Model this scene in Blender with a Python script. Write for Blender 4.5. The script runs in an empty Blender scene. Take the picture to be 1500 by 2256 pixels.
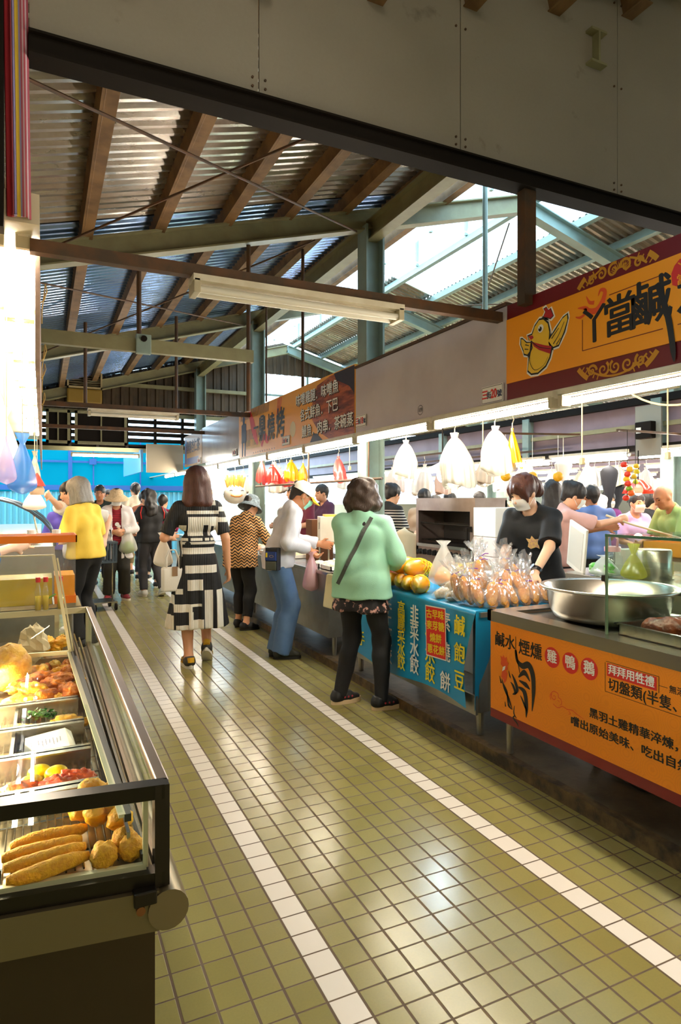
import bpy, bmesh, math, random
import numpy as np
from mathutils import Vector, Matrix, noise as mnoise
R = math.radians
random.seed(7)
SC = bpy.context.scene
COL = SC.collection

# ------------------------------------------------------------------ camera
cam_d = bpy.data.cameras.new('camera'); cam = bpy.data.objects.new('camera', cam_d); COL.objects.link(cam)
cam.location = (0, 0, 1.42); cam.rotation_euler = (R(90), 0, R(-25.12))
cam_d.sensor_fit = 'VERTICAL'; cam_d.sensor_height = 36.0; cam_d.lens = 1398.25 / 2256 * 36
cam_d.shift_y = -26.3 / 2256; cam_d.clip_start = 0.02
SC.camera = cam
# ------------------------------------------------------------------ daylight, exposure
SKY_STRENGTH = 4.2
TUBE = 62.0
world = bpy.data.worlds.new('daylight'); SC.world = world; world.use_nodes = True
wn = world.node_tree.nodes; wn.clear()
wo = wn.new('ShaderNodeOutputWorld'); wb = wn.new('ShaderNodeBackground')
wb.inputs['Color'].default_value = (0.55, 0.80, 1.0, 1); wb.inputs['Strength'].default_value = SKY_STRENGTH
world.node_tree.links.new(wb.outputs[0], wo.inputs[0])
SC.view_settings.view_transform = 'Standard'; SC.view_settings.look = 'None'
SC.view_settings.exposure = 0.95; SC.view_settings.gamma = 1.0; SC.view_settings.use_curve_mapping = False
SC.cycles.max_bounces = 8; SC.cycles.transparent_max_bounces = 16
SC.cycles.sample_clamp_indirect = 6.0

# ------------------------------------------------------------------ materials
def lin(h):
    if not isinstance(h, str): return tuple(h)
    h = h.lstrip('#'); v = [int(h[i:i+2], 16) / 255 for i in (0, 2, 4)]
    return tuple(c / 12.92 if c <= .04045 else ((c + .055) / 1.055) ** 2.4 for c in v)
class NT:
    """small helper round a node tree"""
    def __init__(s, name):
        s.m = bpy.data.materials.new(name); s.m.use_nodes = True; s.t = s.m.node_tree; s.t.nodes.clear()
        s.out = s.t.nodes.new('ShaderNodeOutputMaterial')
    def n(s, kind, **kw):
        nd = s.t.nodes.new('ShaderNode' + kind)
        for k, v in kw.items(): setattr(nd, k, v)
        return nd
    def put(s, sock, v):
        if isinstance(v, bpy.types.NodeSocket): s.t.links.new(v, sock)
        elif isinstance(v, (tuple, list)) and sock.type == 'RGBA': sock.default_value = (*v[:3], 1)
        else: sock.default_value = v
    def math(s, op, a, b=0.0, c=None):
        nd = s.n('Math', operation=op); s.put(nd.inputs[0], a); s.put(nd.inputs[1], b)
        if c is not None: s.put(nd.inputs[2], c)
        return nd.outputs[0]
    def mix(s, f, a, b, mode='MIX'):
        nd = s.n('Mix', data_type='RGBA', blend_type=mode)
        s.put(nd.inputs[0], f); s.put(nd.inputs[6], a); s.put(nd.inputs[7], b); return nd.outputs[2]
    def coord(s, which='Object'):
        return s.n('TexCoord').outputs[which]
    def xyz(s, v=None):
        nd = s.n('SeparateXYZ'); s.t.links.new(v or s.coord(), nd.inputs[0]); return nd.outputs
    def noise(s, scale, detail=4, vec=None, rough=.55):
        nd = s.n('TexNoise'); nd.inputs['Scale'].default_value = scale; nd.inputs['Detail'].default_value = detail
        nd.inputs['Roughness'].default_value = rough
        s.t.links.new(vec or s.coord(), nd.inputs['Vector']); return nd.outputs[0]
    def ramp(s, f, stops):
        nd = s.n('ValToRGB'); s.put(nd.inputs[0], f); e = nd.color_ramp.elements
        while len(e) < len(stops): e.new(.5)
        for el, (p, c) in zip(e, stops): el.position = p; el.color = (*lin(c), 1)
        return nd.outputs[0]
    def bump(s, hgt, strength=.3, dist=.01):
        nd = s.n('Bump'); nd.inputs['Strength'].default_value = strength; nd.inputs['Distance'].default_value = dist
        s.put(nd.inputs['Height'], hgt); return nd.outputs[0]
    def pbr(s, col, rough=.5, metal=0., normal=None, **kw):
        b = s.n('BsdfPrincipled'); s.put(b.inputs['Base Color'], col); s.put(b.inputs['Roughness'], rough); s.put(b.inputs['Metallic'], metal)
        if normal is not None: s.put(b.inputs['Normal'], normal)
        for k, v in kw.items(): s.put(b.inputs[k.replace('_', ' ')], v)
        s.t.links.new(b.outputs[0], s.out.inputs[0]); return b
MATS = {}
def M(name, col='#888888', rough=.5, metal=0., noise=None, bump=None, var=None, **kw):
    """cached plain material; noise=(scale, second colour, amount); bump=(scale, strength)"""
    if name in MATS: return MATS[name]
    t = NT(name); c = lin(col)
    if noise:
        f = t.noise(noise[0], 5); f = t.math('MULTIPLY', t.math('SMOOTH_MIN', t.math('MAXIMUM', t.math('MULTIPLY', t.math('SUBTRACT', f, .38), 4.), 0.), 1., .1), noise[2])
        c = t.mix(f, c, lin(noise[1]))
    nr = t.bump(t.noise(bump[0], 3), bump[1], kw.pop('bdist', .01)) if bump else None
    t.pbr(c, rough, metal, nr, **kw); MATS[name] = t.m; return t.m
def emit(name, col, strength):
    if name in MATS: return MATS[name]
    t = NT(name); e = t.n('Emission'); t.put(e.inputs[0], lin(col)); e.inputs[1].default_value = strength
    t.t.links.new(e.outputs[0], t.out.inputs[0]); MATS[name] = t.m; return t.m
def glass_mat(name, tint='#eef6f0', refl=.12, rough=.0, op=.06):
    """thin pane: mostly clear, with a fresnel gloss"""
    if name in MATS: return MATS[name]
    t = NT(name); tr = t.n('BsdfTransparent'); t.put(tr.inputs[0], lin(tint)); g = t.n('BsdfGlossy'); g.inputs['Roughness'].default_value = rough
    lw = t.n('LayerWeight'); lw.inputs[0].default_value = .28
    f = t.math('ADD', t.math('MULTIPLY', lw.outputs['Fresnel'], .2), refl * .15)
    mx = t.n('MixShader'); t.put(mx.inputs[0], f); t.t.links.new(tr.outputs[0], mx.inputs[1]); t.t.links.new(g.outputs[0], mx.inputs[2])
    t.t.links.new(mx.outputs[0], t.out.inputs[0]); MATS[name] = t.m; return t.m
def film(name, col, op=.5, rough=.35, transl=.5, gloss=.12):
    """thin plastic film: part see-through, part diffuse and translucent"""
    if name in MATS: return MATS[name]
    t = NT(name); c = lin(col)
    tr = t.n('BsdfTransparent'); t.put(tr.inputs[0], (1, 1, 1)); d = t.n('BsdfDiffuse'); t.put(d.inputs[0], c)
    tl = t.n('BsdfTranslucent'); t.put(tl.inputs[0], c); g = t.n('BsdfGlossy'); g.inputs['Roughness'].default_value = rough
    a = t.n('MixShader'); a.inputs[0].default_value = transl; b = t.n('MixShader'); b.inputs[0].default_value = gloss; e = t.n('MixShader'); e.inputs[0].default_value = op
    L = t.t.links.new
    L(d.outputs[0], a.inputs[1]); L(tl.outputs[0], a.inputs[2]); L(a.outputs[0], b.inputs[1]); L(g.outputs[0], b.inputs[2])
    L(tr.outputs[0], e.inputs[1]); L(b.outputs[0], e.inputs[2]); L(e.outputs[0], t.out.inputs[0])
    MATS[name] = t.m; return t.m

# ------------------------------------------------------------------ mesh builder
class MB:
    def __init__(s): s.v = []; s.f = []; s.mi = []; s.cur = 0
    def add(s, vs, fs):
        o = len(s.v); s.v += [tuple(v) for v in vs]; s.f += [tuple(i + o for i in f) for f in fs]; s.mi += [s.cur] * len(fs); return s
    def m(s, i): s.cur = i; return s
    def box(s, lo, hi, mat=None, ch=0.0):
        x0, y0, z0 = lo; x1, y1, z1 = hi
        if ch <= 0:
            vs = [(x0,y0,z0),(x1,y0,z0),(x1,y1,z0),(x0,y1,z0),(x0,y0,z1),(x1,y0,z1),(x1,y1,z1),(x0,y1,z1)]
            fs = [(3,2,1,0),(4,5,6,7),(0,1,5,4),(1,2,6,5),(2,3,7,6),(3,0,4,7)]
        else:
            bm = bmesh.new(); bmesh.ops.create_cube(bm, size=1)
            for v in bm.verts: v.co = Vector(((x0+x1)/2 + v.co.x*(x1-x0), (y0+y1)/2 + v.co.y*(y1-y0), (z0+z1)/2 + v.co.z*(z1-z0)))
            bmesh.ops.bevel(bm, geom=bm.edges[:], offset=ch, segments=2, profile=.6, affect='EDGES')
            bm.verts.index_update(); vs = [v.co.copy() for v in bm.verts]; fs = [[v.index for v in f.verts] for f in bm.faces]; bm.free()
        if mat is not None: vs = [mat @ Vector(v) for v in vs]
        return s.add(vs, fs)
    def bar(s, a, b, w, hgt, up=(0, 0, 1)):
        """rectangular bar from a to b, centred, width w across and hgt along up"""
        a = Vector(a); b = Vector(b); d = (b - a).normalized(); up = Vector(up)
        sd = d.cross(up).normalized(); u = sd.cross(d).normalized(); vs = []
        for p in (a, b):
            for x, y in ((-1, -1), (1, -1), (1, 1), (-1, 1)): vs.append(p + sd * (x * w / 2) + u * (y * hgt / 2))
        return s.add(vs, [(0,1,2,3),(7,6,5,4),(0,4,5,1),(1,5,6,2),(2,6,7,3),(3,7,4,0)])
    def ibeam(s, a, b, w, hgt, t=.012, up=(0, 0, 1)):
        a = Vector(a); b = Vector(b); d = (b - a).normalized(); u = Vector(up); u = (u - d * u.dot(d)).normalized()
        s.bar(a + u*(hgt/2 - t/2), b + u*(hgt/2 - t/2), w, t, u); s.bar(a - u*(hgt/2 - t/2), b - u*(hgt/2 - t/2), w, t, u)
        return s.bar(a, b, t, hgt - 2*t, u)
    def cyl(s, a, b, r, r2=None, n=12, cap=True):
        a = Vector(a); b = Vector(b); r2 = r if r2 is None else r2; d = (b - a).normalized()
        q = d.to_track_quat('Z', 'Y'); vs = []
        for p, rr in ((a, r), (b, r2)):
            for i in range(n): vs.append(p + q @ Vector((rr*math.cos(2*math.pi*i/n), rr*math.sin(2*math.pi*i/n), 0)))
        fs = [(i, (i+1) % n, n + (i+1) % n, n + i) for i in range(n)]
        if cap: fs += [tuple(range(n-1, -1, -1)), tuple(range(n, 2*n))]
        return s.add(vs, fs)
    def tube(s, pts, r, n=8, closed=False):
        pts = [Vector(p) for p in pts]; rs = r if isinstance(r, (list, tuple)) else [r] * len(pts); vs = []; k = len(pts); prev = None
        for i, p in enumerate(pts):
            if closed: d = pts[(i+1) % k] - pts[i-1]
            else: d = pts[min(i+1, k-1)] - pts[max(i-1, 0)]
            d = d.normalized() if d.length > 1e-9 else Vector((0, 0, 1))
            if prev is None: u = d.orthogonal().normalized()
            else: u = (prev - d * prev.dot(d)); u = u.normalized() if u.length > 1e-6 else d.orthogonal().normalized()
            prev = u; w = d.cross(u)
            for j in range(n):
                a = 2*math.pi*j/n; vs.append(p + (u*math.cos(a) + w*math.sin(a)) * rs[i])
        fs = []
        for i in range(k if closed else k-1):
            i2 = (i+1) % k
            for j in range(n): fs.append((i*n+j, i*n+(j+1) % n, i2*n+(j+1) % n, i2*n+j))
        if not closed: fs += [tuple(range(n-1, -1, -1)), tuple((k-1)*n + j for j in range(n))]
        return s.add(vs, fs)
    def lathe(s, prof, n=32, c=(0, 0, 0), cap0=False, cap1=False):
        vs = []; k = len(prof)
        for r, z in prof:
            for j in range(n): a = 2*math.pi*j/n; vs.append((c[0] + r*math.cos(a), c[1] + r*math.sin(a), c[2] + z))
        fs = [(i*n+j, i*n+(j+1) % n, (i+1)*n+(j+1) % n, (i+1)*n+j) for i in range(k-1) for j in range(n)]
        if cap0: fs.append(tuple(range(n-1, -1, -1)))
        if cap1: fs.append(tuple((k-1)*n + j for j in range(n)))
        return s.add(vs, fs)
    def ell(s, c, r, rot=None, nu=16, nv=10, bumpy=0., seed=0, freq=3.):
        vs = []; fs = []; c = Vector(c); rot = rot or Matrix.Identity(3)
        for i in range(nv+1):
            th = math.pi*i/nv
            for j in range(nu):
                a = 2*math.pi*j/nu; p = Vector((math.sin(th)*math.cos(a), math.sin(th)*math.sin(a), math.cos(th)))
                k = 1 + (bumpy*mnoise.fractal(p*freq + Vector((seed*7.1, seed*3.3, seed)), 1., 2., 3) if bumpy else 0)
                vs.append(c + rot @ Vector((p.x*r[0]*k, p.y*r[1]*k, p.z*r[2]*k)))
        for i in range(nv):
            for j in range(nu): fs.append((i*nu+j, (i+1)*nu+j, (i+1)*nu+(j+1) % nu, i*nu+(j+1) % nu))
        return s.add(vs, fs)
    def grid(s, fn, nu, nv):
        """fn(u, v) for u, v in 0..1"""
        vs = [fn(i/nu, j/nv) for i in range(nu+1) for j in range(nv+1)]
        return s.add(vs, [(i*(nv+1)+j, (i+1)*(nv+1)+j, (i+1)*(nv+1)+j+1, i*(nv+1)+j+1) for i in range(nu) for j in range(nv)])
    def prism(s, poly, a, b, c, t):
        """flat polygon poly of (u, v), plane origin a with axes b, c, thickness t along the normal"""
        a = Vector(a); b = Vector(b); c = Vector(c); nrm = b.cross(c).normalized(); k = len(poly)
        vs = [a + b*u + c*v for u, v in poly] + [a + b*u + c*v + nrm*t for u, v in poly]
        return s.add(vs, [tuple(range(k-1, -1, -1)), tuple(range(k, 2*k))] + [(i, (i+1) % k, k + (i+1) % k, k + i) for i in range(k)])
    def mesh(s, name, mats, smooth=False):
        me = bpy.data.meshes.new(name); me.from_pydata(s.v, [], s.f)
        mats = mats if isinstance(mats, (list, tuple)) else [mats]
        for mm in mats: me.materials.append(mm)
        if len(mats) > 1: me.polygons.foreach_set('material_index', s.mi)
        if smooth: me.polygons.foreach_set('use_smooth', [True]*len(me.polygons))
        me.validate(); me.update()
        if smooth == 'auto': me.set_sharp_from_angle(angle=R(40))
        return me
    def build(s, name, mats, parent=None, smooth=False, **tags):
        return link(name, s.mesh(name, mats, smooth), parent, **tags)
def link(name, me, parent=None, loc=None, rot=None, label=None, cat=None, group=None, kind=None):
    o = bpy.data.objects.new(name, me); COL.objects.link(o)
    if parent is not None: o.parent = parent
    if loc is not None: o.location = loc
    if rot is not None: o.rotation_euler = rot
    return tag(o, label, cat, group, kind)
def tag(o, label=None, cat=None, group=None, kind=None):
    for k, v in (('label', label), ('category', cat), ('group', group), ('kind', kind)):
        if v: o[k] = v
    return o
def thing(name, label, cat, loc=(0, 0, 0), rz=0., group=None):
    o = bpy.data.objects.new(name, None); COL.objects.link(o); o.location = loc; o.rotation_euler = (0, 0, rz); o.empty_display_size = .1
    return tag(o, label, cat, group)
def struct(name, mb, m, smooth=False, parent=None):
    return mb.build(name, m, parent, smooth, kind='structure' if parent is None else None)
def dup(root, loc=None, rot=None, label=None, group=None):
    r = root.copy(); COL.objects.link(r)
    if loc is not None: r.location = loc
    if rot is not None: r.rotation_euler = rot
    if label: r['label'] = label
    if group: r['group'] = group
    for ch in root.children:
        c = ch.copy(); COL.objects.link(c); c.parent = r
        for g in ch.children:
            d = g.copy(); COL.objects.link(d); d.parent = c
    return r

# ------------------------------------------------------------------ lettering and flat art on a plane
def plane_mat(o, xdir, ydir):
    x = Vector(xdir).normalized(); y = Vector(ydir).normalized(); z = x.cross(y)
    m = Matrix((x, y, z)).transposed().to_4x4(); m.translation = Vector(o); return m
def text(body, size, m, parent, at, name='lettering', bold=.0, thick=.0015, align='CENTER', sx=1., shear=0., lead=1., rz=0., jit=0.):
    """lettering whose plane is the matrix `at`"""
    cu = bpy.data.curves.new('lettering', 'FONT'); cu.body = body; cu.size = size; cu.extrude = thick/2
    cu.align_x = align; cu.align_y = 'CENTER'; cu.shear = shear; cu.space_line = lead; cu.resolution_u = 3
    tmp = bpy.data.objects.new('tmp', cu); COL.objects.link(tmp)
    dg = bpy.context.evaluated_depsgraph_get(); me = bpy.data.meshes.new_from_object(tmp.evaluated_get(dg)); me.name = name
    bpy.data.objects.remove(tmp); bpy.data.curves.remove(cu)
    if bold:                       # heavier strokes: the same glyphs laid over themselves, slightly shifted
        bm = bmesh.new(); b_ = bold*size
        for i, (dx, dy) in enumerate(((0, 0), (b_, 0), (-b_, 0), (0, b_*.7), (0, -b_*.7))):
            k = me.copy(); k.transform(Matrix.Translation((dx, dy, i*2e-5))); bm.from_mesh(k); bpy.data.meshes.remove(k)
        bm.to_mesh(me); bm.free()
    me.transform(at @ Matrix.Rotation(rz, 4, 'Z') @ Matrix.Diagonal((sx, 1, 1, 1)))
    me.materials.clear(); me.materials.append(m)
    return link(name, me, parent)
def stroke(mb, pts, w, at, t=.0015, n=6):
    """brush stroke: smooth ribbon through pts with widths w on plane `at`"""
    P = [Vector((p[0], p[1])) for p in pts]; out = []; k = len(P)
    ws = w if isinstance(w, (list, tuple)) else [w]*k
    for i in range(k-1):
        p0 = P[max(i-1, 0)]; p1 = P[i]; p2 = P[i+1]; p3 = P[min(i+2, k-1)]
        for j in range(n):
            u = j/n; q = .5*((2*p1) + (p2-p0)*u + (2*p0-5*p1+4*p2-p3)*u*u + (3*p1-p0-3*p2+p3)*u**3); out.append((q, ws[i]*(1-u) + ws[i+1]*u))
    out.append((P[-1], ws[-1])); vs = []
    for i, (p, ww) in enumerate(out):
        d = out[min(i+1, len(out)-1)][0] - out[max(i-1, 0)][0]; d = d.normalized() if d.length else Vector((1, 0)); nn = Vector((-d.y, d.x))
        for sgn in (1, -1): q = p + nn*(sgn*ww/2); vs.append(at @ Vector((q.x, q.y, t)))
    mb.add(vs, [(2*i, 2*i+1, 2*i+3, 2*i+2) for i in range(len(out)-1)]); return mb
def poly(mb, pts, at, t=.001):
    mb.add([at @ Vector((x, y, t)) for x, y in pts], [tuple(range(len(pts)))]); return mb
def circ(mb, c, r, at, t=.001, n=28, r2=None):
    if r2 is None: return poly(mb, [(c[0] + r*math.cos(2*math.pi*i/n), c[1] + r*math.sin(2*math.pi*i/n)) for i in range(n)], at, t)
    vs = [at @ Vector((c[0] + q*math.cos(2*math.pi*i/n), c[1] + q*math.sin(2*math.pi*i/n), t)) for i in range(n) for q in (r, r2)]
    mb.add(vs, [(2*i, 2*i+1, (2*i+3) % (2*n), (2*i+2) % (2*n)) for i in range(n)]); return mb
# ================================================================== SETTING
TX, TY = 0.0959, 0.0990            # tile module across / along the aisle
STX = 0.728                        # left edge of the left white line
def floor_mat():
    t = NT('olive_tiles'); p = t.xyz()
    u = t.math('DIVIDE', t.math('SUBTRACT', p[0], STX), TX); v = t.math('DIVIDE', t.math('SUBTRACT', p[1], 2.3325), TY)
    fu = t.math('FRACT', u); fv = t.math('FRACT', v); iu = t.math('FLOOR', u); iv = t.math('FLOOR', v)
    gu = t.math('MINIMUM', fu, t.math('SUBTRACT', 1.0, fu)); gv = t.math('MINIMUM', fv, t.math('SUBTRACT', 1.0, fv))
    eu = t.math('MULTIPLY', t.math('SUBTRACT', gu, .034), 60.); ev = t.math('MULTIPLY', t.math('SUBTRACT', gv, .020), 60.)
    tile = t.math('MINIMUM', t.math('MAXIMUM', t.math('MINIMUM', eu, ev), 0.), 1.)
    cb = t.n('CombineXYZ'); t.put(cb.inputs[0], iu); t.put(cb.inputs[1], iv)
    wn = t.n('TexWhiteNoise', noise_dimensions='2D'); t.t.links.new(cb.outputs[0], wn.inputs['Vector']); rnd = wn.outputs['Value']
    big = t.noise(1.1, 3)
    green = t.mix(rnd, lin('#908a4e'), lin('#9e985c')); green = t.mix(t.math('MULTIPLY', big, .35), green, lin('#806f38'))
    speck = t.noise(140, 2); green = t.mix(t.math('MULTIPLY', speck, .25), green, lin('#6e6844'))
    white = t.mix(t.math('MULTIPLY', t.noise(3, 4), .25), lin('#f4efe6'), lin('#d8cdb8'))
    isw = t.math('ADD', t.math('COMPARE', iu, 0., .1), t.math('COMPARE', iu, 10., .1))
    grime = t.noise(9, 5)
    grout = t.mix(grime, lin('#3a2c1c'), lin('#6b5436'))
    col = t.mix(tile, grout, t.mix(isw, green, white))
    rough = t.math('ADD', t.math('ADD', .20, t.math('MULTIPLY', rnd, .015)), t.math('MULTIPLY', t.math('SUBTRACT', 1., tile), .4))
    rough = t.math('ADD', rough, t.math('MULTIPLY', t.noise(4, 3), .05))
    hh = t.math('ADD', t.math('MULTIPLY', tile, 1.), t.math('MULTIPLY', t.noise(22, 2), .08))
    # every tile sits at a very slightly different tilt
    t.pbr(col, rough, 0., t.bump(hh, .35, .004), Specular_IOR_Level=.55); return t.m
struct('floor', MB().grid(lambda u, v: (-9 + 40*u, -6 + 42*v, 0), 8, 8), floor_mat())

MET = M('painted_steel', '#8f8964', .45, .0, noise=(6, '#6a5a40', .35), bump=(40, .05))
METG = M('pale_green_steel', '#8fa39a', .4, .0, noise=(5, '#71705c', .3))
RUST = M('rusty_steel', '#4a3826', .6, .2, noise=(9, '#6e4420', .6))
PURL = M('rust_brown_purlin', '#8d6a42', .6, .1, noise=(5, '#5c4126', .7))
DARK = M('dark_steel', '#1a130c', .7, .0, Specular_IOR_Level=.15)
STEEL = M('stainless', '#b9b4aa', .26, 1., noise=(3, '#a39b8c', .3))
STEEL2 = M('brushed_stainless', '#a7a298', .38, .9, noise=(8, '#8b8474', .4))
CONC = M('wet_concrete', '#5e513c', .42, 0., noise=(4, '#2e261a', .8), bump=(25, .25))
KERB = M('kerb_tile', '#6a5230', .5, 0., noise=(12, '#1f170d', .9), bump=(40, .3))

# raised stall slab with dark kerb
struct('kerb', MB().box((2.20, -2, 0), (2.25, 30, .068)), KERB)
struct('slab', MB().box((2.25, -2, 0), (4.4, 30, .066)), CONC)
struct('slab', MB().box((-3.2, 3.9, 0), (-.35, 30, .06)), CONC)

# ---- corrugated roof
ROOF0 = 3.585; SL = 0.28; RX = 4.83
def rz_(x): return ROOF0 + SL*x if x <= RX else ROOF0 + SL*(2*RX - x)
def corrugated(x0, x1, y0, y1, dz=0., pitch=.098, amp=.015):
    n = int((y1 - y0)/pitch); prof = []
    for i in range(n):
        for q, hh in ((0, -1), (.32, -1), (.5, 1), (.82, 1)): prof.append((y0 + (i + q)*pitch, hh*amp))
    mb = MB(); xs = [x0 + (x1 - x0)*k/10 for k in range(11)]
    vs = [(x, y, rz_(x) + hh + dz + .006*math.sin(x*2.3 + y*1.7)) for x in xs for y, hh in prof]; k = len(prof)
    mb.add(vs, [(i*k+j, (i+1)*k+j, (i+1)*k+j+1, i*k+j+1) for i in range(10) for j in range(k-1)]); return mb
def roof_mat(nm, d0, d1, dk):
    t = NT(nm); p = t.xyz()
    st = t.n('Mapping'); t.t.links.new(t.coord(), st.inputs[0]); st.inputs['Scale'].default_value = (1.2, 7, 1)
    n1 = t.noise(1.0, 6, st.outputs[0]); n2 = t.noise(.8, 3); n3 = t.noise(30, 3)
    dirt = t.math('ADD', t.math('MULTIPLY', n1, .8), t.math('MULTIPLY', n2, .5))
    dirt = t.ramp(dirt, [(d0, '#000000'), (min(d1, 1.), '#ffffff')])
    col = t.mix(dirt, lin(dk), lin('#84643f')); col = t.mix(t.math('MULTIPLY', n3, .3), col, lin('#4a3a2a'))
    rough = t.math('ADD', .2, t.math('MULTIPLY', dirt, .36))
    t.pbr(col, rough, t.math('SUBTRACT', .85, t.math('MULTIPLY', dirt, .55)), t.bump(n1, .15, .01)); return t.m
ROOFM = roof_mat('weathered_roof_sheet', .58, .92, '#bcb4ac'); ROOFSHEEN = roof_mat('blue_sheen_roof_sheet', .78, 1.1, '#7d9cca')  # far sheets: reflected blue sheen is painted into their base colour
def translucent_sheet():
    t = NT('translucent_roof_sheet'); c = t.mix(t.noise(2, 4), lin('#f4fbff'), lin('#cfe2ea'))
    tl = t.n('BsdfTranslucent'); t.put(tl.inputs[0], c); d = t.n('BsdfDiffuse'); t.put(d.inputs[0], c); tr = t.n('BsdfTransparent')
    a = t.n('MixShader'); a.inputs[0].default_value = .25; t.t.links.new(tl.outputs[0], a.inputs[1]); t.t.links.new(d.outputs[0], a.inputs[2])
    b = t.n('MixShader'); b.inputs[0].default_value = .5; t.t.links.new(a.outputs[0], b.inputs[1]); t.t.links.new(tr.outputs[0], b.inputs[2])
    t.t.links.new(b.outputs[0], t.out.inputs[0]); return t.m
SKYL = translucent_sheet()
YB = 13.35                         # gable wall
struct('ceiling_left', corrugated(-2.6, 3.63, 2.6, 5.66), ROOFM)
struct('ceiling_left', corrugated(-2.6, 3.63, 5.44, YB + .1, -.012), ROOFSHEEN)
struct('ceiling_skylight', corrugated(3.63, 4.45, 2.6, YB), SKYL)
struct('ceiling_skylight', corrugated(4.95, 5.66, 2.6, 8.6), SKYL)
struct('ceiling_right', corrugated(5.66, 11.5, 2.6, YB), ROOFM)
struct('ceiling_right', corrugated(4.95, 5.66, 8.6, YB), ROOFM)
struct('ceiling_ridge', corrugated(4.45, 4.62, 2.6, YB, .32), SKYL)
struct('ceiling_ridge', corrugated(4.62, 5.2, 2.6, YB, .36), SKYL)
for k in range(9):                 # small ridge posts
    y = 3.2 + k*1.2
    struct('ridge_post', MB().bar((4.45, y, rz_(4.45) - .02), (4.45, y, rz_(4.45) + .34), .04, .04, (0, 1, 0)), METG)
    struct('ridge_post', MB().bar((5.0, y, rz_(5.0) - .02), (5.0, y, rz_(5.0) + .36), .04, .04, (0, 1, 0)), METG)
PX = [-2.0, -1.42, -.85, -.27, .305, .88, 1.46, 2.03, 2.61, 3.19, 3.76, 4.4]
for i, x in enumerate(PX):
    z = rz_(x) - .072; m = METG if i > 10 else PURL
    if i == 11: continue
    struct('purlin', MB().bar((x, 2.6, z), (x, YB, z), .055, .12, (-SL, 0, 1)).box((x - .028, 2.6, z - .064), (x + .06, YB, z - .058)), m)
for i, x in enumerate([5.02, 5.66, 6.25, 6.85, 7.45, 8.05, 8.65, 9.3, 10.0]):
    z = rz_(x) - .072; struct('purlin', MB().bar((x, 2.6, z), (x, YB, z), .055, .11, (SL, 0, 1)), METG)
FR = [5.54, 9.23, 13.05]
CX, CX2 = 2.93, 7.27
for y in FR:
    a = .155
    zl = lambda x: rz_(x) - .132 - a/2 - .02
    struct('rafter', MB().ibeam((-2.6, y, zl(-2.6)), (RX, y, zl(RX)), .12, .19, .014, (-SL, 0, 1)), MET if y < 13 else MET)
    struct('rafter', MB().ibeam((RX, y, zl(RX)), (11.5, y, zl(11.5)), .12, .17, .014, (SL, 0, 1)), METG)
    for cx in (CX, CX2):
        struct('column', MB().ibeam((cx, y, .0), (cx, y, zl(cx) - .08), .19, .20, .02, (1, 0, 0))
               .box((cx - .15, y - .15, 0), (cx + .15, y + .15, .085)), METG)
        for dx in (-.05, .05):
            pass
struct('girder', MB().ibeam((CX, 2.7, 4.06), (CX, YB, 4.06), .12, .2, .014), MET)
struct('girder', MB().ibeam((CX2, 2.7, 4.06), (CX2, YB, 4.06), .12, .2, .014), METG)
# knee plates and cross bracing rods
for a, b in (((-.2, 2.9, 3.18), (2.75, 5.5, 4.02)), ((-.05, 5.4, 3.3), (2.2, 2.9, 3.86)), ((-.2, 5.7, 3.2), (2.7, 9.1, 4.0)), ((-.2, 9.2, 3.25), (2.4, 5.7, 3.95)), ((4.7, 5.6, 4.5), (6.6, 9.0, 3.9)), ((6.6, 5.6, 3.9), (4.8, 9.0, 4.5))):
    struct('brace_rod', MB().cyl(a, b, .009, n=6), RUST)

# ---- big grey cross board with its dark bottom beam
def board_mat():
    t = NT('grey_board'); n1 = t.noise(1.5, 5); n2 = t.noise(60, 3)
    col = t.mix(n1, lin('#a39a8a'), lin('#8d8372')); col = t.mix(t.math('MULTIPLY', n2, .12), col, lin('#4e463a'))
    st = t.math('MULTIPLY', t.math('MAXIMUM', t.math('SUBTRACT', t.noise(5, 6), .66), 0.), 5.); col = t.mix(st, col, lin('#3b2f22'))
    t.pbr(col, .6, 0., t.bump(n2, .05)); return t.m
BOARD = board_mat()
seams = [-.05, .882, 1.985, 3.129, 4.3]
for k in range(4):
    struct('wall_board', MB().box((seams[k] + .003, 2.75, 3.225), (seams[k+1] - .003, 2.765, 4.9), ch=.001), BOARD)
for k in range(1, 4):
    for z in (3.28, 3.32, 3.9, 4.4):
        for dx in (-.03, .03): struct('board_screw', MB().cyl((seams[k] + dx, 2.744, z), (seams[k] + dx, 2.752, z), .006, n=8), RUST)
struct('beam', MB().box((-.05, 2.70, 3.218), (4.4, 2.80, 3.228)).box((-.05, 2.72, 3.13), (4.4, 2.80, 3.22)).box((-.05, 2.69, 3.13), (4.4, 2.72, 3.142)), DARK)
struct('beam_lip', MB().box((-.05, 2.735, 3.222), (4.4, 2.749, 3.236)), M('rust_lip', '#8a5c30', .6)); struct('post', MB().box((2.39, 2.72, 2.5), (2.47, 2.78, 3.14)), RUST)
struct('light_block_rear_left', MB().box((-6, -5, 0), (-5.9, 2.7, 4.9)), BOARD); struct('light_block_rear_right', MB().box((13.9, -5, 2.6), (14, 2.8, 4.9)), BOARD)  # unseen enclosure behind the camera, added to control the light
struct('light_block_rear', MB().box((-6, -5.2, 0), (14, -5, 4.9)), BOARD)
struct('light_block_rear_top', MB().box((-6, -5, 4.9), (14, 2.8, 4.95)), BOARD)

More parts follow.
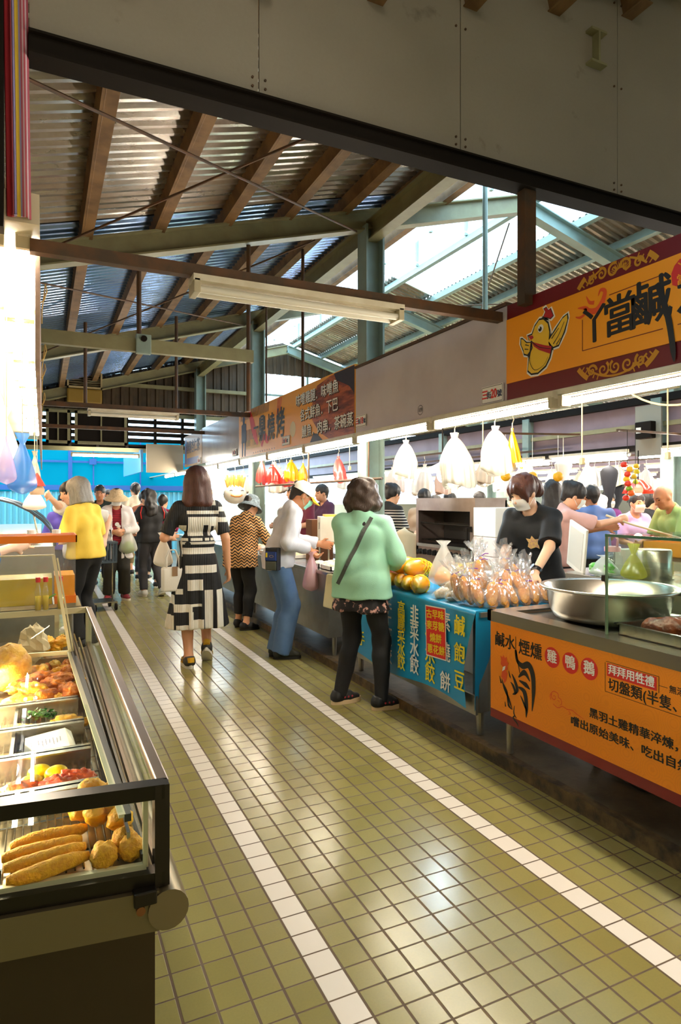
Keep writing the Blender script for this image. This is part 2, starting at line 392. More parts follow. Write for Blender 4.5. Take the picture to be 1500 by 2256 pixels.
# ---- gable wall (brown ribbed cladding), louvres, far cyan screen
def ribbed(x0, x1, y, zlo, ztop, pitch=.17, amp=.03):
    mb = MB(); n = int((x1 - x0)/pitch); vs = []
    for i in range(n):
        for q, d in ((0, 0), (.5, 0), (.6, -amp), (.9, -amp)):
            x = x0 + (i + q)*pitch; vs += [(x, y + d, zlo(x) if callable(zlo) else zlo), (x, y + d, ztop(x) if callable(ztop) else ztop)]
    k = len(vs)//2; mb.add(vs, [(2*i, 2*i+2, 2*i+3, 2*i+1) for i in range(k-1)]); return mb
CLAD = M('brown_cladding', '#54422c', .55, .1, noise=(3, '#33281a', .6))
struct('wall_gable', ribbed(-2.6, 4.35, YB, 3.15, lambda x: rz_(x) - .02), CLAD)
struct('wall_gable', ribbed(4.35, 6.6, YB, lambda x: 4.2, lambda x: rz_(x) - .02), CLAD)
struct('wall_gable', ribbed(6.6, 11.4, YB, 3.0, lambda x: rz_(x) - .02), CLAD)
struct('window_1', MB().box((4.35, YB - .03, 3.3), (4.41, YB + .03, 4.2)).box((4.35, YB - .03, 3.3), (6.6, YB + .03, 3.36)).box((5.4, YB - .03, 3.3), (5.45, YB + .03, 4.2)).box((4.35, YB-.03, 3.72), (6.6, YB+.03, 3.76)), METG)
struct('wall_girt', MB().box((-2.6, YB - .12, 3.68), (4.35, YB - .04, 3.75)), MET)
struct('wall_girt', MB().box((-2.6, YB - .14, 3.10), (7.0, YB - .02, 3.17)), MET)
for k in range(5):
    z = 2.50 + k*.125
    struct('louvre', MB().bar((-2.4, YB, z), (2.9, YB, z), .1, .012, (0, .5, .6)), DARK)
for x in (-.1, .45, .95, 1.5, 2.05, 2.6):
    struct('louvre_post', MB().box((x, YB - .05, 2.42), (x + .05, YB + .05, 3.12)), DARK)
struct('beam', MB().box((-2.6, YB - .06, 2.38), (3.2, YB + .06, 2.46)), MET)
CY = 16.6
def cyan_mat():
    t = NT('cyan_screen'); p = t.xyz(); c = t.mix(t.noise(.8, 2), lin('#1090a2'), lin('#1ca8b6'))
    tl = t.n('BsdfTranslucent'); t.put(tl.inputs[0], c); d = t.n('BsdfDiffuse'); t.put(d.inputs[0], c)
    a = t.n('MixShader'); a.inputs[0].default_value = .25; t.t.links.new(tl.outputs[0], a.inputs[1]); t.t.links.new(d.outputs[0], a.inputs[2])
    t.t.links.new(a.outputs[0], t.out.inputs[0]); return t.m
BLUEP = M('blue_frame', '#1f4f8a', .5)
struct('wall_far', MB().box((-4, CY, 1.62), (3.6, CY + .02, 2.95)), cyan_mat())
struct('wall_far_rail', MB().box((-4, CY - .06, 1.66), (3.6, CY - .01, 1.78)), BLUEP)
struct('wall_far_rail', MB().box((-4, CY - .06, 2.32), (3.6, CY - .01, 2.37)), BLUEP)
for x in (-.6, .55, 1.1, 2.2): struct('wall_far_post', MB().box((x, CY - .07, 1.7), (x + (.09 if x == .55 else .03), CY - .01, 2.95)), BLUEP)
struct('far_rail_bracket', MB().box((1.02, CY - .1, 2.28), (1.18, CY - .02, 2.42)), BLUEP)
struct('wall_far', ribbed(-4, 3.6, CY + .02, 0, 1.62, .12, .03), M('pale_cyan_cladding', '#5fa4b4', .5))
# market hall going on at the right, a light band beyond it
struct('ceiling_hall', MB().box((11.3, -6, 2.58), (26.1, 30, 2.62)), BOARD)
struct('wall_right', MB().box((24, -6, 0), (24.1, 36, 1.9)), M('pale_wall', '#d8c4a4', .7))
struct('wall_end', MB().box((3.6, 24, 0), (26, 24.1, 1.25)), M('pale_wall'))
# ================================================================== LIGHTS, FASCIAS, SIGNS
TUBEM = emit('lit_tube', (1.0, .90, .74), TUBE)
TUBEW = emit('lit_tube_white', (1.0, .93, .82), TUBE)
TUBEOFF = M('unlit_tube', '#d9d2c0', .3)
HOUS = M('cream_enamel', '#d8cfb8', .4, 0., noise=(8, '#a89060', .3))
CAPM = M('lamp_end_cap', '#b8ab8c', .45)
_light_mesh = {}
def tube_light(center, L, along='Y', on=True, name='fluorescent_light', label='', group=None, tubes=1, mat=None, flip=False, lo=False):
    """housing above, tubes below; local axis X along the lamp"""
    key = (L, on, tubes, mat.name if mat else '', lo)
    if key not in _light_mesh:
        h = MB().box((-L/2, -.03*tubes, 0), (L/2, .03*tubes, .03)).box((-L/2, -.02, -.006), (L/2, .02, .001))
        t = [MB().cyl((-L/2 + .03, dy, -.034), (L/2 - .03, dy, -.034), .017, n=6 if lo else 10, cap=False) for dy in ([0] if tubes == 1 else [-.035, .035])]
        c = [MB().box((sx*(L/2 - .018) - .016, -.03*tubes, -.055), (sx*(L/2 - .018) + .016, .03*tubes, .012), ch=.004) for sx in (-1, 1)]
        _light_mesh[key] = (h.mesh('housing', HOUS), [q.mesh('tube', (mat or TUBEM) if on else TUBEOFF, True) for q in t], [q.mesh('end_cap', CAPM) for q in c])
    h, t, c = _light_mesh[key]
    o = thing(name, label, 'light', center, R(90) if along == 'Y' else 0, group)
    link('housing', h, o)
    for q in t: link('tube', q, o)
    if not lo:
        for q in c: link('end_cap', q, o)
    return o
ords = ['nearest the camera', 'second from the camera', 'third from the camera', 'fourth from the camera', 'fifth from the camera', 'sixth from the camera']
GR = 'fluorescent lights along the right stall fronts'
under = ['beyond the picture edge under the chicken sign', 'under the black brush lettering of the chicken sign', 'under the chicken sign and house number 20', 'under the blank mauve fascia marked 119', 'under the charcoal-grill sign by house number 18', 'under the black lettering of the grill sign', 'under the far end of the grill sign',
         'under the white fascia left of the grill sign', 'under the white fascia beside the blue tea sign', 'under the small blue tea sign', 'just past the blue tea sign', 'at the far end of the right stall row']
for k in range(12):
    tube_light((2.425, 2.5 - 2*1.165 + 1.165*(k + .5), 1.955), 1.13, label='lit fluorescent light ' + under[k], group=GR)

for k in range(4):  # fill lamps added out of view to lift the ambient light
    tube_light((2.425, -4.6 + 1.165*k, 1.955), 1.13, label='added fill fluorescent light behind the camera, extending the right row', group=GR)
    tube_light((.9, -4.4 + 1.5*k, 4.6), 1.2, 'X', label='added dim fill fluorescent light, unseen overhead behind the camera', group='added fill lights overhead behind the camera', tubes=2, mat=emit('rear_fill_tube', (1.0, .90, .74), TUBE*.24))
# fascia boards of the right row
FW = M('mauve_white_board', '#cdc2c4', .35, 0., noise=(2, '#a09094', .35))
FWW = M('white_glossy_board', '#c3bfc6', .18, 0., noise=(3, '#a7a3b0', .4))
FX = 2.45
def fascia(name, y0, y1, z0, z1, m, label, cat='sign', x=FX):
    return tag(MB().box((x, y0, z0), (x + .03, y1, z1)).build(name, m), label, cat)
fascia('blank_signboard', 2.94, 4.915, 2.0, 2.552, FW, 'blank mauve-white fascia panel above the blue-clothed stall, marked 119', 'fascia')
fascia('blank_signboard', 8.52, 10.76, 2.04, 2.64, FWW, 'glossy whitish fascia panel left of the orange grill sign', 'fascia')
struct('trim_1', MB().box((2.44, 2.94, 2.555), (2.49, 4.92, 2.575)), RUST)
struct('trim_2', MB().box((2.44, -.5, 1.985), (2.53, 20, 2.0)), HOUS)
struct('stall_soffit', MB().box((2.55, 0, 2.012), (2.88, 12.4, 2.024)), RUST); struct('bag_rail', MB().box((4.9, 4.29, 2.07), (6.5, 4.32, 2.09)), RUST); struct('beam', MB().box((3.02, 2.3, 2.02), (3.08, 14, 2.08)), MET); struct('bag_rail', MB().bar((4.0, 5.05, 2.08), (4.9, 4.77, 2.08), .02, .02), RUST)
for k in range(5): struct('bag_rail', MB().box((4.89 + .9*k, 6, 2.045), (4.92 + .9*k, 11.5, 2.07)), RUST)
struct('trim_3', MB().box((2.48, -.5, 2.0), (2.50, 2.93, 2.55)), FW)
def SP(y, z, x=FX): return plane_mat((x, y, z), (0, -1, 0), (0, 0, 1))     # sign plane facing the aisle
INK = M('black_ink', '#15110f', .5); WINK = M('white_ink', '#f3efe6', .5); YINK = M('yellow_ink', '#f0d622', .5)
RINK = M('red_ink', '#d3231c', .5); GINK = M('gold_ink', '#c88a1c', .4, .2); ORA = M('sign_orange', '#f79c12', .4, 0., bump=(150, .02))
MAR = M('sign_maroon', '#6e1218', .35); VERM = M('orange_red_ink', '#e2501a', .5); NAVY = M('navy_ink', '#1d2a52', .5)

# --- 1: orange chicken shop sign
sg = thing('shop_sign', 'orange and maroon shop sign with a yellow chick and black brush characters', 'sign', (0, 0, 0))
Y1, Y0 = 2.932, .2
MB().box((FX - .004, Y0, 2.0), (FX + .028, Y1, 2.55)).build('backing_panel', MAR, sg)
MB().box((FX - .010, Y0, 2.095), (FX - .003, Y1, 2.465)).build('orange_panel', ORA, sg)
A = SP(2.932, 2.0, FX - .010)                       # u = distance from the left end, v = height above 2.0
B = SP(2.932, 2.0, FX - .004)
mb = MB()
def ringarc(mb, c, r0, r1, vlo, vhi, at, n=90):
    for i in range(n):
        a0, a1 = 2*math.pi*i/n, 2*math.pi*(i+1)/n; q = [(c[0] + r*math.cos(a), c[1] + r*math.sin(a)) for r, a in ((r0, a0), (r1, a0), (r1, a1), (r0, a1))]
        if all(vlo <= v <= vhi for u, v in q): poly(mb, q, at)
for vlo, vhi, c, sps in ((.468, .546, (.77, .29), (((.63, .50), .026, 1, 0), ((.69, .512), .03, -1, 2), ((.76, .51), .034, 1, 1), ((.83, .51), .034, -1, 3), ((.90, .50), .026, 1, 0))),
                         (.004, .092, (.77, .27), (((.63, .055), .03, 1, 0), ((.70, .05), .036, -1, 1), ((.77, .05), .034, 1, 2), ((.84, .05), .036, -1, 0), ((.91, .055), .03, 1, 2)))):
    mb = MB(); ringarc(mb, c, .285, .31, vlo, vhi, B); ringarc(mb, c, .255, .265, vlo, vhi, B)
    for i in range(64):
        a = 2*math.pi*i/64; q = [(c[0] + r*math.cos(a + d), c[1] + r*math.sin(a + d)) for r, d in ((.265, -.012), (.285, -.012), (.285, .012), (.265, .012))]
        if all(vlo <= v <= vhi for u, v in q): poly(mb, q, B)
    for c_, r, sgn, ph in sps:
        pts = []; ws = []
        for i in range(22): f = i/21; a = ph + sgn*f*1.4*2*math.pi; rr = r*(1 - .9*f); pts.append((c_[0] + rr*math.cos(a), c_[1] + rr*math.sin(a))); ws.append(.014*(1 - .6*f))
        stroke(mb, pts, ws, B, .0015, 3)
    if vlo > .4:
        for i in range(14): a = R(20 + i*10); stroke(mb, [(.80 + .03*math.cos(a), .475 + .03*math.sin(a)), (.80 + .065*math.cos(a), .475 + .065*math.sin(a))], [.007, .002], B, .001, 2)
    mb.build('gold_ornament', GINK, sg)
def spiral(c, r, turns, w, ph=0., sg_=1):
    pts = []; ws = []
    for i in range(22):
        f = i/21; a = ph + sg_*f*turns*2*math.pi; rr = r*(1 - .9*f); pts.append((c[0] + rr*math.cos(a), c[1] + rr*math.sin(a))); ws.append(w*(1 - .6*f))
    return pts, ws
# chick emblem (white outline, yellow body, red comb and scarf)
def S(pts): return [((x - 150)*.00086 + .115, (1150 - y)*.00079 + .105) for x, y in pts]
body = [(232,1050),(225,1110),(260,1140),(320,1145),(390,1110),(425,1060),(440,1010),(420,960),(425,880),(410,820),(370,780),(330,775),(290,810),(265,860),(225,862),(240,900),(262,910),(265,960),(240,1000)]
wingR = [(405,945),(470,880),(530,820),(570,805),(575,840),(545,920),(520,960),(500,995),(450,1000),(430,980)]
wingL = [(260,915),(215,905),(180,870),(160,865),(160,910),(185,960),(190,985),(225,1000),(250,980)]
comb = [(365,770),(385,740),(370,715),(395,710),(410,735),(430,728),(440,750),(455,785),(430,800),(400,785)]
def grow(p, f):
    cx = sum(q[0] for q in p)/len(p); cy = sum(q[1] for q in p)/len(p); return [(cx + (x-cx)*(1 + f/max(40, math.hypot(x-cx, y-cy))), cy + (y-cy)*(1 + f/max(40, math.hypot(x-cx, y-cy)))) for x, y in p]
w_ = MB(); k_ = MB(); y_ = MB(); r_ = MB()
for p in (body, wingR, wingL, comb): poly(w_, S(grow(p, 17)), A, .0006)
for p in (body, wingR, wingL): poly(k_, S(grow(p, 5)), A, .0012); poly(y_, S(grow(p, -7)), A, .0018)
poly(k_, S(grow(comb, 3)), A, .0012); poly(r_, S(grow(comb, -4)), A, .0018)
poly(r_, S([(258,908),(300,930),(380,965),(440,985),(430,1035),(400,1020),(330,985),(285,950)]), A, .0026)
for p in ([(455,975),(500,925),(545,850)], [(480,985),(515,950)], [(440,935),(500,880)], [(200,950),(235,960)], [(205,920),(240,935)], [(258,905),(330,965),(430,1000)], [(262,960),(245,1040),(290,1115),(370,1100),(410,1050)]):
    q = S(p); stroke(k_, q, [.006, .004, .003, .002, .002][:len(q)], A, .003, 4)
circ(w_, S([(345,842)])[0], .022, A, .0026); circ(k_, S([(341,845)])[0], .013, A, .0034); circ(w_, S([(336,836)])[0], .0045, A, .004)
poly(r_, S([(230,865),(275,872),(282,890),(258,900)]), A, .0028)
for m_, n_, mm in ((w_, 'emblem_outline', WINK), (k_, 'emblem_ink', INK), (y_, 'emblem_body', M('chick_yellow', '#eebd2c', .5)), (r_, 'emblem_red', M('comb_red', '#b0141c', .5))): m_.build(n_, mm, sg)
# frame lines, flame, lettering
mb = MB()
for a, b in (((.575, .165), (.575, .32)), ((.575, .165), (1.03, .165)), ((.74, .395), (1.04, .40)), ((1.10, .165), (1.6, .165))): stroke(mb, [a, b], .004, A, .001, 2)
mb.build('frame_line', MAR, sg)
mb = MB()
stroke(mb, [(0.545, .385), (0.590, .375), (0.620, .35), (0.665, .345), (0.700, .375), (0.715, .42), (0.690, .435), (0.675, .41)], [.004, .02, .03, .03, .03, .022, .015, .004], A, .001)
stroke(mb, [(0.530, .345), (0.560, .335), (0.590, .345), (0.600, .365), (0.580, .37)], [.004, .014, .014, .010, .003], A, .001)
stroke(mb, [(0.600, .43), (0.620, .395), (0.650, .385)], [.003, .016, .02], A, .001)
mb.build('flame_mark', VERM, sg)
for ch, u, v, sz in (('丫', .65, .265, .19), ('當', .80, .275, .20), ('鹹', .965, .285, .22), ('水', 1.20, .275, .22)):
    text(ch, sz, INK, sg, A @ Matrix.Translation((u, v, .001)), bold=.020, rz=.03)
mb = MB(); stroke(mb, [(1.0, .37), (1.03, .29), (1.06, .19), (1.08, .06), (1.085, .01)], [.02, .028, .03, .026, .004], A, .003); mb.build('brush_tail', INK, sg)
mb = MB(); poly(mb, [(1.075, .34), (1.07, .39), (1.085, .42), (1.11, .44), (1.16, .43), (1.17, .38), (1.165, .33), (1.12, .315)], A, .001); mb.build('red_seal', RINK, sg)
text('丫\n當', .05, ORA, sg, A @ Matrix.Translation((1.12, .375, .002)), bold=.02)

# --- house-number plates
def plate(y, z, num, w=.2, hh=.105):
    t = thing('house_number_plate', 'white house number plate reading %s on the right fascia' % num, 'number plate', (0, 0, 0), group='house number plates')
    MB().box((FX - .012, y - w/2, z - hh/2), (FX - .008, y + w/2, z + hh/2)).build('plate', WINK, t)
    a = SP(y + w/2, z, FX - .012)
    mb = MB()
    for u0, v0, u1, v1 in ((.004, -hh/2 + .004, w - .004, -hh/2 + .007), (.004, hh/2 - .007, w - .004, hh/2 - .004)): poly(mb, [(u0, v0), (u1, v0), (u1, v1), (u0, v1)], a)
    for u0 in (.004, w - .007): poly(mb, [(u0, -hh/2 + .004), (u0 + .003, -hh/2 + .004), (u0 + .003, hh/2 - .004), (u0, hh/2 - .004)], a)
    mb.build('border', INK, t)
    text('三', .06, RINK, t, a @ Matrix.Translation((.034, 0, .001)), bold=.05); text('街', .045, NAVY, t, a @ Matrix.Translation((.072, -.006, .001)), bold=.02)
    text(num, .075, RINK, t, a @ Matrix.Translation((.117, 0, .001)), bold=.035, sx=.75); text('號', .045, NAVY, t, a @ Matrix.Translation((.168, -.006, .001)), bold=.02)
plate(3.06, 2.055, '20'); plate(4.80, 2.09, '18', .19, .10); plate(6.63, 2.08, '16', .24, .10); plate(8.72, 2.09, '12', .22, .10); plate(10.95, 2.1, '10', .24, .10)
t = thing('number_badge', 'small round ink badge reading 119 on the mauve fascia', 'badge')
mb = MB(); circ(mb, (0, 0), .036, SP(3.876, 2.065), .001, 32, .032); mb.build('ring', INK, t); text('119', .04, INK, t, SP(3.876, 2.065) @ Matrix.Translation((0, 0, .001)), bold=.01, sx=.8)

# --- 2: charcoal-grill sign
sg = thing('shop_sign', 'long orange grill sign with black brush characters and a photo of charred fish', 'sign')
MB().box((FX - .004, 4.925, 1.985), (FX + .028, 8.51, 2.60)).build('backing_panel', M('grill_orange', '#f6aa38', .35), sg)
A = SP(8.51, 1.985, FX - .004)
def grill_photo():
    t = NT('charred_fish_print'); p = t.xyz(); mp = t.n('Mapping'); mp.inputs['Rotation'].default_value = (R(25), 0, 0); mp.inputs['Scale'].default_value = (1, 1.6, 9); t.t.links.new(t.coord(), mp.inputs[0])
    n = t.noise(2.2, 6, mp.outputs[0]); t.pbr(t.ramp(n, [(.3, '#2a0f0a'), (.45, '#8a3a1a'), (.58, '#c2642c'), (.72, '#5a2012')]), .35); return t.m
GP = grill_photo(); mb = MB(); poly(mb, [(2.55, .30), (2.75, .56), (3.05, .60), (3.58, .605), (3.58, .01), (3.05, .01), (2.80, .10)], A, .0008); mb.build('grill_photo', GP, sg)
mb = MB(); poly(mb, [(3.15, .607), (3.58, .607), (3.58, .36), (3.48, .44), (3.32, .50), (3.2, .54)], A, .0014); poly(mb, [(2.56, .01), (2.9, .01), (2.75, .09), (2.66, .10)], A, .0014); mb.build('grill_shade', M('charcoal_print', '#2b1a1c', .4), sg)
mb = MB()
for i in range(26): u = .12 + i*.046; poly(mb, [(u, .62 - .0), (u + .02, .615), (u + .02 - .03, .50), (u - .03, .50)], A, .0008)
for i in range(16): u = .3 + i*.05; poly(mb, [(u, .14), (u + .022, .14), (u + .03, .36), (u + .008, .36)], A, .0008)
mb.build('dark_bar_print', M('dark_bar_ink', '#2f2526', .5), sg)
mb = MB()
for i in range(10): u = .36 + i*.06; poly(mb, [(u, .10), (u + .03, .10), (u + .035, .22), (u + .005, .22)], A, .0014)
mb.build('yellow_bar_print', M('print_yellow', '#dcb02a', .5), sg)
mb = MB(); stroke(mb, [(.48, .60), (.62, .42), (.72, .28), (.85, .14)], [.05, .16, .14, .05], A, .002); stroke(mb, [(1.0, .10), (1.1, .22), (1.22, .16), (1.32, .22)], [.05, .1, .09, .02], A, .002)
for d in (0, .05, .10): stroke(mb, [(1.62 + d, .60), (1.56 + d, .40)], [.022, .016], A, .002)
mb.build('red_stroke', RINK, sg)
mb = MB()
circ(mb, (.235, .50), .055, A, .002); poly(mb, [(.13, .20), (.13, .44), (.19, .46), (.29, .46), (.35, .44), (.35, .20)], A, .002); poly(mb, [(.15, .02), (.19, .02), (.22, .21), (.15, .21)], A, .002); poly(mb, [(.27, .02), (.31, .02), (.34, .21), (.26, .21)], A, .002)
mb.build('waiter_print', NAVY, sg)
for ch, u, v, sz in (('一', .78, .33, .24), ('鼎', 1.03, .30, .34), ('燒', 1.36, .28, .34), ('烤', 1.69, .29, .36)):
    text(ch, sz, WINK, sg, A @ Matrix.Translation((u, v, .0025)), bold=.03, sx=.8); text(ch, sz, INK, sg, A @ Matrix.Translation((u, v, .0045)), bold=.02, sx=.8)
mb = MB(); circ(mb, (1.87, .13), .03, A, .001, 20, .024); mb.build('round_mark', RINK, sg); mb = MB(); circ(mb, (2.08, .20), .085, A, .001); mb.build('pale_emblem', M('pale_print', '#e2cfa0', .5), sg)
for s_, u, v in (('味噌雞腿．味噌魚', 2.72, .475), ('各式鮮魚．下巴', 2.78, .31), ('鰻魚．肉串．茶碗蒸', 2.96, .135)):
    text(s_, .135, INK, sg, A @ Matrix.Translation((u + .006, v - .006, .003)), bold=.035); text(s_, .135, WINK, sg, A @ Matrix.Translation((u, v, .0055)), bold=.012)
text('．．．．．．．．．．', .09, WINK, sg, A @ Matrix.Translation((1.1, .06, .003)), bold=.02)

# --- 3: small blue almond-tea sign, 4: blue far fascia
sg = thing('shop_sign', 'small tan and blue tea sign at the far end of the right row', 'sign')
MB().box((FX - .004, 10.77, 2.045), (FX + .028, 12.22, 2.62)).build('backing_panel', M('tea_sign_tan', '#b78d5a', .3), sg)
A = SP(12.22, 2.045, FX - .004)
mb = MB(); poly(mb, [(.05, .05), (.2, .05), (.2, .5), (.05, .5)], A); poly(mb, [(.25, .03), (1.2, .03), (1.2, .15), (.25, .15)], A); mb.build('blue_print', M('tea_blue', '#3c63a8', .4), sg)
text('傳傳杏仁茶', .24, NAVY, sg, A @ Matrix.Translation((.72, .33, .002)), bold=.02, sx=.95)
tag(MB().box((1.75, 13.0, 1.98), (1.79, 16.0, 2.42)).build('blue_signboard', M('sky_blue_board', '#6fa0d8', .25)), 'sky blue fascia board by the cyan screen at the aisle end', 'fascia')
tag(MB().box((1.80, 12.6, 1.95), (2.5, 12.66, 2.5), ch=.004).build('cream_board', M('cream_board', '#a89c86', .5)), 'plain cream board closing the fascia before the aisle end', 'fascia')

# ---- second and further stall rows: fascias and lights
MAUVE = M('mauve_back_board', '#8b7780', .5, 0., noise=(2, '#6d5a62', .5))
struct('wall_stall', MB().box((5.95, 2.2, 1.99), (6.0, 22, 2.46)), MAUVE)
struct('beam', MB().box((5.88, 2.2, 1.95), (6.02, 22, 2.02)), DARK); struct('beam', MB().box((5.90, 2.2, 2.2), (5.96, 22, 2.25)), MET); struct('beam', MB().box((5.88, 2.2, 2.46), (6.02, 22, 2.54)), DARK)
for k, y in enumerate((4.6, 6.6, 8.6)): struct('board_post', MB().box((5.86, y, 1.98), (5.95, y + .12, 2.5)), METG)
rows = [(5.86, 3.0, 9, 'second row'), (6.35, 3.4, 8, 'back of the second row'), (8.8, 4.0, 10, 'third row'), (11.5, 4.5, 9, 'fourth row'), (15.0, 6.0, 9, 'farthest row')]
for x, y0, n, nm in rows:
    for k in range(n):
        tube_light((x, y0 + k*1.3, 1.955 if x < 8 else 1.98), 1.18, label='lit fluorescent light of the %s of stalls deep inside the hall' % nm, group='fluorescent lights of the %s' % nm, mat=TUBEW, lo=True)
far_cols = ['#7a2f3f', '#2f5fa0', '#a33a2a', '#4a6c9a', '#8a3550', '#c06a20', '#355f8f', '#93303a']
for i, x in enumerate((8.9, 11.6, 15.1)):
    for k in range(8):
        y = 3.4 + k*1.55 + i*.6
        tag(MB().box((x - .1, y, 2.012), (x - .06, y + 1.5, 2.36)).build('stall_sign', M('far_sign_%d' % ((k + 3*i) % 8), far_cols[(k + 3*i) % 8], .4)), 'distant stall sign board in the rows deep inside the hall', 'sign', 'distant stall sign boards')

for x in (8.8, 11.5, 15.0): struct('beam', MB().box((x - .06, 3.0, 2.01), (x + .06, 18, 2.4)), MAUVE)
struct('beam', MB().box((6.31, 3.0, 1.986), (6.39, 15, 2.06)), MET)
# ---- rails across the aisle with lamps
def rail(y, z, x0, x1, m, w=.05, hh=.055): struct('rail', MB().box((x0, y - w/2, z), (x1, y + w/2, z + hh)), m)
rail(3.0, 2.47, -.05, 2.47, RUST); rail(5.54, 2.66, -.05, 1.72, MET, .06, .11); rail(8.0, 2.50, -.05, 2.47, RUST); rail(10.6, 2.52, -.05, 2.47, RUST)
tube_light((1.195, 3.0, 2.44), 1.13, 'X', False, label='unlit twin fluorescent light hanging under the near rust rail', tubes=2)
tube_light((1.0, 8.0, 2.465), 1.05, 'X', False, label='unlit fluorescent light under the far rail beneath the vent', tubes=2)
tube_light((1.1, 13.0, 2.30), 1.25, 'X', True, label='lit fluorescent light in front of the cyan screen', tubes=1, mat=TUBEW, name='fluorescent_light')
def rod(a, b, r=.012, m=RUST, n='hanger_rod'): struct(n, MB().cyl(a, b, r, n=8), m)
rod((1.68, 5.54, 3.72), (1.68, 5.54, 2.22), .02)
rod((.73, 5.54, 3.45), (.73, 5.54, 2.66), .02); rod((2.47, 6.2, 4.05), (2.47, 6.2, 2.6), .018); rod((2.47, 7.4, 4.1), (2.47, 7.4, 2.62), .012)
rod((3.9, 5.0, 4.5), (3.9, 5.0, 2.2), .025, METG); rod((.45, 8.0, 3.5), (.45, 8.0, 2.54), .02); rod((1.5, 8.0, 3.7), (1.5, 8.0, 2.54), .02)
MB().box((.70, 5.48, 2.60), (.83, 5.60, 2.80), ch=.006); 
j = thing('junction_box', 'small greenish junction box clamped on the middle rail across the aisle', 'junction box', (.76, 5.50, 2.71))
MB().box((-.06, -.03, -.07), (.06, .03, .09), ch=.006).build('body', METG, j); MB().cyl((0, -.03, .05), (0, -.05, .05), .025, n=12).build('cable_gland', DARK, j)
# vent box and framed vents on the gable
v = thing('vent_box', 'slatted ventilation box on the brown gable wall', 'vent', (.72, 12.95, 3.26))
MB().box((-.31, -.02, .28), (.31, .2, .31)).box((-.31, -.02, .58), (.31, .2, .61)).box((-.31, -.02, .28), (-.28, .2, .6)).box((.28, -.02, .28), (.31, .2, .6)).box((-.015, -.02, .28), (.015, .2, .6)).build('frame', M('vent_beige', '#b09a6c', .5), v)
mb = MB()
for k in range(7): mb.bar((-.29, .04, .32 + k*.042), (.29, .04, .32 + k*.042), .05, .008, (0, -.5, .8))
mb.build('slats', M('vent_slat', '#8f7c58', .5), v)
MB().box((-.31, .0, 0), (-.01, .24, .27), ch=.03).box((.01, 0, 0), (.31, .24, .27), ch=.03).build('hood', M('vent_hood', '#8e6f22', .5), v)
MB().box((-.29, .19, .29), (.29, .2, .59)).build('backplate', DARK, v)
for x, w, lab in ((.05, .42, 'narrow dark framed vent left under the rust rail'), (.55, .95, 'wide dark framed vent under the far unlit lamp')):
    v = thing('framed_vent', lab + ' on the gable', 'vent', (x, 13.1, 2.5))
    MB().box((0, 0, 0), (w, .06, .05)).box((0, 0, .58), (w, .06, .63)).box((0, 0, 0), (.05, .06, .63)).box((w - .05, 0, 0), (w, .06, .63)).build('frame', MET, v)
    MB().box((.05, .04, .05), (w - .05, .05, .58)).build('screen', DARK, v); MB().box((w/2 - .012, .0, .05), (w/2 + .012, .04, .58)).box((.05, 0, .3), (w - .05, .04, .32)).build('bars', MET, v)
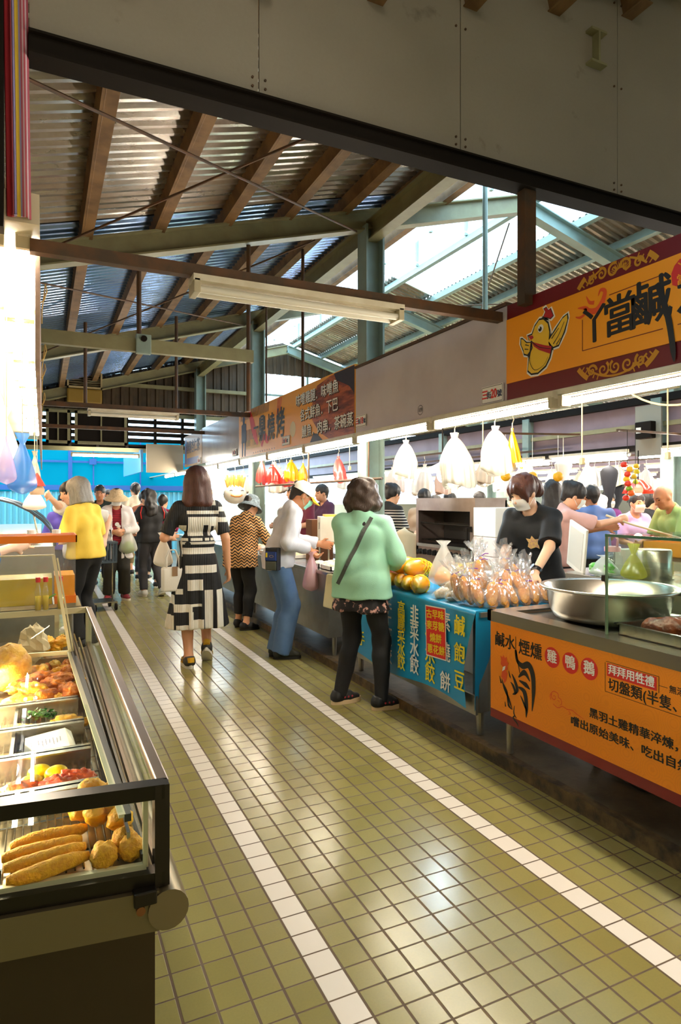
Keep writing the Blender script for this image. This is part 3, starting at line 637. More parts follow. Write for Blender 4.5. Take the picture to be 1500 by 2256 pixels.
# ================================================================== SOFT FORMS (smoothly blended volumes turned into one mesh)
class SDF:
    def __init__(s, lo, hi, h):
        s.lo = np.array(lo, float); s.h = h; s.n = np.maximum(3, np.ceil((np.array(hi, float) - s.lo)/h).astype(int) + 1)
        s.F = np.full(s.n, 1.0, np.float32); s.ax = [s.lo[i] + h*np.arange(s.n[i]) for i in range(3)]
    def reg(s, lo, hi):
        a = np.clip(np.floor((np.array(lo) - s.lo)/s.h).astype(int), 0, s.n - 1); b = np.clip(np.ceil((np.array(hi) - s.lo)/s.h).astype(int) + 1, 1, s.n)
        sl = tuple(slice(int(x), int(max(x + 1, y))) for x, y in zip(a, b))
        X, Y, Z = np.meshgrid(*[s.ax[i][sl[i]] for i in range(3)], indexing='ij'); return sl, np.stack((X, Y, Z), -1)
    def put(s, sl, d, k, sub=False):
        f = s.F[sl]
        if sub: s.F[sl] = np.maximum(f, -d); return s
        if k > 0:
            hh = np.clip(.5 + .5*(f - d)/k, 0, 1); s.F[sl] = f*(1 - hh) + d*hh - k*hh*(1 - hh)
        else: s.F[sl] = np.minimum(f, d)
        return s
    def cap(s, a, b, ra, rb=None, k=.02, flat=None, cut=0, sub=False):
        a = np.array(a, float); b = np.array(b, float); rb = ra if rb is None else rb; pad = max(ra, rb)*(1 if flat is None else max(1, flat[1])) + k + 2*s.h
        sl, P = s.reg(np.minimum(a, b) - pad, np.maximum(a, b) + pad); ba = b - a; L2 = max(ba @ ba, 1e-9)
        t = np.clip(((P - a) @ ba)/L2, 0, 1); e = P - a - t[..., None]*ba; sc = 1.
        if flat is not None:
            n = np.array(flat[0], float); n /= np.linalg.norm(n); e = e + (e @ n)[..., None]*n*(1/flat[1] - 1); sc = min(1, flat[1])
        d = (np.linalg.norm(e, axis=-1) - (ra + (rb - ra)*t))*sc; u = ba/math.sqrt(L2)
        if cut & 1: d = np.maximum(d, (P - b) @ u)
        if cut & 2: d = np.maximum(d, (a - P) @ u)
        return s.put(sl, d, k, sub)
    def ell(s, c, r, rot=None, k=.02, sub=False):
        c = np.array(c, float); r = np.array(r, float); pad = r.max() + k + 2*s.h; sl, P = s.reg(c - pad, c + pad); q = P - c
        if rot is not None: q = q @ np.array(rot)        # world -> local
        k0 = np.linalg.norm(q/r, axis=-1); k1 = np.maximum(np.linalg.norm(q/(r*r), axis=-1), 1e-6); return s.put(sl, k0*(k0 - 1)/k1, k, sub)
    def keep(s, n, d0):
        """keep n.p <= d0"""
        n = np.array(n, float); v = s.ax[0][:, None, None]*n[0] + s.ax[1][None, :, None]*n[1] + s.ax[2][None, None, :]*n[2]; s.F = np.maximum(s.F, (v - d0).astype(np.float32)); return s
    def surf(s):
        F = s.F; I = F < 0
        c = [(0,0,0),(1,0,0),(0,1,0),(1,1,0),(0,0,1),(1,0,1),(0,1,1),(1,1,1)]
        def sh(A, o): return A[o[0]:A.shape[0]-1+o[0], o[1]:A.shape[1]-1+o[1], o[2]:A.shape[2]-1+o[2]]
        cnt = sum(sh(I, o).astype(np.int8) for o in c); act = (cnt > 0) & (cnt < 8); idx = np.argwhere(act)
        if len(idx) == 0: return np.zeros((0, 3)), []
        vid = np.full(act.shape, -1, np.int64); vid[act] = np.arange(len(idx)); vals = np.stack([F[idx[:, 0]+o[0], idx[:, 1]+o[1], idx[:, 2]+o[2]] for o in c], 1)
        pos = np.zeros((len(idx), 3)); num = np.zeros(len(idx))
        for i in range(8):
            for ax in range(3):
                if c[i][ax]: continue
                j = i + (1, 2, 4)[ax]; a = vals[:, i]; b = vals[:, j]; m = (a < 0) != (b < 0); t = np.where(m, a/np.where(m, a - b, 1), 0)
                p = np.tile(np.array(c[i], float), (len(idx), 1)); p[:, ax] += t; pos += p*m[:, None]; num += m
        V = s.lo + (idx + pos/num[:, None])*s.h; Fs = []
        for ax in range(3):
            o = [0, 0, 0]; o[ax] = 1; A = I[tuple(slice(0, I.shape[i] - o[i]) for i in range(3))]; B = I[tuple(slice(o[i], None) for i in range(3))]
            e = np.argwhere(A != B); u, w = [(1, 2), (2, 0), (0, 1)][ax]
            ok = (e[:, u] > 0) & (e[:, w] > 0) & (e[:, u] < I.shape[u]-1) & (e[:, w] < I.shape[w]-1); e = e[ok]
            def g(du, dw): q = e.copy(); q[:, u] += du; q[:, w] += dw; return vid[q[:, 0], q[:, 1], q[:, 2]]
            Q = np.stack((g(-1, -1), g(0, -1), g(0, 0), g(-1, 0)), 1); fl = A[e[:, 0], e[:, 1], e[:, 2]]; Q[~fl] = Q[~fl][:, ::-1]; Fs.append(Q[(Q >= 0).all(1)])
        return V, np.concatenate(Fs)
    def mesh(s, name, m, smooth_it=1, fold=None, disp=None):
        V, Q = s.surf()
        for _ in range(smooth_it):
            A = np.zeros_like(V); n = np.zeros(len(V))
            for a, b in ((0, 1), (1, 2), (2, 3), (3, 0)):
                np.add.at(A, Q[:, a], V[Q[:, b]]); np.add.at(n, Q[:, a], 1); np.add.at(A, Q[:, b], V[Q[:, a]]); np.add.at(n, Q[:, b], 1)
            V = V*.5 + .5*A/np.maximum(n, 1)[:, None]
        if fold or disp:
            N = np.zeros_like(V); fn = np.cross(V[Q[:, 2]] - V[Q[:, 0]], V[Q[:, 3]] - V[Q[:, 1]])
            for a in range(4): np.add.at(N, Q[:, a], fn)
            N /= np.maximum(np.linalg.norm(N, axis=1), 1e-9)[:, None]
            if fold:
                amp, fr, seed = fold; rg = np.random.RandomState(seed); d = np.zeros(len(V))
                for i in range(7): kv = rg.normal(size=3)*fr; kv[2] *= .45; d += np.sin(V @ kv + rg.rand()*6.28 + 1.5*np.sin(V @ (rg.normal(size=3)*fr*.5)))/7
                V = V + N*(amp*d*2.2)[:, None]
            if disp: V = disp(V, N)
        me = bpy.data.meshes.new(name); me.from_pydata(V.tolist(), [], Q.tolist()); mm = m if isinstance(m, (list, tuple)) else [m]
        for x in mm: me.materials.append(x)
        me.polygons.foreach_set('use_smooth', [True]*len(me.polygons)); me.update(); return me
def ik(a, t, l1, l2, pole):
    a = Vector(a); t = Vector(t); d = t - a; D = min(d.length, (l1 + l2)*.998); u = d.normalized(); x = (l1*l1 - l2*l2 + D*D)/(2*D); y = math.sqrt(max(l1*l1 - x*x, 0))
    p = Vector(pole); p = (p - u*p.dot(u)).normalized(); return a + u*x + p*y, a + u*D
# ------------------------------------------------------------------ people
def skin(name, col): return M(name, col, .5, 0., bump=(160, .04), Subsurface_Weight=.08, Subsurface_Scale=.01) if name not in MATS else MATS[name]
SKIN = skin('skin_warm', '#d9a07a'); SKINL = skin('skin_light', '#e8b998'); SKINT = skin('skin_tan', '#b97b55')
def hair_mat(name, c1, c2):
    t = NT(name); mp = t.n('Mapping'); mp.inputs['Scale'].default_value = (1, 1, .06); t.t.links.new(t.coord(), mp.inputs[0]); n = t.noise(240, 3, mp.outputs[0])
    t.pbr(t.mix(n, lin(c1), lin(c2)), .48, 0., t.bump(n, .7, .005)); return t.m
H_BLACK = hair_mat('hair_black', '#0c0908', '#2a2019'); H_BROWN = hair_mat('hair_brown', '#2a120a', '#5c2a16'); H_DKBR = hair_mat('hair_dark_brown', '#1d120c', '#4a3222'); H_GREY = hair_mat('hair_grey', '#5d5a56', '#a39f98')
EYE = M('eye_dark', '#120d0b', .2); LIP = M('lip', '#b0604e', .5)
MASKW = M('mask_white', '#f4f2ec', .7); MASKG = M('mask_green', '#8fd6bd', .7)
BLACK = M('black_cloth', '#0d0d0f', .8, 0., bump=(300, .1)); SOLE = M('white_sole', '#e6dfcf', .6); SHOEB = M('black_shoe', '#131214', .6)
class Person:
    def __init__(s, label, loc, heading, H=1.6, male=False, lean=0, twist=0, side=0, skin=SKIN, head=(0, 0), feet=None, hands=None, vox=.0095, shw=None, wide=1., sit=0.):
        """feet: ((x, y, lift, turn, pitch), ...) left then right; hands: ((x, y, z) | None, ...) wrist targets; head=(pitch down, yaw left)"""
        s.root = thing('person', label, 'person', loc, heading); s.S = S = H/1.6; s.vox = vox; s.male = male; s.skinm = skin; V3 = Vector
        s.P = V3((0, 0, .86 - sit))*S; s.wide = wide
        s.U = Matrix.Rotation(R(twist), 3, 'Z') @ Matrix.Rotation(R(-lean), 3, 'X') @ Matrix.Rotation(R(side), 3, 'Y')
        shw = shw or (.175 if male else .152); s.shw = shw
        up = lambda x, y, z: s.P + s.U @ (V3((x, y, z))*S)
        s.up = up; s.sh = [up(-shw, -.01, .420), up(shw, -.01, .420)]; s.nb = up(0, -.012, .485)
        s.HM = Matrix.Rotation(R(head[1]), 3, 'Z') @ Matrix.Rotation(R(-head[0]), 3, 'X') @ Matrix.Rotation(R(head[2] if len(head) > 2 else 0), 3, 'Y')
        s.hc = s.nb + s.HM @ (V3((0, .035, .14))*S)
        s.hd = lambda x, y, z: s.hc + s.HM @ (V3((x, y, z))*S)
        feet = feet or ((-.09, 0, 0, 8, 0), (.09, 0, 0, -8, 0)); s.feet = feet; s.hip = [V3((-.082, 0, .84))*S - V3((0, 0, sit*S)), V3((.082, 0, .84))*S - V3((0, 0, sit*S))]; s.kn = []; s.an = []
        for i, f in enumerate(feet):
            fm = Matrix.Rotation(R(f[3]), 3, 'Z') @ Matrix.Rotation(R(-f[4]), 3, 'X'); a = V3((f[0], f[1], f[2])) + V3((0, 0, .078*S)); k, e = ik(s.hip[i], a, .395*S, .39*S, (0, 1, .0)); s.kn.append(k); s.an.append(e)
        s.el = []; s.wr = []; hands = hands or (None, None); s.handspec = []
        for i, h in enumerate(hands):
            sg = -1 if i == 0 else 1
            if h is None: h = (sg*(shw + .075), .03, .80)
            t = V3(h[:3])*S if len(h) < 7 else V3(h[:3]); pole = V3((sg*.5, -1, -.35)) if len(h) < 6 else V3(h[3:6])
            e, w = ik(s.sh[i], t, .265*S, .24*S, pole); s.el.append(e); s.wr.append(w)
        s.hands = {}
        s.lo = Vector((-.75, -.6, -.02)); s.hi = Vector((.75, .85, 1.9))
    def grid(s, pts, pad, vox=None):
        P = np.array([list(p) for p in pts]); return SDF(P.min(0) - pad, P.max(0) + pad, vox or s.vox)
    def hand(s, i, curl=25, palm=None, dirv=None, spread=1.):
        s.hands[i] = (curl, palm, dirv, spread); return s
    def _hand(s, f, i):
        curl, palm, dirv, spread = s.hands.get(i, (28, None, None, 1.)); S = s.S; sg = -1 if i == 0 else 1; w = s.wr[i]
        d = (Vector(dirv) if dirv else (w - s.el[i])).normalized(); n = Vector(palm) if palm else Vector((-sg, .1, 0)); n = (n - d*n.dot(d)).normalized(); x = d.cross(n)*(-1)   # x across the palm
        if x.y < 0: x = -x                                                     # thumb side towards the front
        kw = dict(flat=(n, .5), k=.012)
        f.cap(w, w + d*.085*S, .028*S, .036*S, **kw); f.cap(w + d*.05*S, w + d*.09*S + x*.012*S, .03*S, .03*S, **kw)
        for j, (off, ln) in enumerate(((.030, .068), (.010, .077), (-.010, .071), (-.029, .055))):
            p = w + d*.088*S + x*off*S*spread; a1 = R(curl*(.8 + .1*j)); a2 = R(curl*(1.9 + .15*j)); d1 = (d*math.cos(a1) + n*math.sin(a1) + x*off*1.2).normalized(); d2 = (d*math.cos(a2) + n*math.sin(a2) + x*off*.4).normalized()
            q = p + d1*ln*.5*S; f.cap(p - d1*.015, q, .0098*S, .0092*S, k=.006); f.cap(q, q + d2*ln*.5*S, .0092*S, .0075*S, k=.004)
        p = w + d*.03*S + x*.022*S; q = p + (d*.6 + x*.75 + n*.25).normalized()*.042*S; f.cap(p, q, .014*S, .011*S, k=.01); f.cap(q, q + (d*.9 + x*.2 + n*.45).normalized()*.033*S, .011*S, .0085*S, k=.004)
    def body(s):
        S = s.S; pts = s.sh + s.kn + s.an + s.el + s.wr + [s.P, s.hc, s.nb]; f = s.grid(pts, .22); w = s.wide; X = s.U @ Vector((1, 0, 0))
        f.cap(s.P - Vector((.07*S, 0, .01)), s.P + Vector((.07*S, 0, -.01)), .080*S*w, k=.03); 
        a = s.up(0, -.005, .13); f.cap(a - X*.048*S, a + X*.048*S, .068*S*w, k=.04); a = s.up(0, 0, .31); f.cap(a - X*.066*S, a + X*.066*S, .072*S*w, k=.04)
        f.cap(s.sh[0] + X*.03*S, s.sh[1] - X*.03*S, .042*S, k=.03); f.cap(s.nb - (s.U @ Vector((0, 0, .04*S))), s.hd(0, -.02, -.055), .055*S, .05*S, k=.03)
        mk = 1.12 if s.male else 1.
        for i in (0, 1):
            f.cap(s.hip[i], s.kn[i], .066*S, .048*S, k=.03); f.cap(s.kn[i], s.an[i], .052*S, .036*S, k=.02); m = s.kn[i].lerp(s.an[i], .3) - Vector((0, .018*S, 0)); f.cap(m, s.kn[i].lerp(s.an[i], .55), .048*S, .036*S, k=.03)
            f.cap(s.sh[i], s.el[i], .046*S*mk, .036*S*mk, k=.03); f.cap(s.el[i], s.wr[i], .037*S*mk, .026*S*mk, k=.012); s._hand(f, i)
            fm = s.footm(i); f.cap(s.an[i], fm @ Vector((0, -.03*S, .05*S)), .036*S, .034*S, k=.02); f.cap(fm @ Vector((0, -.03*S, .05*S)), fm @ Vector((0, .11*S, .035*S)), .034*S, .026*S, k=.02)
        s.headform(f); me = f.mesh('body', s.skinm, 2); return link('body', me, s.root)
    def footm(s, i):
        f = s.feet[i]; m = Matrix.Rotation(R(f[3]), 4, 'Z') @ Matrix.Rotation(R(-f[4]), 4, 'X'); a = s.an[i]; o = m @ Vector((0, 0, -.078*s.S)); m = m.copy(); m.translation = a + o; return m
    def headform(s, f):
        S = s.S; H = s.hd; rot = s.HM; E = lambda c, r, k=.02, sub=False: f.ell(H(*c), [q*S for q in r], rot, k, sub)
        E((0, -.012, .03), (.076, .096, .088), .03); E((0, .022, -.035), (.060, .070, .078), .03); E((0, .055, -.088), (.028, .024, .022), .025); E((0, .03, -.075), (.052, .05, .035), .03)
        f.cap(H(0, .086, .008), H(0, .106, -.030), .009*S, .015*S, k=.014); E((0, .072, .03), (.052, .022, .014), .02); E((.040, .060, -.025), (.022, .022, .018), .02); E((-.040, .060, -.025), (.022, .022, .018), .02)
        for sx in (-1, 1): E((sx*.076, -.004, -.012), (.010, .020, .032), .008); E((sx*.032, .094, .008), (.017, .014, .010), .0, True)
        E((0, .082, -.068), (.024, .012, .010), .008)
    def face(s):
        S = s.S; mb = MB(); r = s.HM.to_3x3()
        for sx in (-1, 1): mb.ell(s.hd(sx*.032, .078, .006), (.014*S, .007*S, .006*S), r, 10, 6)
        mb.build('eyes', EYE, s.root, True); mb = MB()
        for sx in (-1, 1): mb.tube([s.hd(sx*.016, .094, .030), s.hd(sx*.034, .092, .034), s.hd(sx*.052, .078, .029)], [.003*S, .0035*S, .002*S], 6)
        mb.build('eyebrows', H_BLACK, s.root, True); mb = MB(); mb.ell(s.hd(0, .092, -.064), (.022*S, .007*S, .006*S), r, 10, 6); mb.build('lips', LIP, s.root, True)
    def hair(s, m, prims, carve=(0, .120, -.062, .068, .080, .098), cutz=None, fold=(.004, 60, 3), vox=None, cutplane=None):
        S = s.S; f = s.grid([s.hd(x, y, z) for x in (-.14, .14) for y in (-.2, .15) for z in (.17, -.32)], .02, vox or s.vox*.9)
        for p in prims:
            if p[0] == 'e': f.ell(s.hd(*p[1]), [q*S for q in p[2]], s.HM, p[3] if len(p) > 3 else .03)
            else: f.cap(s.hd(*p[1]), s.hd(*p[2]), p[3]*S, p[4]*S, k=.025)
        if carve: f.ell(s.hd(*carve[:3]), [q*S for q in carve[3:]], s.HM, 0, True)
        if cutz is not None: n = s.HM @ Vector((0, 0, -1)); f.keep(n, n.dot(s.hd(0, 0, cutz)))
        return link('hair', f.mesh('hair', m, 1, fold), s.root)
    def mask(s, m=MASKW):
        S = s.S
        def fn(u, v):
            a = (u - .5)*2.3; z = -.012 - .088*v + .010*math.cos(a*1.4)*(1 - v) ; rr = .061 + .004*math.sin(v*math.pi); y = .024 + (.084 + .014*math.exp(-((v - .35)/.3)**2) - .020*v)*math.cos(a)**.9*.98 if abs(a) < 1.5 else .03
            x = (rr + .004)*math.sin(a)*1.03; return s.hd(x, y, z)
        mb = MB().grid(fn, 18, 10); o = mb.build('face_mask', m, s.root, True)
        b = MB()
        for sx in (-1, 1):
            for z in (0, -.075): b.tube([s.hd(sx*.060, .045, z), s.hd(sx*.078, .0, z*.4 - .005), s.hd(sx*.083, -.014, -.01)], .0016*S, 5)
        b.build('ear_loops', m, o); return o
    def top(s, m, hem=-.02, off=.012, sleeve='short', name='shirt', wide=1., fold=(.005, 26, 1), hipw=0., open_=False, slen=None, cuff=None, collar=0., mesh_disp=None, sl_off=0., hem_tilt=0., k=.028):
        """upper garment; hem measured from the pelvis point (scaled)"""
        S = s.S; w = wide*s.wide; X = s.U @ Vector((1, 0, 0)); f = s.grid(s.sh + s.el + s.wr + [s.P, s.P + Vector((0, 0, hem*S)), s.nb], .2)
        o = off
        a = s.up(0, 0, .31); f.cap(a - X*.078*S, a + X*.078*S, (.086 + o*.8)*S*w, k=k); a = s.up(0, -.005, .13); f.cap(a - X*.062*S, a + X*.062*S, (.088 + o)*S*w, k=k)
        f.cap(s.sh[0] + X*.03*S, s.sh[1] - X*.03*S, (.040 + o*.5)*S, k=k)
        for sx in (-1, 1): f.cap(s.up(sx*.045, -.012, .455), s.sh[0 if sx < 0 else 1], (.042 + o*.5)*S, (.042 + o*.5)*S, k=.03); f.cap(s.up(0, -.01, .40), s.up(0, -.012, .485), .072*S, .054*S, k=.03)
        if hem < .1:
            f.cap(s.P + Vector((-.072*S, 0, 0)), s.P + Vector((.072*S, 0, 0)), (.098 + o*.8 + hipw)*S*w, k=k)
            if hem < -.08: f.cap(s.P + Vector((-.078*S, 0, hem*S)), s.P + Vector((.078*S, 0, hem*S)), (.100 + o*.8 + hipw)*S*w, k=k)
        if hem < .1:              # cloth hangs straight from the chest
            for sx in (-1, 1): f.cap(s.up(sx*.064*w, 0, .30), s.P + Vector((sx*.066*S*w, .0, min(hem, -.02)*S)), (.084 + o*.7)*S*w, (.088 + o*.7 + hipw)*S*w, k=k)
        n = Vector((0, hem_tilt, -1)).normalized(); f.keep(n, n.dot(s.P + Vector((0, 0, hem*S))))
        if not collar: f.cap(s.nb - (s.U @ Vector((0, -.03*S, -.005))), s.hd(0, -.02, -.02), .062*S, .064*S, sub=True)
        else: f.cap(s.nb, s.nb.lerp(s.hd(0, -.02, -.055), collar), .068*S, .062*S, k=.02, cut=1)
        mk = 1.1 if s.male else 1.
        for i in (0, 1):
            o2 = o*.55 + sl_off*.5; r0, r1, r2 = (.045 + o2)*S*mk, (.042 + o2)*S*mk, (.031 + o2)*S*mk
            if sleeve == 'short': e = s.sh[i].lerp(s.el[i], slen or .72); f.cap(s.sh[i], e, r0, r1*1.15, k=.025, cut=1)
            elif sleeve == 'long': f.cap(s.sh[i], s.el[i], r0, r1, k=.025); f.cap(s.el[i], s.el[i].lerp(s.wr[i], slen or .94), r1, r2, k=.02, cut=1)
            elif sleeve == 'half': f.cap(s.sh[i], s.sh[i].lerp(s.el[i], .9), r0, r1*1.2, k=.025, cut=1)
        o_ = link(name, f.mesh(name, m, 1, fold, mesh_disp), s.root); return o_
    def pants(s, m, end=.93, off=.012, flare=0., name='trousers', waist=.10, fold=(.005, 22, 5), thigh=0.):
        S = s.S; f = s.grid(s.hip + s.kn + s.an + [s.P], .2); o = off
        f.cap(s.P + Vector((-.068*S, 0, -.01)), s.P + Vector((.068*S, 0, -.01)), (.094 + o*.6)*S*s.wide, k=.02); a = s.up(0, -.005, .08); f.cap(a + Vector((-.052*S, 0, 0)), a + Vector((.052*S, 0, 0)), (.082 + o*.5)*S*s.wide, k=.02)
        f.keep((0, 0, 1), s.P.z + waist*S)
        for i in (0, 1):
            f.cap(s.hip[i], s.kn[i], (.082 + o + thigh)*S, (.055 + o + flare*.4)*S, k=.03)
            if end > .5: f.cap(s.kn[i], s.kn[i].lerp(s.an[i], min(1.08, (end - .5)*2)), (.055 + o + flare*.4)*S, (.040 + o + flare)*S, k=.025, cut=1); m_ = s.kn[i].lerp(s.an[i], .3) - Vector((0, .018*S, 0)); f.cap(m_, s.kn[i].lerp(s.an[i], .55), (.050 + o)*S, (.040 + o)*S, k=.03)
        return link(name, f.mesh(name, m, 1, fold), s.root)
    def shoes(s, m=SHOEB, sole=SOLE, th=.026, high=0., extra=None):
        S = s.S
        for i in (0, 1):
            fm = s.footm(i); T = lambda x, y, z: fm @ Vector((x*S, y*S, z*S)); f = s.grid([T(-.06, -.09, 0), T(.06, .19, .14), T(.06, -.09, .14), T(-.06, .19, 0)], .03, min(s.vox, .008))
            f.cap(T(0, -.035, .048), T(0, .06, .045), .043*S, .044*S, k=.02); f.cap(T(0, .06, .04), T(0, .125, .032), .042*S, .034*S, k=.02, flat=(fm.to_3x3() @ Vector((0, 0, 1)), .75)); f.cap(T(0, -.03, .05), T(0, -.02, .088 + high), .043*S, .041*S, k=.015, cut=1)
            n = fm.to_3x3() @ Vector((0, 0, -1)); f.keep(n, n.dot(T(0, 0, th*.7)))
            o = link('shoe', f.mesh('shoe', m, 1), s.root); out = []
            for q in range(24):
                a = 2*math.pi*q/24; y = .045 + .122*math.sin(a); wd = .043 + .006*math.sin(a); out.append((wd*math.cos(a), y))
            mb = MB(); k = len(out); vs = [T(x*1.04, y, z) for z in (.0, th) for x, y in out]; mb.add(vs, [tuple(range(k-1, -1, -1)), tuple(range(k, 2*k))] + [(q, (q+1) % k, k+(q+1) % k, k+q) for q in range(k)])
            mb.build('sole', sole, o, 'auto')
            if extra: extra(s, i, fm, o)
        return s
# hair shapes in head coordinates
HS = dict(
    crop=[('e', (0, -.018, .030), (.081, .100, .086)), ('c', (0, -.075, .01), (0, -.07, -.06), .05, .035)],
    short=[('e', (0, -.018, .038), (.087, .108, .097)), ('c', (0, -.075, .01), (0, -.07, -.06), .05, .035)],
    bob=[('e', (0, -.016, .034), (.096, .114, .102)), ('c', (-.05, -.045, 0), (-.070, -.050, -.17), .058, .056), ('c', (.05, -.045, 0), (.070, -.050, -.17), .058, .056), ('c', (0, -.06, 0), (0, -.075, -.16), .06, .055), ('c', (-.075, .01, .0), (-.078, .015, -.15), .03, .032), ('c', (.075, .01, .0), (.078, .015, -.15), .03, .032)],
    puffy=[('e', (0, -.02, .035), (.112, .118, .105)), ('e', (-.07, -.03, -.05), (.06, .07, .075)), ('e', (.07, -.03, -.05), (.06, .07, .075)), ('e', (0, -.07, -.06), (.09, .06, .085)), ('e', (-.095, -.01, -.075), (.035, .045, .04)), ('e', (.098, -.01, -.07), (.035, .045, .04))],
    long=[('e', (0, -.016, .034), (.096, .114, .102)), ('c', (-.05, -.05, 0), (-.075, -.06, -.24), .06, .062), ('c', (.05, -.05, 0), (.07, -.06, -.24), .06, .062), ('c', (0, -.06, 0), (0, -.08, -.26), .06, .06), ('e', (.06, -.08, -.2), (.07, .06, .08)), ('e', (-.06, -.08, -.16), (.07, .06, .08))],
    pony=[('e', (0, -.014, .036), (.093, .115, .102)), ('e', (0, -.115, .02), (.03, .03, .03)), ('e', (0, -.15, -.02), (.045, .05, .07)), ('e', (0, -.16, -.06), (.035, .04, .05))],
    bun=[('e', (0, -.016, .036), (.091, .112, .101)), ('e', (0, -.10, .075), (.045, .045, .042)), ('c', (0, -.07, .0), (0, -.075, -.05), .045, .035)],
)
# ================================================================== RIGHT STALLS
XF = 2.22
def FP(y, z, x=XF): return plane_mat((x, y, z), (0, -1, 0), (0, 0, 1))
# ---- orange counter of the chicken stall
ct = thing('food_counter', 'long steel-topped food counter with an orange lettered front panel', 'counter')
CY0, CY1 = .3, 2.80
mb = MB()
mb.box((2.20, CY0, .765), (2.23, CY1, .822)).box((2.20, CY1 - .03, .765), (3.0, CY1, .822)).box((2.97, CY0, .765), (3.0, CY1, .822)).box((2.23, CY0, .812), (2.31, CY1 - .03, .822)).box((2.31, CY1 - .1, .812), (2.97, CY1 - .03, .822)).box((2.9, CY0, .812), (2.97, CY1 - .1, .822)).box((2.31, CY0, .812), (2.90, 2.05, .822)).box((2.31, 2.05, .797), (2.90, CY1 - .1, .803))
mb.build('worktop', STEEL, ct)
def swirl_orange():
    t = NT('orange_swirl_panel'); v = t.n('TexVoronoi', distance='EUCLIDEAN'); v.inputs['Scale'].default_value = 11; t.t.links.new(t.coord(), v.inputs[0])
    w = t.math('SINE', t.math('MULTIPLY', v.outputs['Distance'], 60.)); f = t.math('MULTIPLY', t.math('GREATER_THAN', w, .55), .3)
    t.pbr(t.mix(f, lin('#f28a0c'), lin('#e0780a')), .45); return t.m
MB().box((2.212, CY0, .29), (2.222, CY1 - .012, .766)).build('front_panel', swirl_orange(), ct)
MB().box((2.2115, CY0, .243), (2.2225, CY1 - .012, .29)).build('maroon_strip', M('maroon_vinyl', '#7a140e', .45), ct)
for x, y in ((2.262, 2.69), (2.93, 2.69), (2.262, 1.2), (2.93, 1.2)): MB().cyl((x, y, .765), (x, y, .068), .026, .018, 12).build('leg', STEEL2, ct)
MB().cyl((2.3, 2.45, .5), (2.55, 2.36, .068), .018, n=10).build('brace', STEEL2, ct)
A = plane_mat((2.2115, CY1 - .012, .245), (0, -1, 0), (0, 0, 1))
def tx(s_, u, v, size, m=INK, z=.0008, **k): return text(s_, size, m, ct, A @ Matrix.Translation((u, v, z)), **k)
tx('鹹水', .118, .425, .082, bold=.012); tx('煙燻', .31, .42, .085, bold=.012); mb = MB(); stroke(mb, [(.204, .36), (.204, .47)], .004, A, .001, 2); mb.build('divider_line', INK, ct)
mb = MB()
for u in (.462, .578, .691): circ(mb, (u, .42), .049, A, .0008, 32)
mb.build('red_discs', RINK, ct)
for ch, u in (('雞', .462), ('鴨', .578), ('鵝', .691)): tx(ch, u, .42, .066, WINK, .0016, bold=.015)
mb = MB(); poly(mb, [(.79, .415), (1.035, .415), (1.035, .47), (.79, .47)], A, .0008); mb.build('red_banner', RINK, ct); tx('拜拜用牲禮', .912, .443, .046, WINK, .0016, bold=.02)
mb = MB()
for a, b in (((.78, .47), (.78, .345)), ((.78, .345), (1.5, .345)), ((1.045, .475), (1.045, .41)), ((.785, .476), (1.045, .475)), ((1.045, .44), (1.085, .44))): stroke(mb, [a, b], .0022, A, .001, 2)
mb.build('frame_line', INK, ct)
tx('切盤類(半隻、1/4', .795, .378, .058, bold=.012, align='LEFT'); tx('無添', 1.09, .437, .034, align='LEFT')
tx('黑羽土雞精華淬煉，遵', .69, .225, .047, bold=.015, align='LEFT', sx=1.12); tx('嚐出原始美味、吃出自然鮮甜', .58, .155, .047, bold=.015, align='LEFT', sx=1.16)
# rooster brush drawing
mb = MB()
for p, w in (([(.235, .29), (.205, .40), (.215, .35), (.255, .33), (.30, .345), (.33, .30), (.335, .22), (.325, .12)], [.004, .012, .02, .03, .034, .032, .026, .003]),
             ([(.225, .265), (.27, .30), (.31, .265)], [.006, .03, .004]), ([(.23, .25), (.28, .24), (.31, .225)], [.006, .026, .004]), ([(.225, .215), (.27, .20), (.285, .13), (.282, .075)], [.006, .03, .024, .003]),
             ([(.24, .175), (.275, .13), (.29, .10)], [.004, .016, .003]), ([(.175, .27), (.20, .235), (.215, .20), (.20, .17)], [.004, .02, .022, .004]), ([(.165, .225), (.185, .21), (.20, .18), (.18, .165)], [.004, .016, .018, .003]),
             ([(.095, .225), (.115, .18), (.145, .14), (.175, .09)], [.004, .014, .016, .003]), ([(.11, .20), (.135, .165), (.15, .10), (.18, .085)], [.003, .012, .014, .002]), ([(.075, .235), (.09, .20)], [.003, .012]), ([(.15, .28), (.158, .255), (.165, .245)], [.003, .009, .003]),
             ([(.195, .11), (.19, .07), (.21, .05)], [.003, .01, .003]), ([(.20, .06), (.185, .045), (.215, .025), (.225, .01)], [.003, .01, .01, .003]), ([(.12, .11), (.125, .085)], [.003, .01]), ([(.14, .10), (.155, .09)], [.003, .009])):
    stroke(mb, p, w, A, .001)
mb.build('rooster_brushwork', INK, ct)
mb = MB(); poly(mb, [(.085, .30), (.09, .325), (.082, .345), (.10, .34), (.108, .355), (.12, .34), (.135, .35), (.135, .325), (.15, .32), (.14, .30), (.142, .285), (.125, .275), (.14, .265), (.13, .225), (.115, .205), (.105, .225), (.09, .235), (.095, .26), (.11, .285)], A, .001); mb.build('rooster_comb', VERM, ct)
mb = MB(); poly(mb, [(.098, .265), (.105, .29), (.125, .30), (.12, .28)], A, .0016); mb.build('rooster_cheek', WINK, ct)
mb = MB()
pts, ws = spiral((.475, .235), .018, 1.2, .005, 2.5); stroke(mb, pts, ws, A, .001, 3)
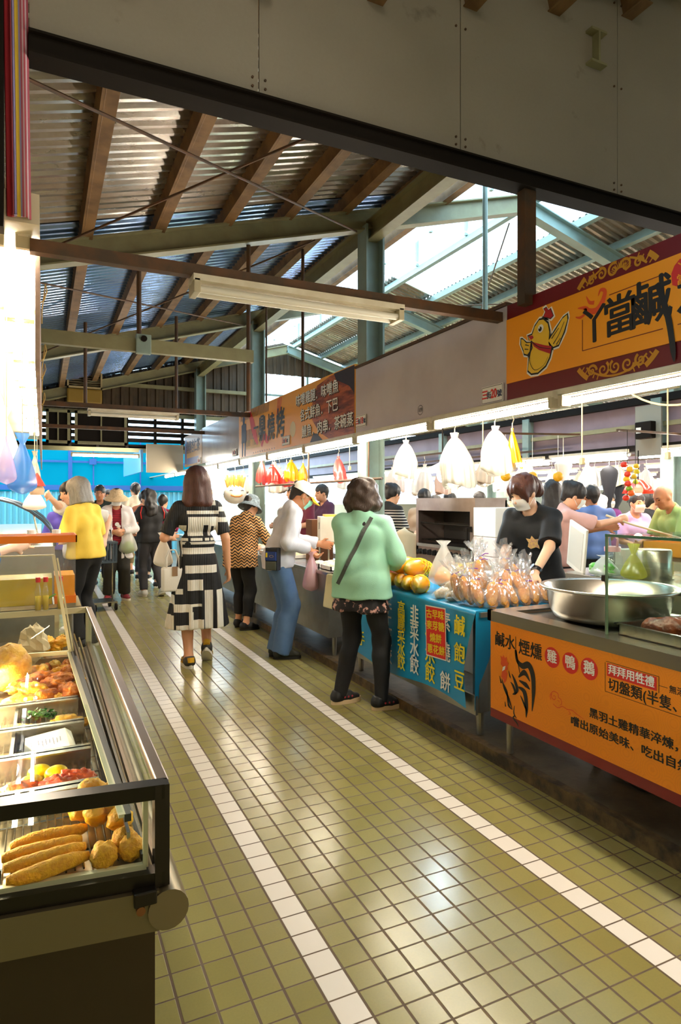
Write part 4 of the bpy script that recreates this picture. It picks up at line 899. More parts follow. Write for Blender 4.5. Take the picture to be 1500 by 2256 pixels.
for p in ([(.455, .215), (.45, .235), (.47, .26), (.50, .258), (.505, .24), (.52, .235), (.525, .215), (.51, .205)], [(.47, .20), (.50, .19), (.53, .205), (.56, .20), (.59, .205), (.62, .195), (.665, .185)], [(.57, .195), (.58, .185), (.565, .18)], [(.50, .225), (.515, .22)]): stroke(mb, p, [.004]*(len(p) - 1) + [.001], A, .001, 4)
mb.build('cloud_mark', VERM, ct)

# ---- big aluminium basin, ladle, glass case, tray of braised duck
ALU = M('spun_aluminium', '#cfc9bf', .28, 1., bump=(60, .03))
bs = thing('basin', 'large round aluminium basin on the orange chicken counter', 'basin', (2.625, 2.365, .803))
MB().lathe([(0, .004), (.20, .004), (.262, .02), (.285, .055), (.305, .155), (.33, .165), (.337, .172), (.33, .180), (.30, .172), (.278, .058), (.255, .03), (.2, .016), (0, .014)], 56).build('bowl', ALU, bs, True)
MB().lathe([(0, .075), (.287, .075)], 40).build('broth', M('broth', '#a48d62', .15), bs)
ld = thing('ladle', 'steel ladle with a dark hook standing in the aluminium basin', 'ladle', (2.72, 2.46, .88))
MB().tube([(0, 0, 0), (.02, .02, .06), (.03, .04, .13)], .006).build('handle', STEEL, ld, True); MB().box((.015, .03, .10), (.05, .055, .135), ch=.008).build('grip', DARK, ld); MB().lathe([(0, -.01), (.03, 0), (.04, .02), (.038, .02), (.028, .004), (0, -.006)], 20).build('cup', STEEL, ld, True)
GLASS = glass_mat('clear_glass', '#f4faf5', .15); GEDGE = M('green_glass_edge', '#2f6a48', .15, 0., Emission_Strength=0.)
gc = thing('glass_case', 'open-backed glass sneeze case standing on the chicken counter', 'display case', (0, 0, 0))
MB().box((2.275, .6, .822), (2.281, 2.058, 1.258)).build('front_pane', GLASS, gc); MB().box((2.281, 2.052, .822), (2.85, 2.058, 1.258)).build('side_pane', GLASS, gc); MB().box((2.275, .6, 1.258), (2.85, 2.062, 1.268)).build('top_pane', GLASS, gc)
MB().box((2.272, 2.055, .822), (2.281, 2.064, 1.262)).build('corner_edge', M('glass_edge_dull', '#6d8266', .2), gc); MB().box((2.271, .6, 1.257), (2.276, 2.064, 1.269)).build('top_edge', GEDGE, gc); MB().box((2.848, 2.05, .822), (2.853, 2.06, 1.258)).build('rear_edge', M('glass_edge_dull'), gc)
tr = thing('tray', 'shallow steel tray of braised duck inside the glass case', 'tray', (2.315, 1.1, .8235))
MB().box((0, 0, 0), (.5, .93, .004)).build('base', STEEL, tr); MB().box((0, 0, 0), (.006, .93, .05)).box((.494, 0, 0), (.5, .93, .05)).box((0, 0, 0), (.5, .006, .05)).box((0, .924, 0), (.5, .93, .05)).box((-.014, -.01, .046), (.004, .94, .052)).box((-.014, .926, .046), (.51, .944, .052)).build('rim', STEEL, tr)
DUCK = M('braised_duck', '#783207', .36, 0., noise=(14, '#3a1402', .8), bump=(40, .5))
def duck(loc, r, rz, lab, seed):
    f = SDF((-.2, -.16, -.06), (.2, .16, .14), .006); a, b, c = r; f.ell((0, 0, c*.7), (a, b, c), k=.02); f.ell((-a*.6, b*.15, c*.6), (a*.6, b*.8, c*.8), k=.03); f.ell((a*.5, -b*.35, c*.8), (a*.55, b*.5, c*.6), k=.02); f.ell((a*.3, b*.6, c*.6), (a*.6, b*.4, c*.5), k=.015); f.cap((a*.7, 0, c*.7), (a*1.25, b*.3, c*.35), .02, .013, k=.03)
    f.keep((0, 0, -1), -.002)
    def crinkle(V, N): return V + N*np.array([.007*mnoise.fractal(Vector(v)*22 + Vector((seed, 0, 0)), 1., 2., 4) for v in V])[:, None]
    return link('braised_duck', f.mesh('braised_duck', DUCK, 1, None, crinkle), None, loc, (0, 0, rz), lab, 'duck', 'braised ducks in the tray')
for i, (x, y, z, r, rz, lab) in enumerate(((2.47, 1.88, .829, (.10, .07, .05), -.6, 'glossy brown braised duck at the near corner of the tray'), (2.66, 1.86, .829, (.10, .075, .055), .4, 'glossy brown braised duck behind the corner piece'), (2.56, 1.74, .86, (.11, .08, .055), -1.1, 'glossy brown braised duck on top of the heap'), (2.42, 1.68, .829, (.09, .07, .05), 1.9, 'glossy brown braised duck in front of the heap at the picture edge'), (2.70, 1.66, .829, (.10, .08, .05), 2.6, 'glossy brown braised duck deep in the tray by the picture edge'))): duck((x, y, z), r, rz, lab, i*3.7)

# ---- low basin on the slab under the counter
b2 = thing('basin', 'steel basin lying on the wet slab under the orange panel', 'basin', (2.72, 2.12, .066)); MB().lathe([(0, .003), (.2, .003), (.27, .05), (.31, .13), (.325, .135), (.30, .13), (.26, .055), (.19, .012), (0, .012)], 48).build('bowl', ALU, b2, True)

# ---- table under the blue banner cloth
BT0, BT1, BZ = 2.86, 4.62, .79
tb = thing('stall_table', 'steel stall table under the blue lettered cloth', 'table')
MB().box((2.24, BT0 + .05, .755), (2.88, BT1, .782)).build('tabletop', STEEL2, tb)
for i, (x, y) in enumerate(((2.29, 2.98), (2.29, 4.5), (2.82, 2.98), (2.82, 4.5))): MB().box((x - .03, y - .03, .20), (x + .03, y + .03, .76)).cyl((x, y, .20), (x, y, .068), .028, .02).build('leg', STEEL2, tb)
MB().box((2.235, 2.95, .19), (2.25, 4.6, .30)).build('apron', STEEL2, tb); MB().box((2.25, 2.955, .2), (2.86, 2.965, .75)).build('side_panel', M('grey_panel', '#8b8578', .5, .3), tb)
BLUE = M('blue_banner_vinyl', '#1391c4', .35, 0., noise=(3, '#0f7fb4', .4), bump=(9, .12))
def cloth(u, v):
    # v: 0 back of the table, .4 front edge, 1 hem ; u: 0 far end, 1 near end
    y = BT1 + .01 - u*(BT1 - 2.925 + .01)
    if v < .4: return (2.88 - (2.88 - XF)*v/.4, y, BZ + .004*math.sin(7*u + 9*v))
    w = (v - .4)/.6; hem = .235 + .02*math.sin(9*u + 1) + .035*u*u*0
    if u > .86: y += (u - .86)/.14*.115*max(0, min(1, 1.6*w))*(1 - .35*w)
    return (XF - .004 - .010*math.sin(math.pi*w)*math.sin(8*u) - .012*w, y, BZ - .004 - (BZ - hem)*w)
cl = tag(MB().grid(cloth, 60, 40).build('tablecloth', BLUE, None, True), 'bright blue lettered vinyl cloth over the stall table', 'tablecloth')
def side(u, v):
    w = v; x = XF - .004 + .62*u; z = BZ - (.20 + .13*math.sin(1.6*u))*w*(1 - .55*u); return (x + .015*w, 2.925 + .03*w*(1 - u), z - .38*max(0, 1 - u*5)*w)
MB().grid(side, 26, 12).build('corner_drape', BLUE, cl, True)
for s_, y, m, z0, z1, sz, ws in (('小吃', 4.475, WINK, .63, .36, .125, 1), ('抄手', 4.30, YINK, .66, .36, .12, 1), ('酸辣湯', 4.06, YINK, .68, .28, .125, 1), ('手工水餃', 3.892, WINK, .665, .325, .125, 1), ('高麗菜水餃', 3.719, YINK, .675, .315, .115, 1), ('韭菜水餃', 3.557, WINK, .665, .33, .125, 1), ('蝦仁水餃', 3.372, YINK, .67, .325, .13, 1), ('素燒餅', 3.20, WINK, .68, .315, .125, 1), ('鹹飽豆', 3.05, YINK, .68, .36, .125, 1)):
    for i, ch in enumerate(s_):
        z = z0 + (z1 - z0)*i/(len(s_) - 1); text(ch, sz, m, cl, FP(y, z, XF - .024 - .006*math.sin(y*5)), bold=.014, sx=.88)
ps = thing('price_poster', 'red price poster with yellow lettering pinned on the blue cloth', 'poster'); PA = plane_mat((XF - .034, 3.285, .612), (.06, -1, .06), (0, .05, 1))
mb = MB(); poly(mb, [(-.105, -.16), (.10, -.165), (.105, .15), (-.10, .155)], PA, 0); mb.build('paper', WINK, ps); mb = MB(); poly(mb, [(-.098, -.153), (.093, -.158), (.098, .143), (-.093, .148)], PA, .0008); mb.build('red_print', M('poster_red', '#e0241c', .5), ps)
for s_, v in (('古早味', .10), ('麥芽糖', .03), ('燒餅', -.045), ('蔥花餅', -.115)): text(s_, .06, YINK, ps, PA @ Matrix.Translation((0, v, .0016)), bold=.02)

# ---- goods on the blue cloth
def papaya_mat():
    t = NT('papaya_skin'); n = t.noise(6, 3); p = t.xyz(); g = t.math('MULTIPLY', t.math('MAXIMUM', t.math('ADD', t.math('MULTIPLY', p[0], 9.), t.math('SUBTRACT', t.math('MULTIPLY', n, 1.2), .9)), 0.), 1.)
    t.pbr(t.mix(t.math('MINIMUM', g, .8), lin('#eb980a'), lin('#7d8420')), .33); return t.m
PAP = papaya_mat(); NET = M('foam_net_yellow', '#f2df2e', .7)
pm = MB(); vs = []
prof = [(0, -.105), (.022, -.098), (.042, -.07), (.052, -.03), (.053, .01), (.044, .06), (.028, .10), (.012, .122), (0, .128)]
n_ = MB().lathe(prof, 20); n_.v = [(z, x, y) for x, y, z in n_.v]; PAPM = n_.mesh('papaya', PAP, True)
def net_mesh(x0, x1, cnt=9):
    mb = MB(); P_ = lambda x, a: (x, (np.interp(x, [q[1] for q in prof], [q[0] for q in prof]) + .003)*math.cos(a), (np.interp(x, [q[1] for q in prof], [q[0] for q in prof]) + .003)*math.sin(a))
    for k in range(cnt):
        for sg in (1, -1): mb.tube([P_(x0 + (x1 - x0)*i/14, 2*math.pi*k/cnt + sg*i/14*2.2) for i in range(15)], .0022, 4)
    return mb.mesh('foam_net', NET)
NETA = net_mesh(-.10, .02); NETB = net_mesh(-.10, .11, 12)
def papaya(x, y, z, rz, net=0, lab='', s=1., ry=0.):
    o = link('papaya', PAPM, None, (x, y, z), (0, ry, rz), lab, 'papaya', 'papayas on the blue stall'); o.scale = (s, s, s)
    if net: link('foam_net', NETA if net == 1 else NETB, o)
    return o
ZP = BZ + .055
for (x, y, z, rz, net, lab, s) in ((2.31, 4.03, ZP, -2.3, 0, 'yellow papaya at the far end of the front row by the meat packs', .92), (2.31, 3.915, ZP, -2.2, 0, 'second yellow papaya of the front row from the meat packs', .95), (2.31, 3.80, ZP, -2.35, 0, 'third papaya of the front row from the meat packs', 1.), (2.31, 3.66, ZP + .004, -2.25, 1, 'plump papaya in a yellow net nearest the bread in the front row', 1.15),
    (2.40, 4.0, ZP + .095, -2.75, 0, 'large papaya with green flecks on top of the front row', 1.25), (2.42, 3.87, ZP + .09, -2.7, 1, 'large netted papaya on top of the front row beside the tied bag', 1.25), (2.56, 4.14, ZP + .03, 2.2, 0, 'papaya lying behind the front papayas', 1.1),
    (2.80, 3.92, ZP + .03, 3.0, 1, 'papaya half in a net behind the tied plastic bag', 1.35), (2.84, 3.76, ZP + .045, 2.8, 2, 'papaya fully wrapped in a yellow net near the oven', 1.4), (2.78, 4.42, ZP + .02, 2.0, 2, 'yellow netted papaya at the back near the green jacket', 1.3), (2.62, 4.5, ZP, 2.4, 2, 'yellow netted papaya at the far back corner of the cloth', 1.25), (2.36, 4.36, BZ + .05, 1.2, 2, 'small netted papaya behind the meat packs', .9)):
    papaya(x, y, z, rz, net, lab, s)
DRG = M('dragon_fruit', '#a8226c', .5, 0., bump=(30, .3)); LEAF = M('dragon_fruit_tip', '#7f8f2c', .5)
for x, y, lab in ((2.50, 4.32, 'magenta dragon fruit behind the upper papayas'), (2.62, 4.28, 'magenta dragon fruit in a net nearer the tied bag')):
    d = thing('dragon_fruit', lab, 'fruit', (x, y, BZ + .065), 0, 'dragon fruit'); MB().ell((0, 0, 0), (.065, .055, .06), bumpy=.06).build('flesh', DRG, d, True); mb = MB()
    for k in range(12):
        a = k*2.4; e = -.6 + k*.14; p = Vector((.06*math.cos(a)*math.cos(e), .055*math.sin(a)*math.cos(e), .058*math.sin(e))); mb.cyl(p, p*1.5 + Vector((0, 0, .03)), .009, .001, 5)
    mb.build('tips', LEAF, d)
PACKM = M('red_meat', '#b8452e', .35, 0., noise=(40, '#e2b29a', .7)); FILMC = film('clear_film', '#ffffff', .16, .12, .3, .55)
for k in range(5):
    for j in range(2):
        t = thing('meat_pack', 'film-wrapped red meat pack, %s in the %s pile' % (('lowest', 'second from below', 'middle', 'second from the top', 'topmost')[k], ('nearer', 'farther')[j]), 'meat pack', (2.30 + .03*j, 4.14 + .15*j, BZ + .004 + k*.024), .06*((k*3) % 4 - 1), 'film-wrapped meat packs')
        MB().box((-.07, -.06, .002), (.07, .06, .018), ch=.007).build('meat', PACKM, t, True); MB().box((-.074, -.064, 0), (.074, .064, .0215), ch=.006).build('wrap', FILMC, t)
# tied plastic bag with a papaya inside
BAGF = film('milky_bag', '#f5f1e6', .42, .3, .55, .12)
def bag_mesh(w, d, hh, tie=.75, seed=1, n=28, flat=.0):
    mb = MB(); rg = random.Random(seed); ph = [rg.random()*6.28 for _ in range(6)]
    def fn(u, v):
        a = 2*math.pi*u
        if v < .12: k = math.sqrt(v/.12)*.96
        elif v < tie: q = (v - .12)/(tie - .12); k = 1 - .84*q**1.5
        else: q = (v - tie)/(1 - tie); k = .16 + .30*q*(1 + .3*math.sin(5*a + ph[0]))*(1 if flat == 0 else flat)
        r = 1 + .07*math.sin(3*a + ph[1])*v + .05*math.sin(7*a + ph[2] + 4*v)*v; return (w*k*r*math.cos(a), d*k*r*math.sin(a), hh*v)
    return mb.grid(fn, n, 18)
pb = thing('plastic_bag', 'tall tied milky plastic bag holding a papaya on the blue stall', 'bag', (2.46, 3.60, BZ + .045)); bag_mesh(.10, .12, .31, .88, 3).build('bag', BAGF, pb, True); q = link('papaya_inside', PAPM, pb, (0, 0, .05), (0, 0, 1.3)); q.scale = (1.05,)*3
# wrapped rolls
ROLL = M('rice_roll', '#e8dcc0', .5, 0., noise=(30, '#8a7650', .6)); WRAPF = film('crinkled_wrap', '#ffffff', .22, .1, .3, .6)
for (x, y, z, rz, lab) in ((2.34, 3.42, .03, .5, 'film-wrapped roll lying at the cloth edge by the netted papaya'), (2.36, 3.30, .03, .3, 'film-wrapped roll at the cloth edge next to the bread'), (2.47, 3.42, .075, -.2, 'film-wrapped roll on top of the edge rolls'), (2.52, 3.26, .07, .1, 'film-wrapped roll leaning on the bread bags'), (2.64, 3.44, .05, .2, 'film-wrapped roll behind the other rolls'), (2.70, 3.58, .09, -.1, 'film-wrapped roll near the tied plastic bag')):
    t = thing('wrapped_roll', lab, 'wrapped roll', (x, y, BZ + z), rz, 'film-wrapped rolls'); MB().ell((0, 0, 0), (.115, .038, .036), bumpy=.15, seed=int(x*50)).build('roll', ROLL, t, True); MB().ell((0, 0, 0), (.125, .044, .042), bumpy=.35, seed=int(y*50), freq=5).build('wrap', WRAPF, t)
# bread in cellophane
BREAD = M('sesame_bread', '#c87a22', .5, 0., noise=(16, '#e0a850', .8), bump=(110, .4)); CELLO = film('cellophane', '#ffffff', .30, .08, .4, .6); PURP = M('purple_tie', '#7a2aa0', .4)
def bread_meshes(seed):
    b = MB(); b.ell((0, .0, .055), (.035, .02, .088), bumpy=.10, seed=seed, freq=2.5); m1 = b.mesh('bread', BREAD, True); b = MB(); b.ell((.012, .036, .05), (.034, .019, .082), bumpy=.12, seed=seed + 9, freq=2.5); m2 = b.mesh('bread', BREAD, True)
    c = MB(); rg = random.Random(seed)
    def fn(u, v):
        a = 2*math.pi*u
        if v < .7: q = v/.7; k = (math.sqrt(min(1, q*5)) if q < .2 else 1 - .75*((q - .2)/.8)**2)
        else: q = (v - .7)/.3; k = .25 + .85*q
        r = 1 + .10*math.sin(5*a + seed + 9*v) + .10*mnoise.noise(Vector((math.cos(a)*3, math.sin(a)*3, v*7 + seed))) + (.25*math.sin(9*a + seed) if v > .8 else 0)
        return (.052*k*r*math.cos(a), .018 + .05*k*r*math.sin(a), -.035 + .29*v + (.02*math.sin(4*a + seed) if v > .9 else 0))
    c.grid(fn, 30, 16); return m1, m2, c.mesh('cellophane', CELLO)
BM_ = [bread_meshes(s) for s in (1, 2, 3)]
TIE = MB().lathe([(.012, .147), (.016, .150), (.012, .153)], 10, (0, .018, 0)).tube([(.014, .018, .15), (.04, .02, .158), (.06, .015, .15)], .003, 5).mesh('tie', PURP)
brd = [(2.285, 3.17, .02, 40, 'leaning on the rolls at the cloth edge'), (2.29, 3.085, .02, 48, 'second from the rolls along the cloth edge'), (2.31, 3.01, .015, 55, 'third from the rolls along the cloth edge'), (2.35, 2.955, .01, 60, 'at the near corner of the cloth'), (2.43, 2.95, .01, 62, 'second from the near corner along the counter'), (2.51, 2.95, .01, 62, 'third from the near corner along the counter'), (2.59, 2.95, .01, 64, 'fourth from the near corner along the counter'), (2.67, 2.95, .01, 66, 'fifth from the near corner along the counter'), (2.76, 2.96, .01, 70, 'last along the steel counter, with a purple tie by the scale'),
       (2.44, 3.14, .075, 80, 'lying flat on top near the rolls'), (2.56, 3.06, .085, 75, 'lying flat on top of the middle of the heap'), (2.68, 3.10, .09, 60, 'on top beneath the watch hand of the seller'), (2.54, 3.24, .10, 20, 'standing upright at the back of the heap'), (2.80, 3.08, .04, 50, 'behind the last bag by the counter'),
       (2.36, 3.10, .06, 50, 'in the second layer, nearest the rolls'), (2.45, 3.04, .065, 70, 'in the second layer, second from the rolls'), (2.62, 3.0, .06, 65, 'in the second layer, third from the rolls'), (2.73, 3.03, .05, 60, 'in the second layer, nearest the basin'), (2.46, 3.22, .085, 30, 'half upright behind the second layer'), (2.63, 3.18, .10, 40, 'half upright at the back beside the seller')]
for i, (x, y, z, lean, lab) in enumerate(brd):
    t = thing('bread_bag', 'cellophane bag of bread ' + lab, 'bread bag', (x, y, BZ + .035 + z), 0, 'cellophane bags of bread'); t.rotation_euler = (R(lean)*-.75, R(-18 + 9*(i % 4)), R(-35 + 13*(i % 3)))
    m1, m2, m3 = BM_[i % 3]; link('bread', m1, t); link('bread', m2, t); link('cellophane', m3, t); link('tie', TIE, t)
# flat scale / dark container behind the bread
sc_ = thing('weighing_scale', 'low dark weighing scale between the bread heap and the basin', 'scale', (2.86, 2.86, .822)); MB().box((-.10, -.08, 0), (.13, .08, .045), ch=.008).build('body', M('scale_black', '#23211f', .4), sc_); MB().box((-.12, -.085, .05), (.14, .085, .06), ch=.004).build('pan', STEEL, sc_); MB().box((-.104, -.06, .008), (-.1, .05, .036)).build('readout', M('readout_grey', '#8c9384', .3), sc_)

# ---- steel counters farther along the row
def counter_unit(y0, y1, lab, x0=XF, x1=2.80, z1=.80):
    t = thing('steel_counter', lab, 'counter', (0, 0, 0), 0, 'steel counters of the right row'); MB().box((x0, y0 + .004, .235), (x1, y1 - .004, z1 - .03)).build('body', STEEL2, t); MB().box((x0 - .012, y0, z1 - .03), (x1 + .01, y1, z1), ch=.004).build('worktop', STEEL, t)
    for y in (y0 + .06, y1 - .06):
        for x in (x0 + .08, x1 - .06): MB().cyl((x, y, .235), (x, y, .067), .022, .018).build('leg', STEEL2, t)
counter_unit(4.97, 6.18, 'steel counter behind the green-jacket shopper'); counter_unit(6.19, 7.40, 'steel counter beside the man in the white shirt'); counter_unit(7.6, 9.4, 'steel counter beside the wave-print shirt shopper'); counter_unit(9.6, 11.8, 'steel counter near the far end of the right row')
# things on them
PAPER = M('white_paper', '#f2efe8', .7); CARD = M('carton_white', '#d8cdb8', .7, 0., noise=(6, '#c2b498', .4)); CARDB = M('carton_brown', '#6a4022', .7)
cb = thing('carton', 'tilted grey-white carton marked 20 above the food trays', 'carton', (2.62, 5.62, 1.02), R(-18)); MB().box((-.20, -.15, 0), (.20, .15, .24), ch=.004).build('box', CARD, cb); text('20', .10, M('pencil', '#8a8272', .7), cb, plane_mat((-.201, -.05, .15), (0, -1, .1), (0, 0, 1)), bold=.0); MB().box((-.15, -.12, .241), (.15, .12, .26)).build('magazines', M('mag_yellow', '#d9b84a', .6), cb)
MB_ = thing('stand', 'low steel rack holding up the tilted carton', 'rack', (2.62, 5.62, .80)); MB().box((-.18, -.13, .2), (.18, .13, .218)).build('shelf', STEEL, MB_)
for sx in (-1, 1):
    for sy in (-1, 1): MB().cyl((sx*.16, sy*.11, 0), (sx*.16, sy*.11, .2), .01).build('leg', STEEL, MB_)
bx = tag(MB().box((2.48, 5.98, .80), (2.72, 6.14, 1.22), ch=.003).build('carton', CARDB), 'brown carton standing behind the masked man in the cap', 'carton')
def foodtray(x, y, z, col, lab, w=.3, d=.22):
    t = thing('food_tray', lab, 'food tray', (x, y, z), 0, 'white food trays on the right counters'); MB().box((-w/2, -d/2, 0), (w/2, d/2, .006)).box((-w/2, -d/2, 0), (-w/2 + .01, d/2, .04)).box((w/2 - .01, -d/2, 0), (w/2, d/2, .04)).box((-w/2, -d/2, 0), (w/2, -d/2 + .01, .04)).box((-w/2, d/2 - .01, 0), (w/2, d/2, .04)).build('tray', PAPER, t)
    mb = MB(); rg = random.Random(int(y*100))
    for _ in range(10): mb.ell((rg.uniform(-w*.35, w*.35), rg.uniform(-d*.35, d*.35), .03), (.05, .035, .025), None, 10, 6, .3, rg.randint(0, 99))
    mb.build('food', M('food_' + col, col, .5, 0., noise=(20, '#fff4d8', .5)), t, True)
for i, (y, col) in enumerate(((5.15, '#e8d9b0'), (5.42, '#f0e6cc'), (6.35, '#e0c890'), (6.65, '#d88a40'), (6.95, '#e9dfc8'), (7.8, '#cfa860'), (8.1, '#f0e8d8'), (8.5, '#c87840'))): foodtray(2.42, y, .80, col, 'white food tray %s' % ('nearest the green-jacket shopper', 'in front of the tilted carton', 'beside the hand of the capped man', 'of orange food past the capped man', 'of pale food past the capped man', 'by the wave-print shirt sleeve', 'of pale food past the wave-print shirt', 'farthest along the right counters')[i])
# ---- hanging bundles of plastic bags
HOOK = M('wire_hook', '#cfc6b0', .35, .8)
BAGW = film('white_bags', '#f6f0e4', .97, .4, .35, .04); BAGR = film('red_bags', '#e0362c', .85, .3, .5, .12); BAGY = film('yellow_bags', '#f2c40a', .9, .3, .5, .1); BAGP = film('pink_bags', '#ee6a60', .85, .3, .5, .1)
def bundle(x, y, ztop, hh, w, d, m, lab, seed, rz=0., lines=10, skew=0., text_=None):
    t = thing('bag_bundle', lab, 'plastic bags', (x, y, ztop), rz, 'bundles of plastic bags hung over the stalls')
    f = MB(); rg = random.Random(seed); ph = rg.random()*6
    def fn(u, v):
        a = 2*math.pi*u; 
        if v < .10: k = .16 + .14*abs(math.sin(1.5*a + ph))*(1 - v*8)
        else: q = (v - .10)/.90; k = .17 + .83*min(1., q/.55)**.62 + .10*max(0, q - .55)
        if v > .985: k *= .9
        r = 1 + .11*math.sin(lines*a + ph + 1.2*v)*min(1, v*2.2) + .07*math.sin(3*a + ph + 2*v) + .05*math.sin(2*a + 5*v + ph)
        return (w*k*r*math.cos(a), d*k*r*math.sin(a) + skew*v*v, -hh*v + .02*v*math.sin(2*a + ph))
    f.grid(fn, 56, 22).build('bags', m, t, True); MB().tube([(0, 0, -.02), (.0, .0, .03), (.012, 0, .055), (0, 0, .08), (0, 0, .12)], .003, 6).build('hook', HOOK, t)
    if text_: text(text_, .05, M('pale_red_ink', '#e8a8a0', .6), t, plane_mat((-w*1.06, 0, -hh*.6), (0, -1, 0), (0, 0, 1)))
bundle(2.58, 4.29, 1.89, .29, .085, .10, BAGW, 'white plastic bag bundle nearest the green column', 4, 0, 7, .03)
bundle(2.58, 3.64, 1.885, .37, .10, .125, BAGW, 'biggest white plastic bag bundle, hung in the middle', 8, 0, 13, -.05)
bundle(2.60, 3.235, 1.89, .30, .09, .105, BAGW, 'white plastic bag bundle nearest house number 20', 11, 0, 11, -.03)
bundle(2.66, 3.14, 1.87, .24, .03, .035, BAGY, 'thin yellow plastic bag bundle behind the nearest white one', 3, 0, 6, -.05)
bundle(2.50, 7.67, 1.91, .26, .06, .07, BAGP, 'narrow pink and white bag bundle farthest along the grill stall', 5)
bundle(2.58, 7.5, 1.86, .24, .10, .12, BAGR, 'red bag bundle above the wave-print shopper', 6, 0, 8); bundle(2.72, 7.36, 1.80, .20, .08, .10, BAGR, 'lower red bag bundle beside the yellow bags', 7, 0, 8)
bundle(2.70, 7.16, 1.90, .24, .08, .10, BAGY, 'bright yellow bag bundle above the man in the cap', 8, 0, 9); bundle(2.80, 7.02, 1.86, .22, .05, .07, M('orange_bags', '#ef9a14', .4), 'orange bag bundle touching the bright yellow bags', 2, 0, 6)
bundle(2.75, 5.92, 1.87, .26, .055, .09, BAGP, 'pink bag bundle hanging beside the column', 9, 0, 5, -.05)
bundle(2.75, 7.9, 1.92, .30, .09, .1, BAGW, 'white bag bundle behind the red bags', 14, 0, 9)
struct('bag_rail', MB().cyl((2.62, 4.75, 1.605), (2.62, 8.3, 1.605), .012), RUST)
for y in (5.0, 6.4, 8.1): rod((2.62, y, 1.99), (2.62, y, 1.6), .008)
# ================================================================== BEHIND THE RIGHT COUNTERS
PINKST = M('heat_tinted_steel', '#b59a88', .3, .9, noise=(4, '#8f6f5e', .5))
ov = thing('grill_oven', 'wide stainless salamander grill oven with a row of black knobs', 'oven', (3.5, 0, 0))
Y0, Y1, Z0, Z1 = 4.63, 5.62, .78, 1.44
mb = MB(); mb.box((0, Y0, Z1 - .02), (.36, Y1, Z1)).box((.02, Y0, Z0), (.36, Y0 + .012, Z1 - .02)).box((.02, Y1 - .012, Z0), (.36, Y1, Z1 - .02)).box((.34, Y0, Z0), (.36, Y1, Z1 - .02)).box((0, Y0, 1.315), (.02, Y1, Z1 - .02)).box((0, Y0, .86), (.02, Y0 + .075, 1.315)).box((0, Y1 - .045, .86), (.02, Y1, 1.315)).box((0, Y0, Z0), (.02, Y1, .965))
mb.build('housing', PINKST, ov)
MB().box((.03, Y0 + .02, .965), (.33, Y1 - .02, .975)).box((.33, Y0 + .02, .97), (.338, Y1 - .02, 1.31)).build('cavity', M('oven_dark', '#161412', .5), ov)
mb = MB()
for k in range(16): y = Y0 + .1 + k*.055; mb.cyl((.03, y, 1.02), (.32, y, 1.02), .005, n=6)
mb.tube([(.03, Y0 + .05, 1.18), (.03, Y1 - .05, 1.19)], .008).tube([(.2, Y0 + .05, 1.18), (.2, Y1 - .05, 1.19)], .008); mb.build('racks', DARK, ov)
KN = M('black_knob', '#141414', .35)
for k in range(10):
    y = Y1 - .09 - k*.089; kb = MB().cyl((-.03, y, .90), (.0, y, .90), .026, .03, 14).box((-.038, y - .005, .88), (-.028, y + .005, .92)).build('knob', KN, ov)
mb = MB(); mb.tube([(-.0, Y0 + .055, 1.17), (-.05, Y0 + .055, 1.17), (-.05, Y0 + .055, .97), (-.0, Y0 + .055, .97)], .012); mb.box((-.004, Y0 + .04, 1.13), (.03, Y0 + .16, 1.16)); mb.build('handle', DARK, ov)
MB().box((-.03, Y0 + .06, .955), (.0, Y1 - .06, .985)).build('drip_ledge', STEEL, ov)
for y in (Y0 + .08, Y1 - .08): MB().cyl((.1, y, Z0), (.1, y, .742), .02).cyl((.3, y, Z0), (.3, y, .742), .02).build('foot', DARK, ov)
lt = thing('work_table', 'low steel table carrying the grill oven', 'table'); MB().box((3.3, 4.25, .71), (4.0, 5.95, .742)).build('tabletop', STEEL2, lt); MB().cyl((3.32, 4.3, .62), (3.32, 5.9, .62), .022).build('rail', STEEL, lt)
for y in (4.3, 5.9):
    for x in (3.35, 3.95): MB().box((x - .02, y - .02, .066), (x + .02, y + .02, .71)).build('leg', STEEL2, lt)
hs = tag(MB().tube([(3.36, 4.62, .83), (3.30, 4.72, .86), (3.24, 4.80, .80), (3.22, 4.80, .66), (3.26, 4.76, .52), (3.3, 4.72, .3), (3.4, 4.7, .07)], .017, 10).build('gas_hose', M('orange_hose', '#e0501c', .45), None, True), 'orange gas hose looping below the grill oven', 'hose')
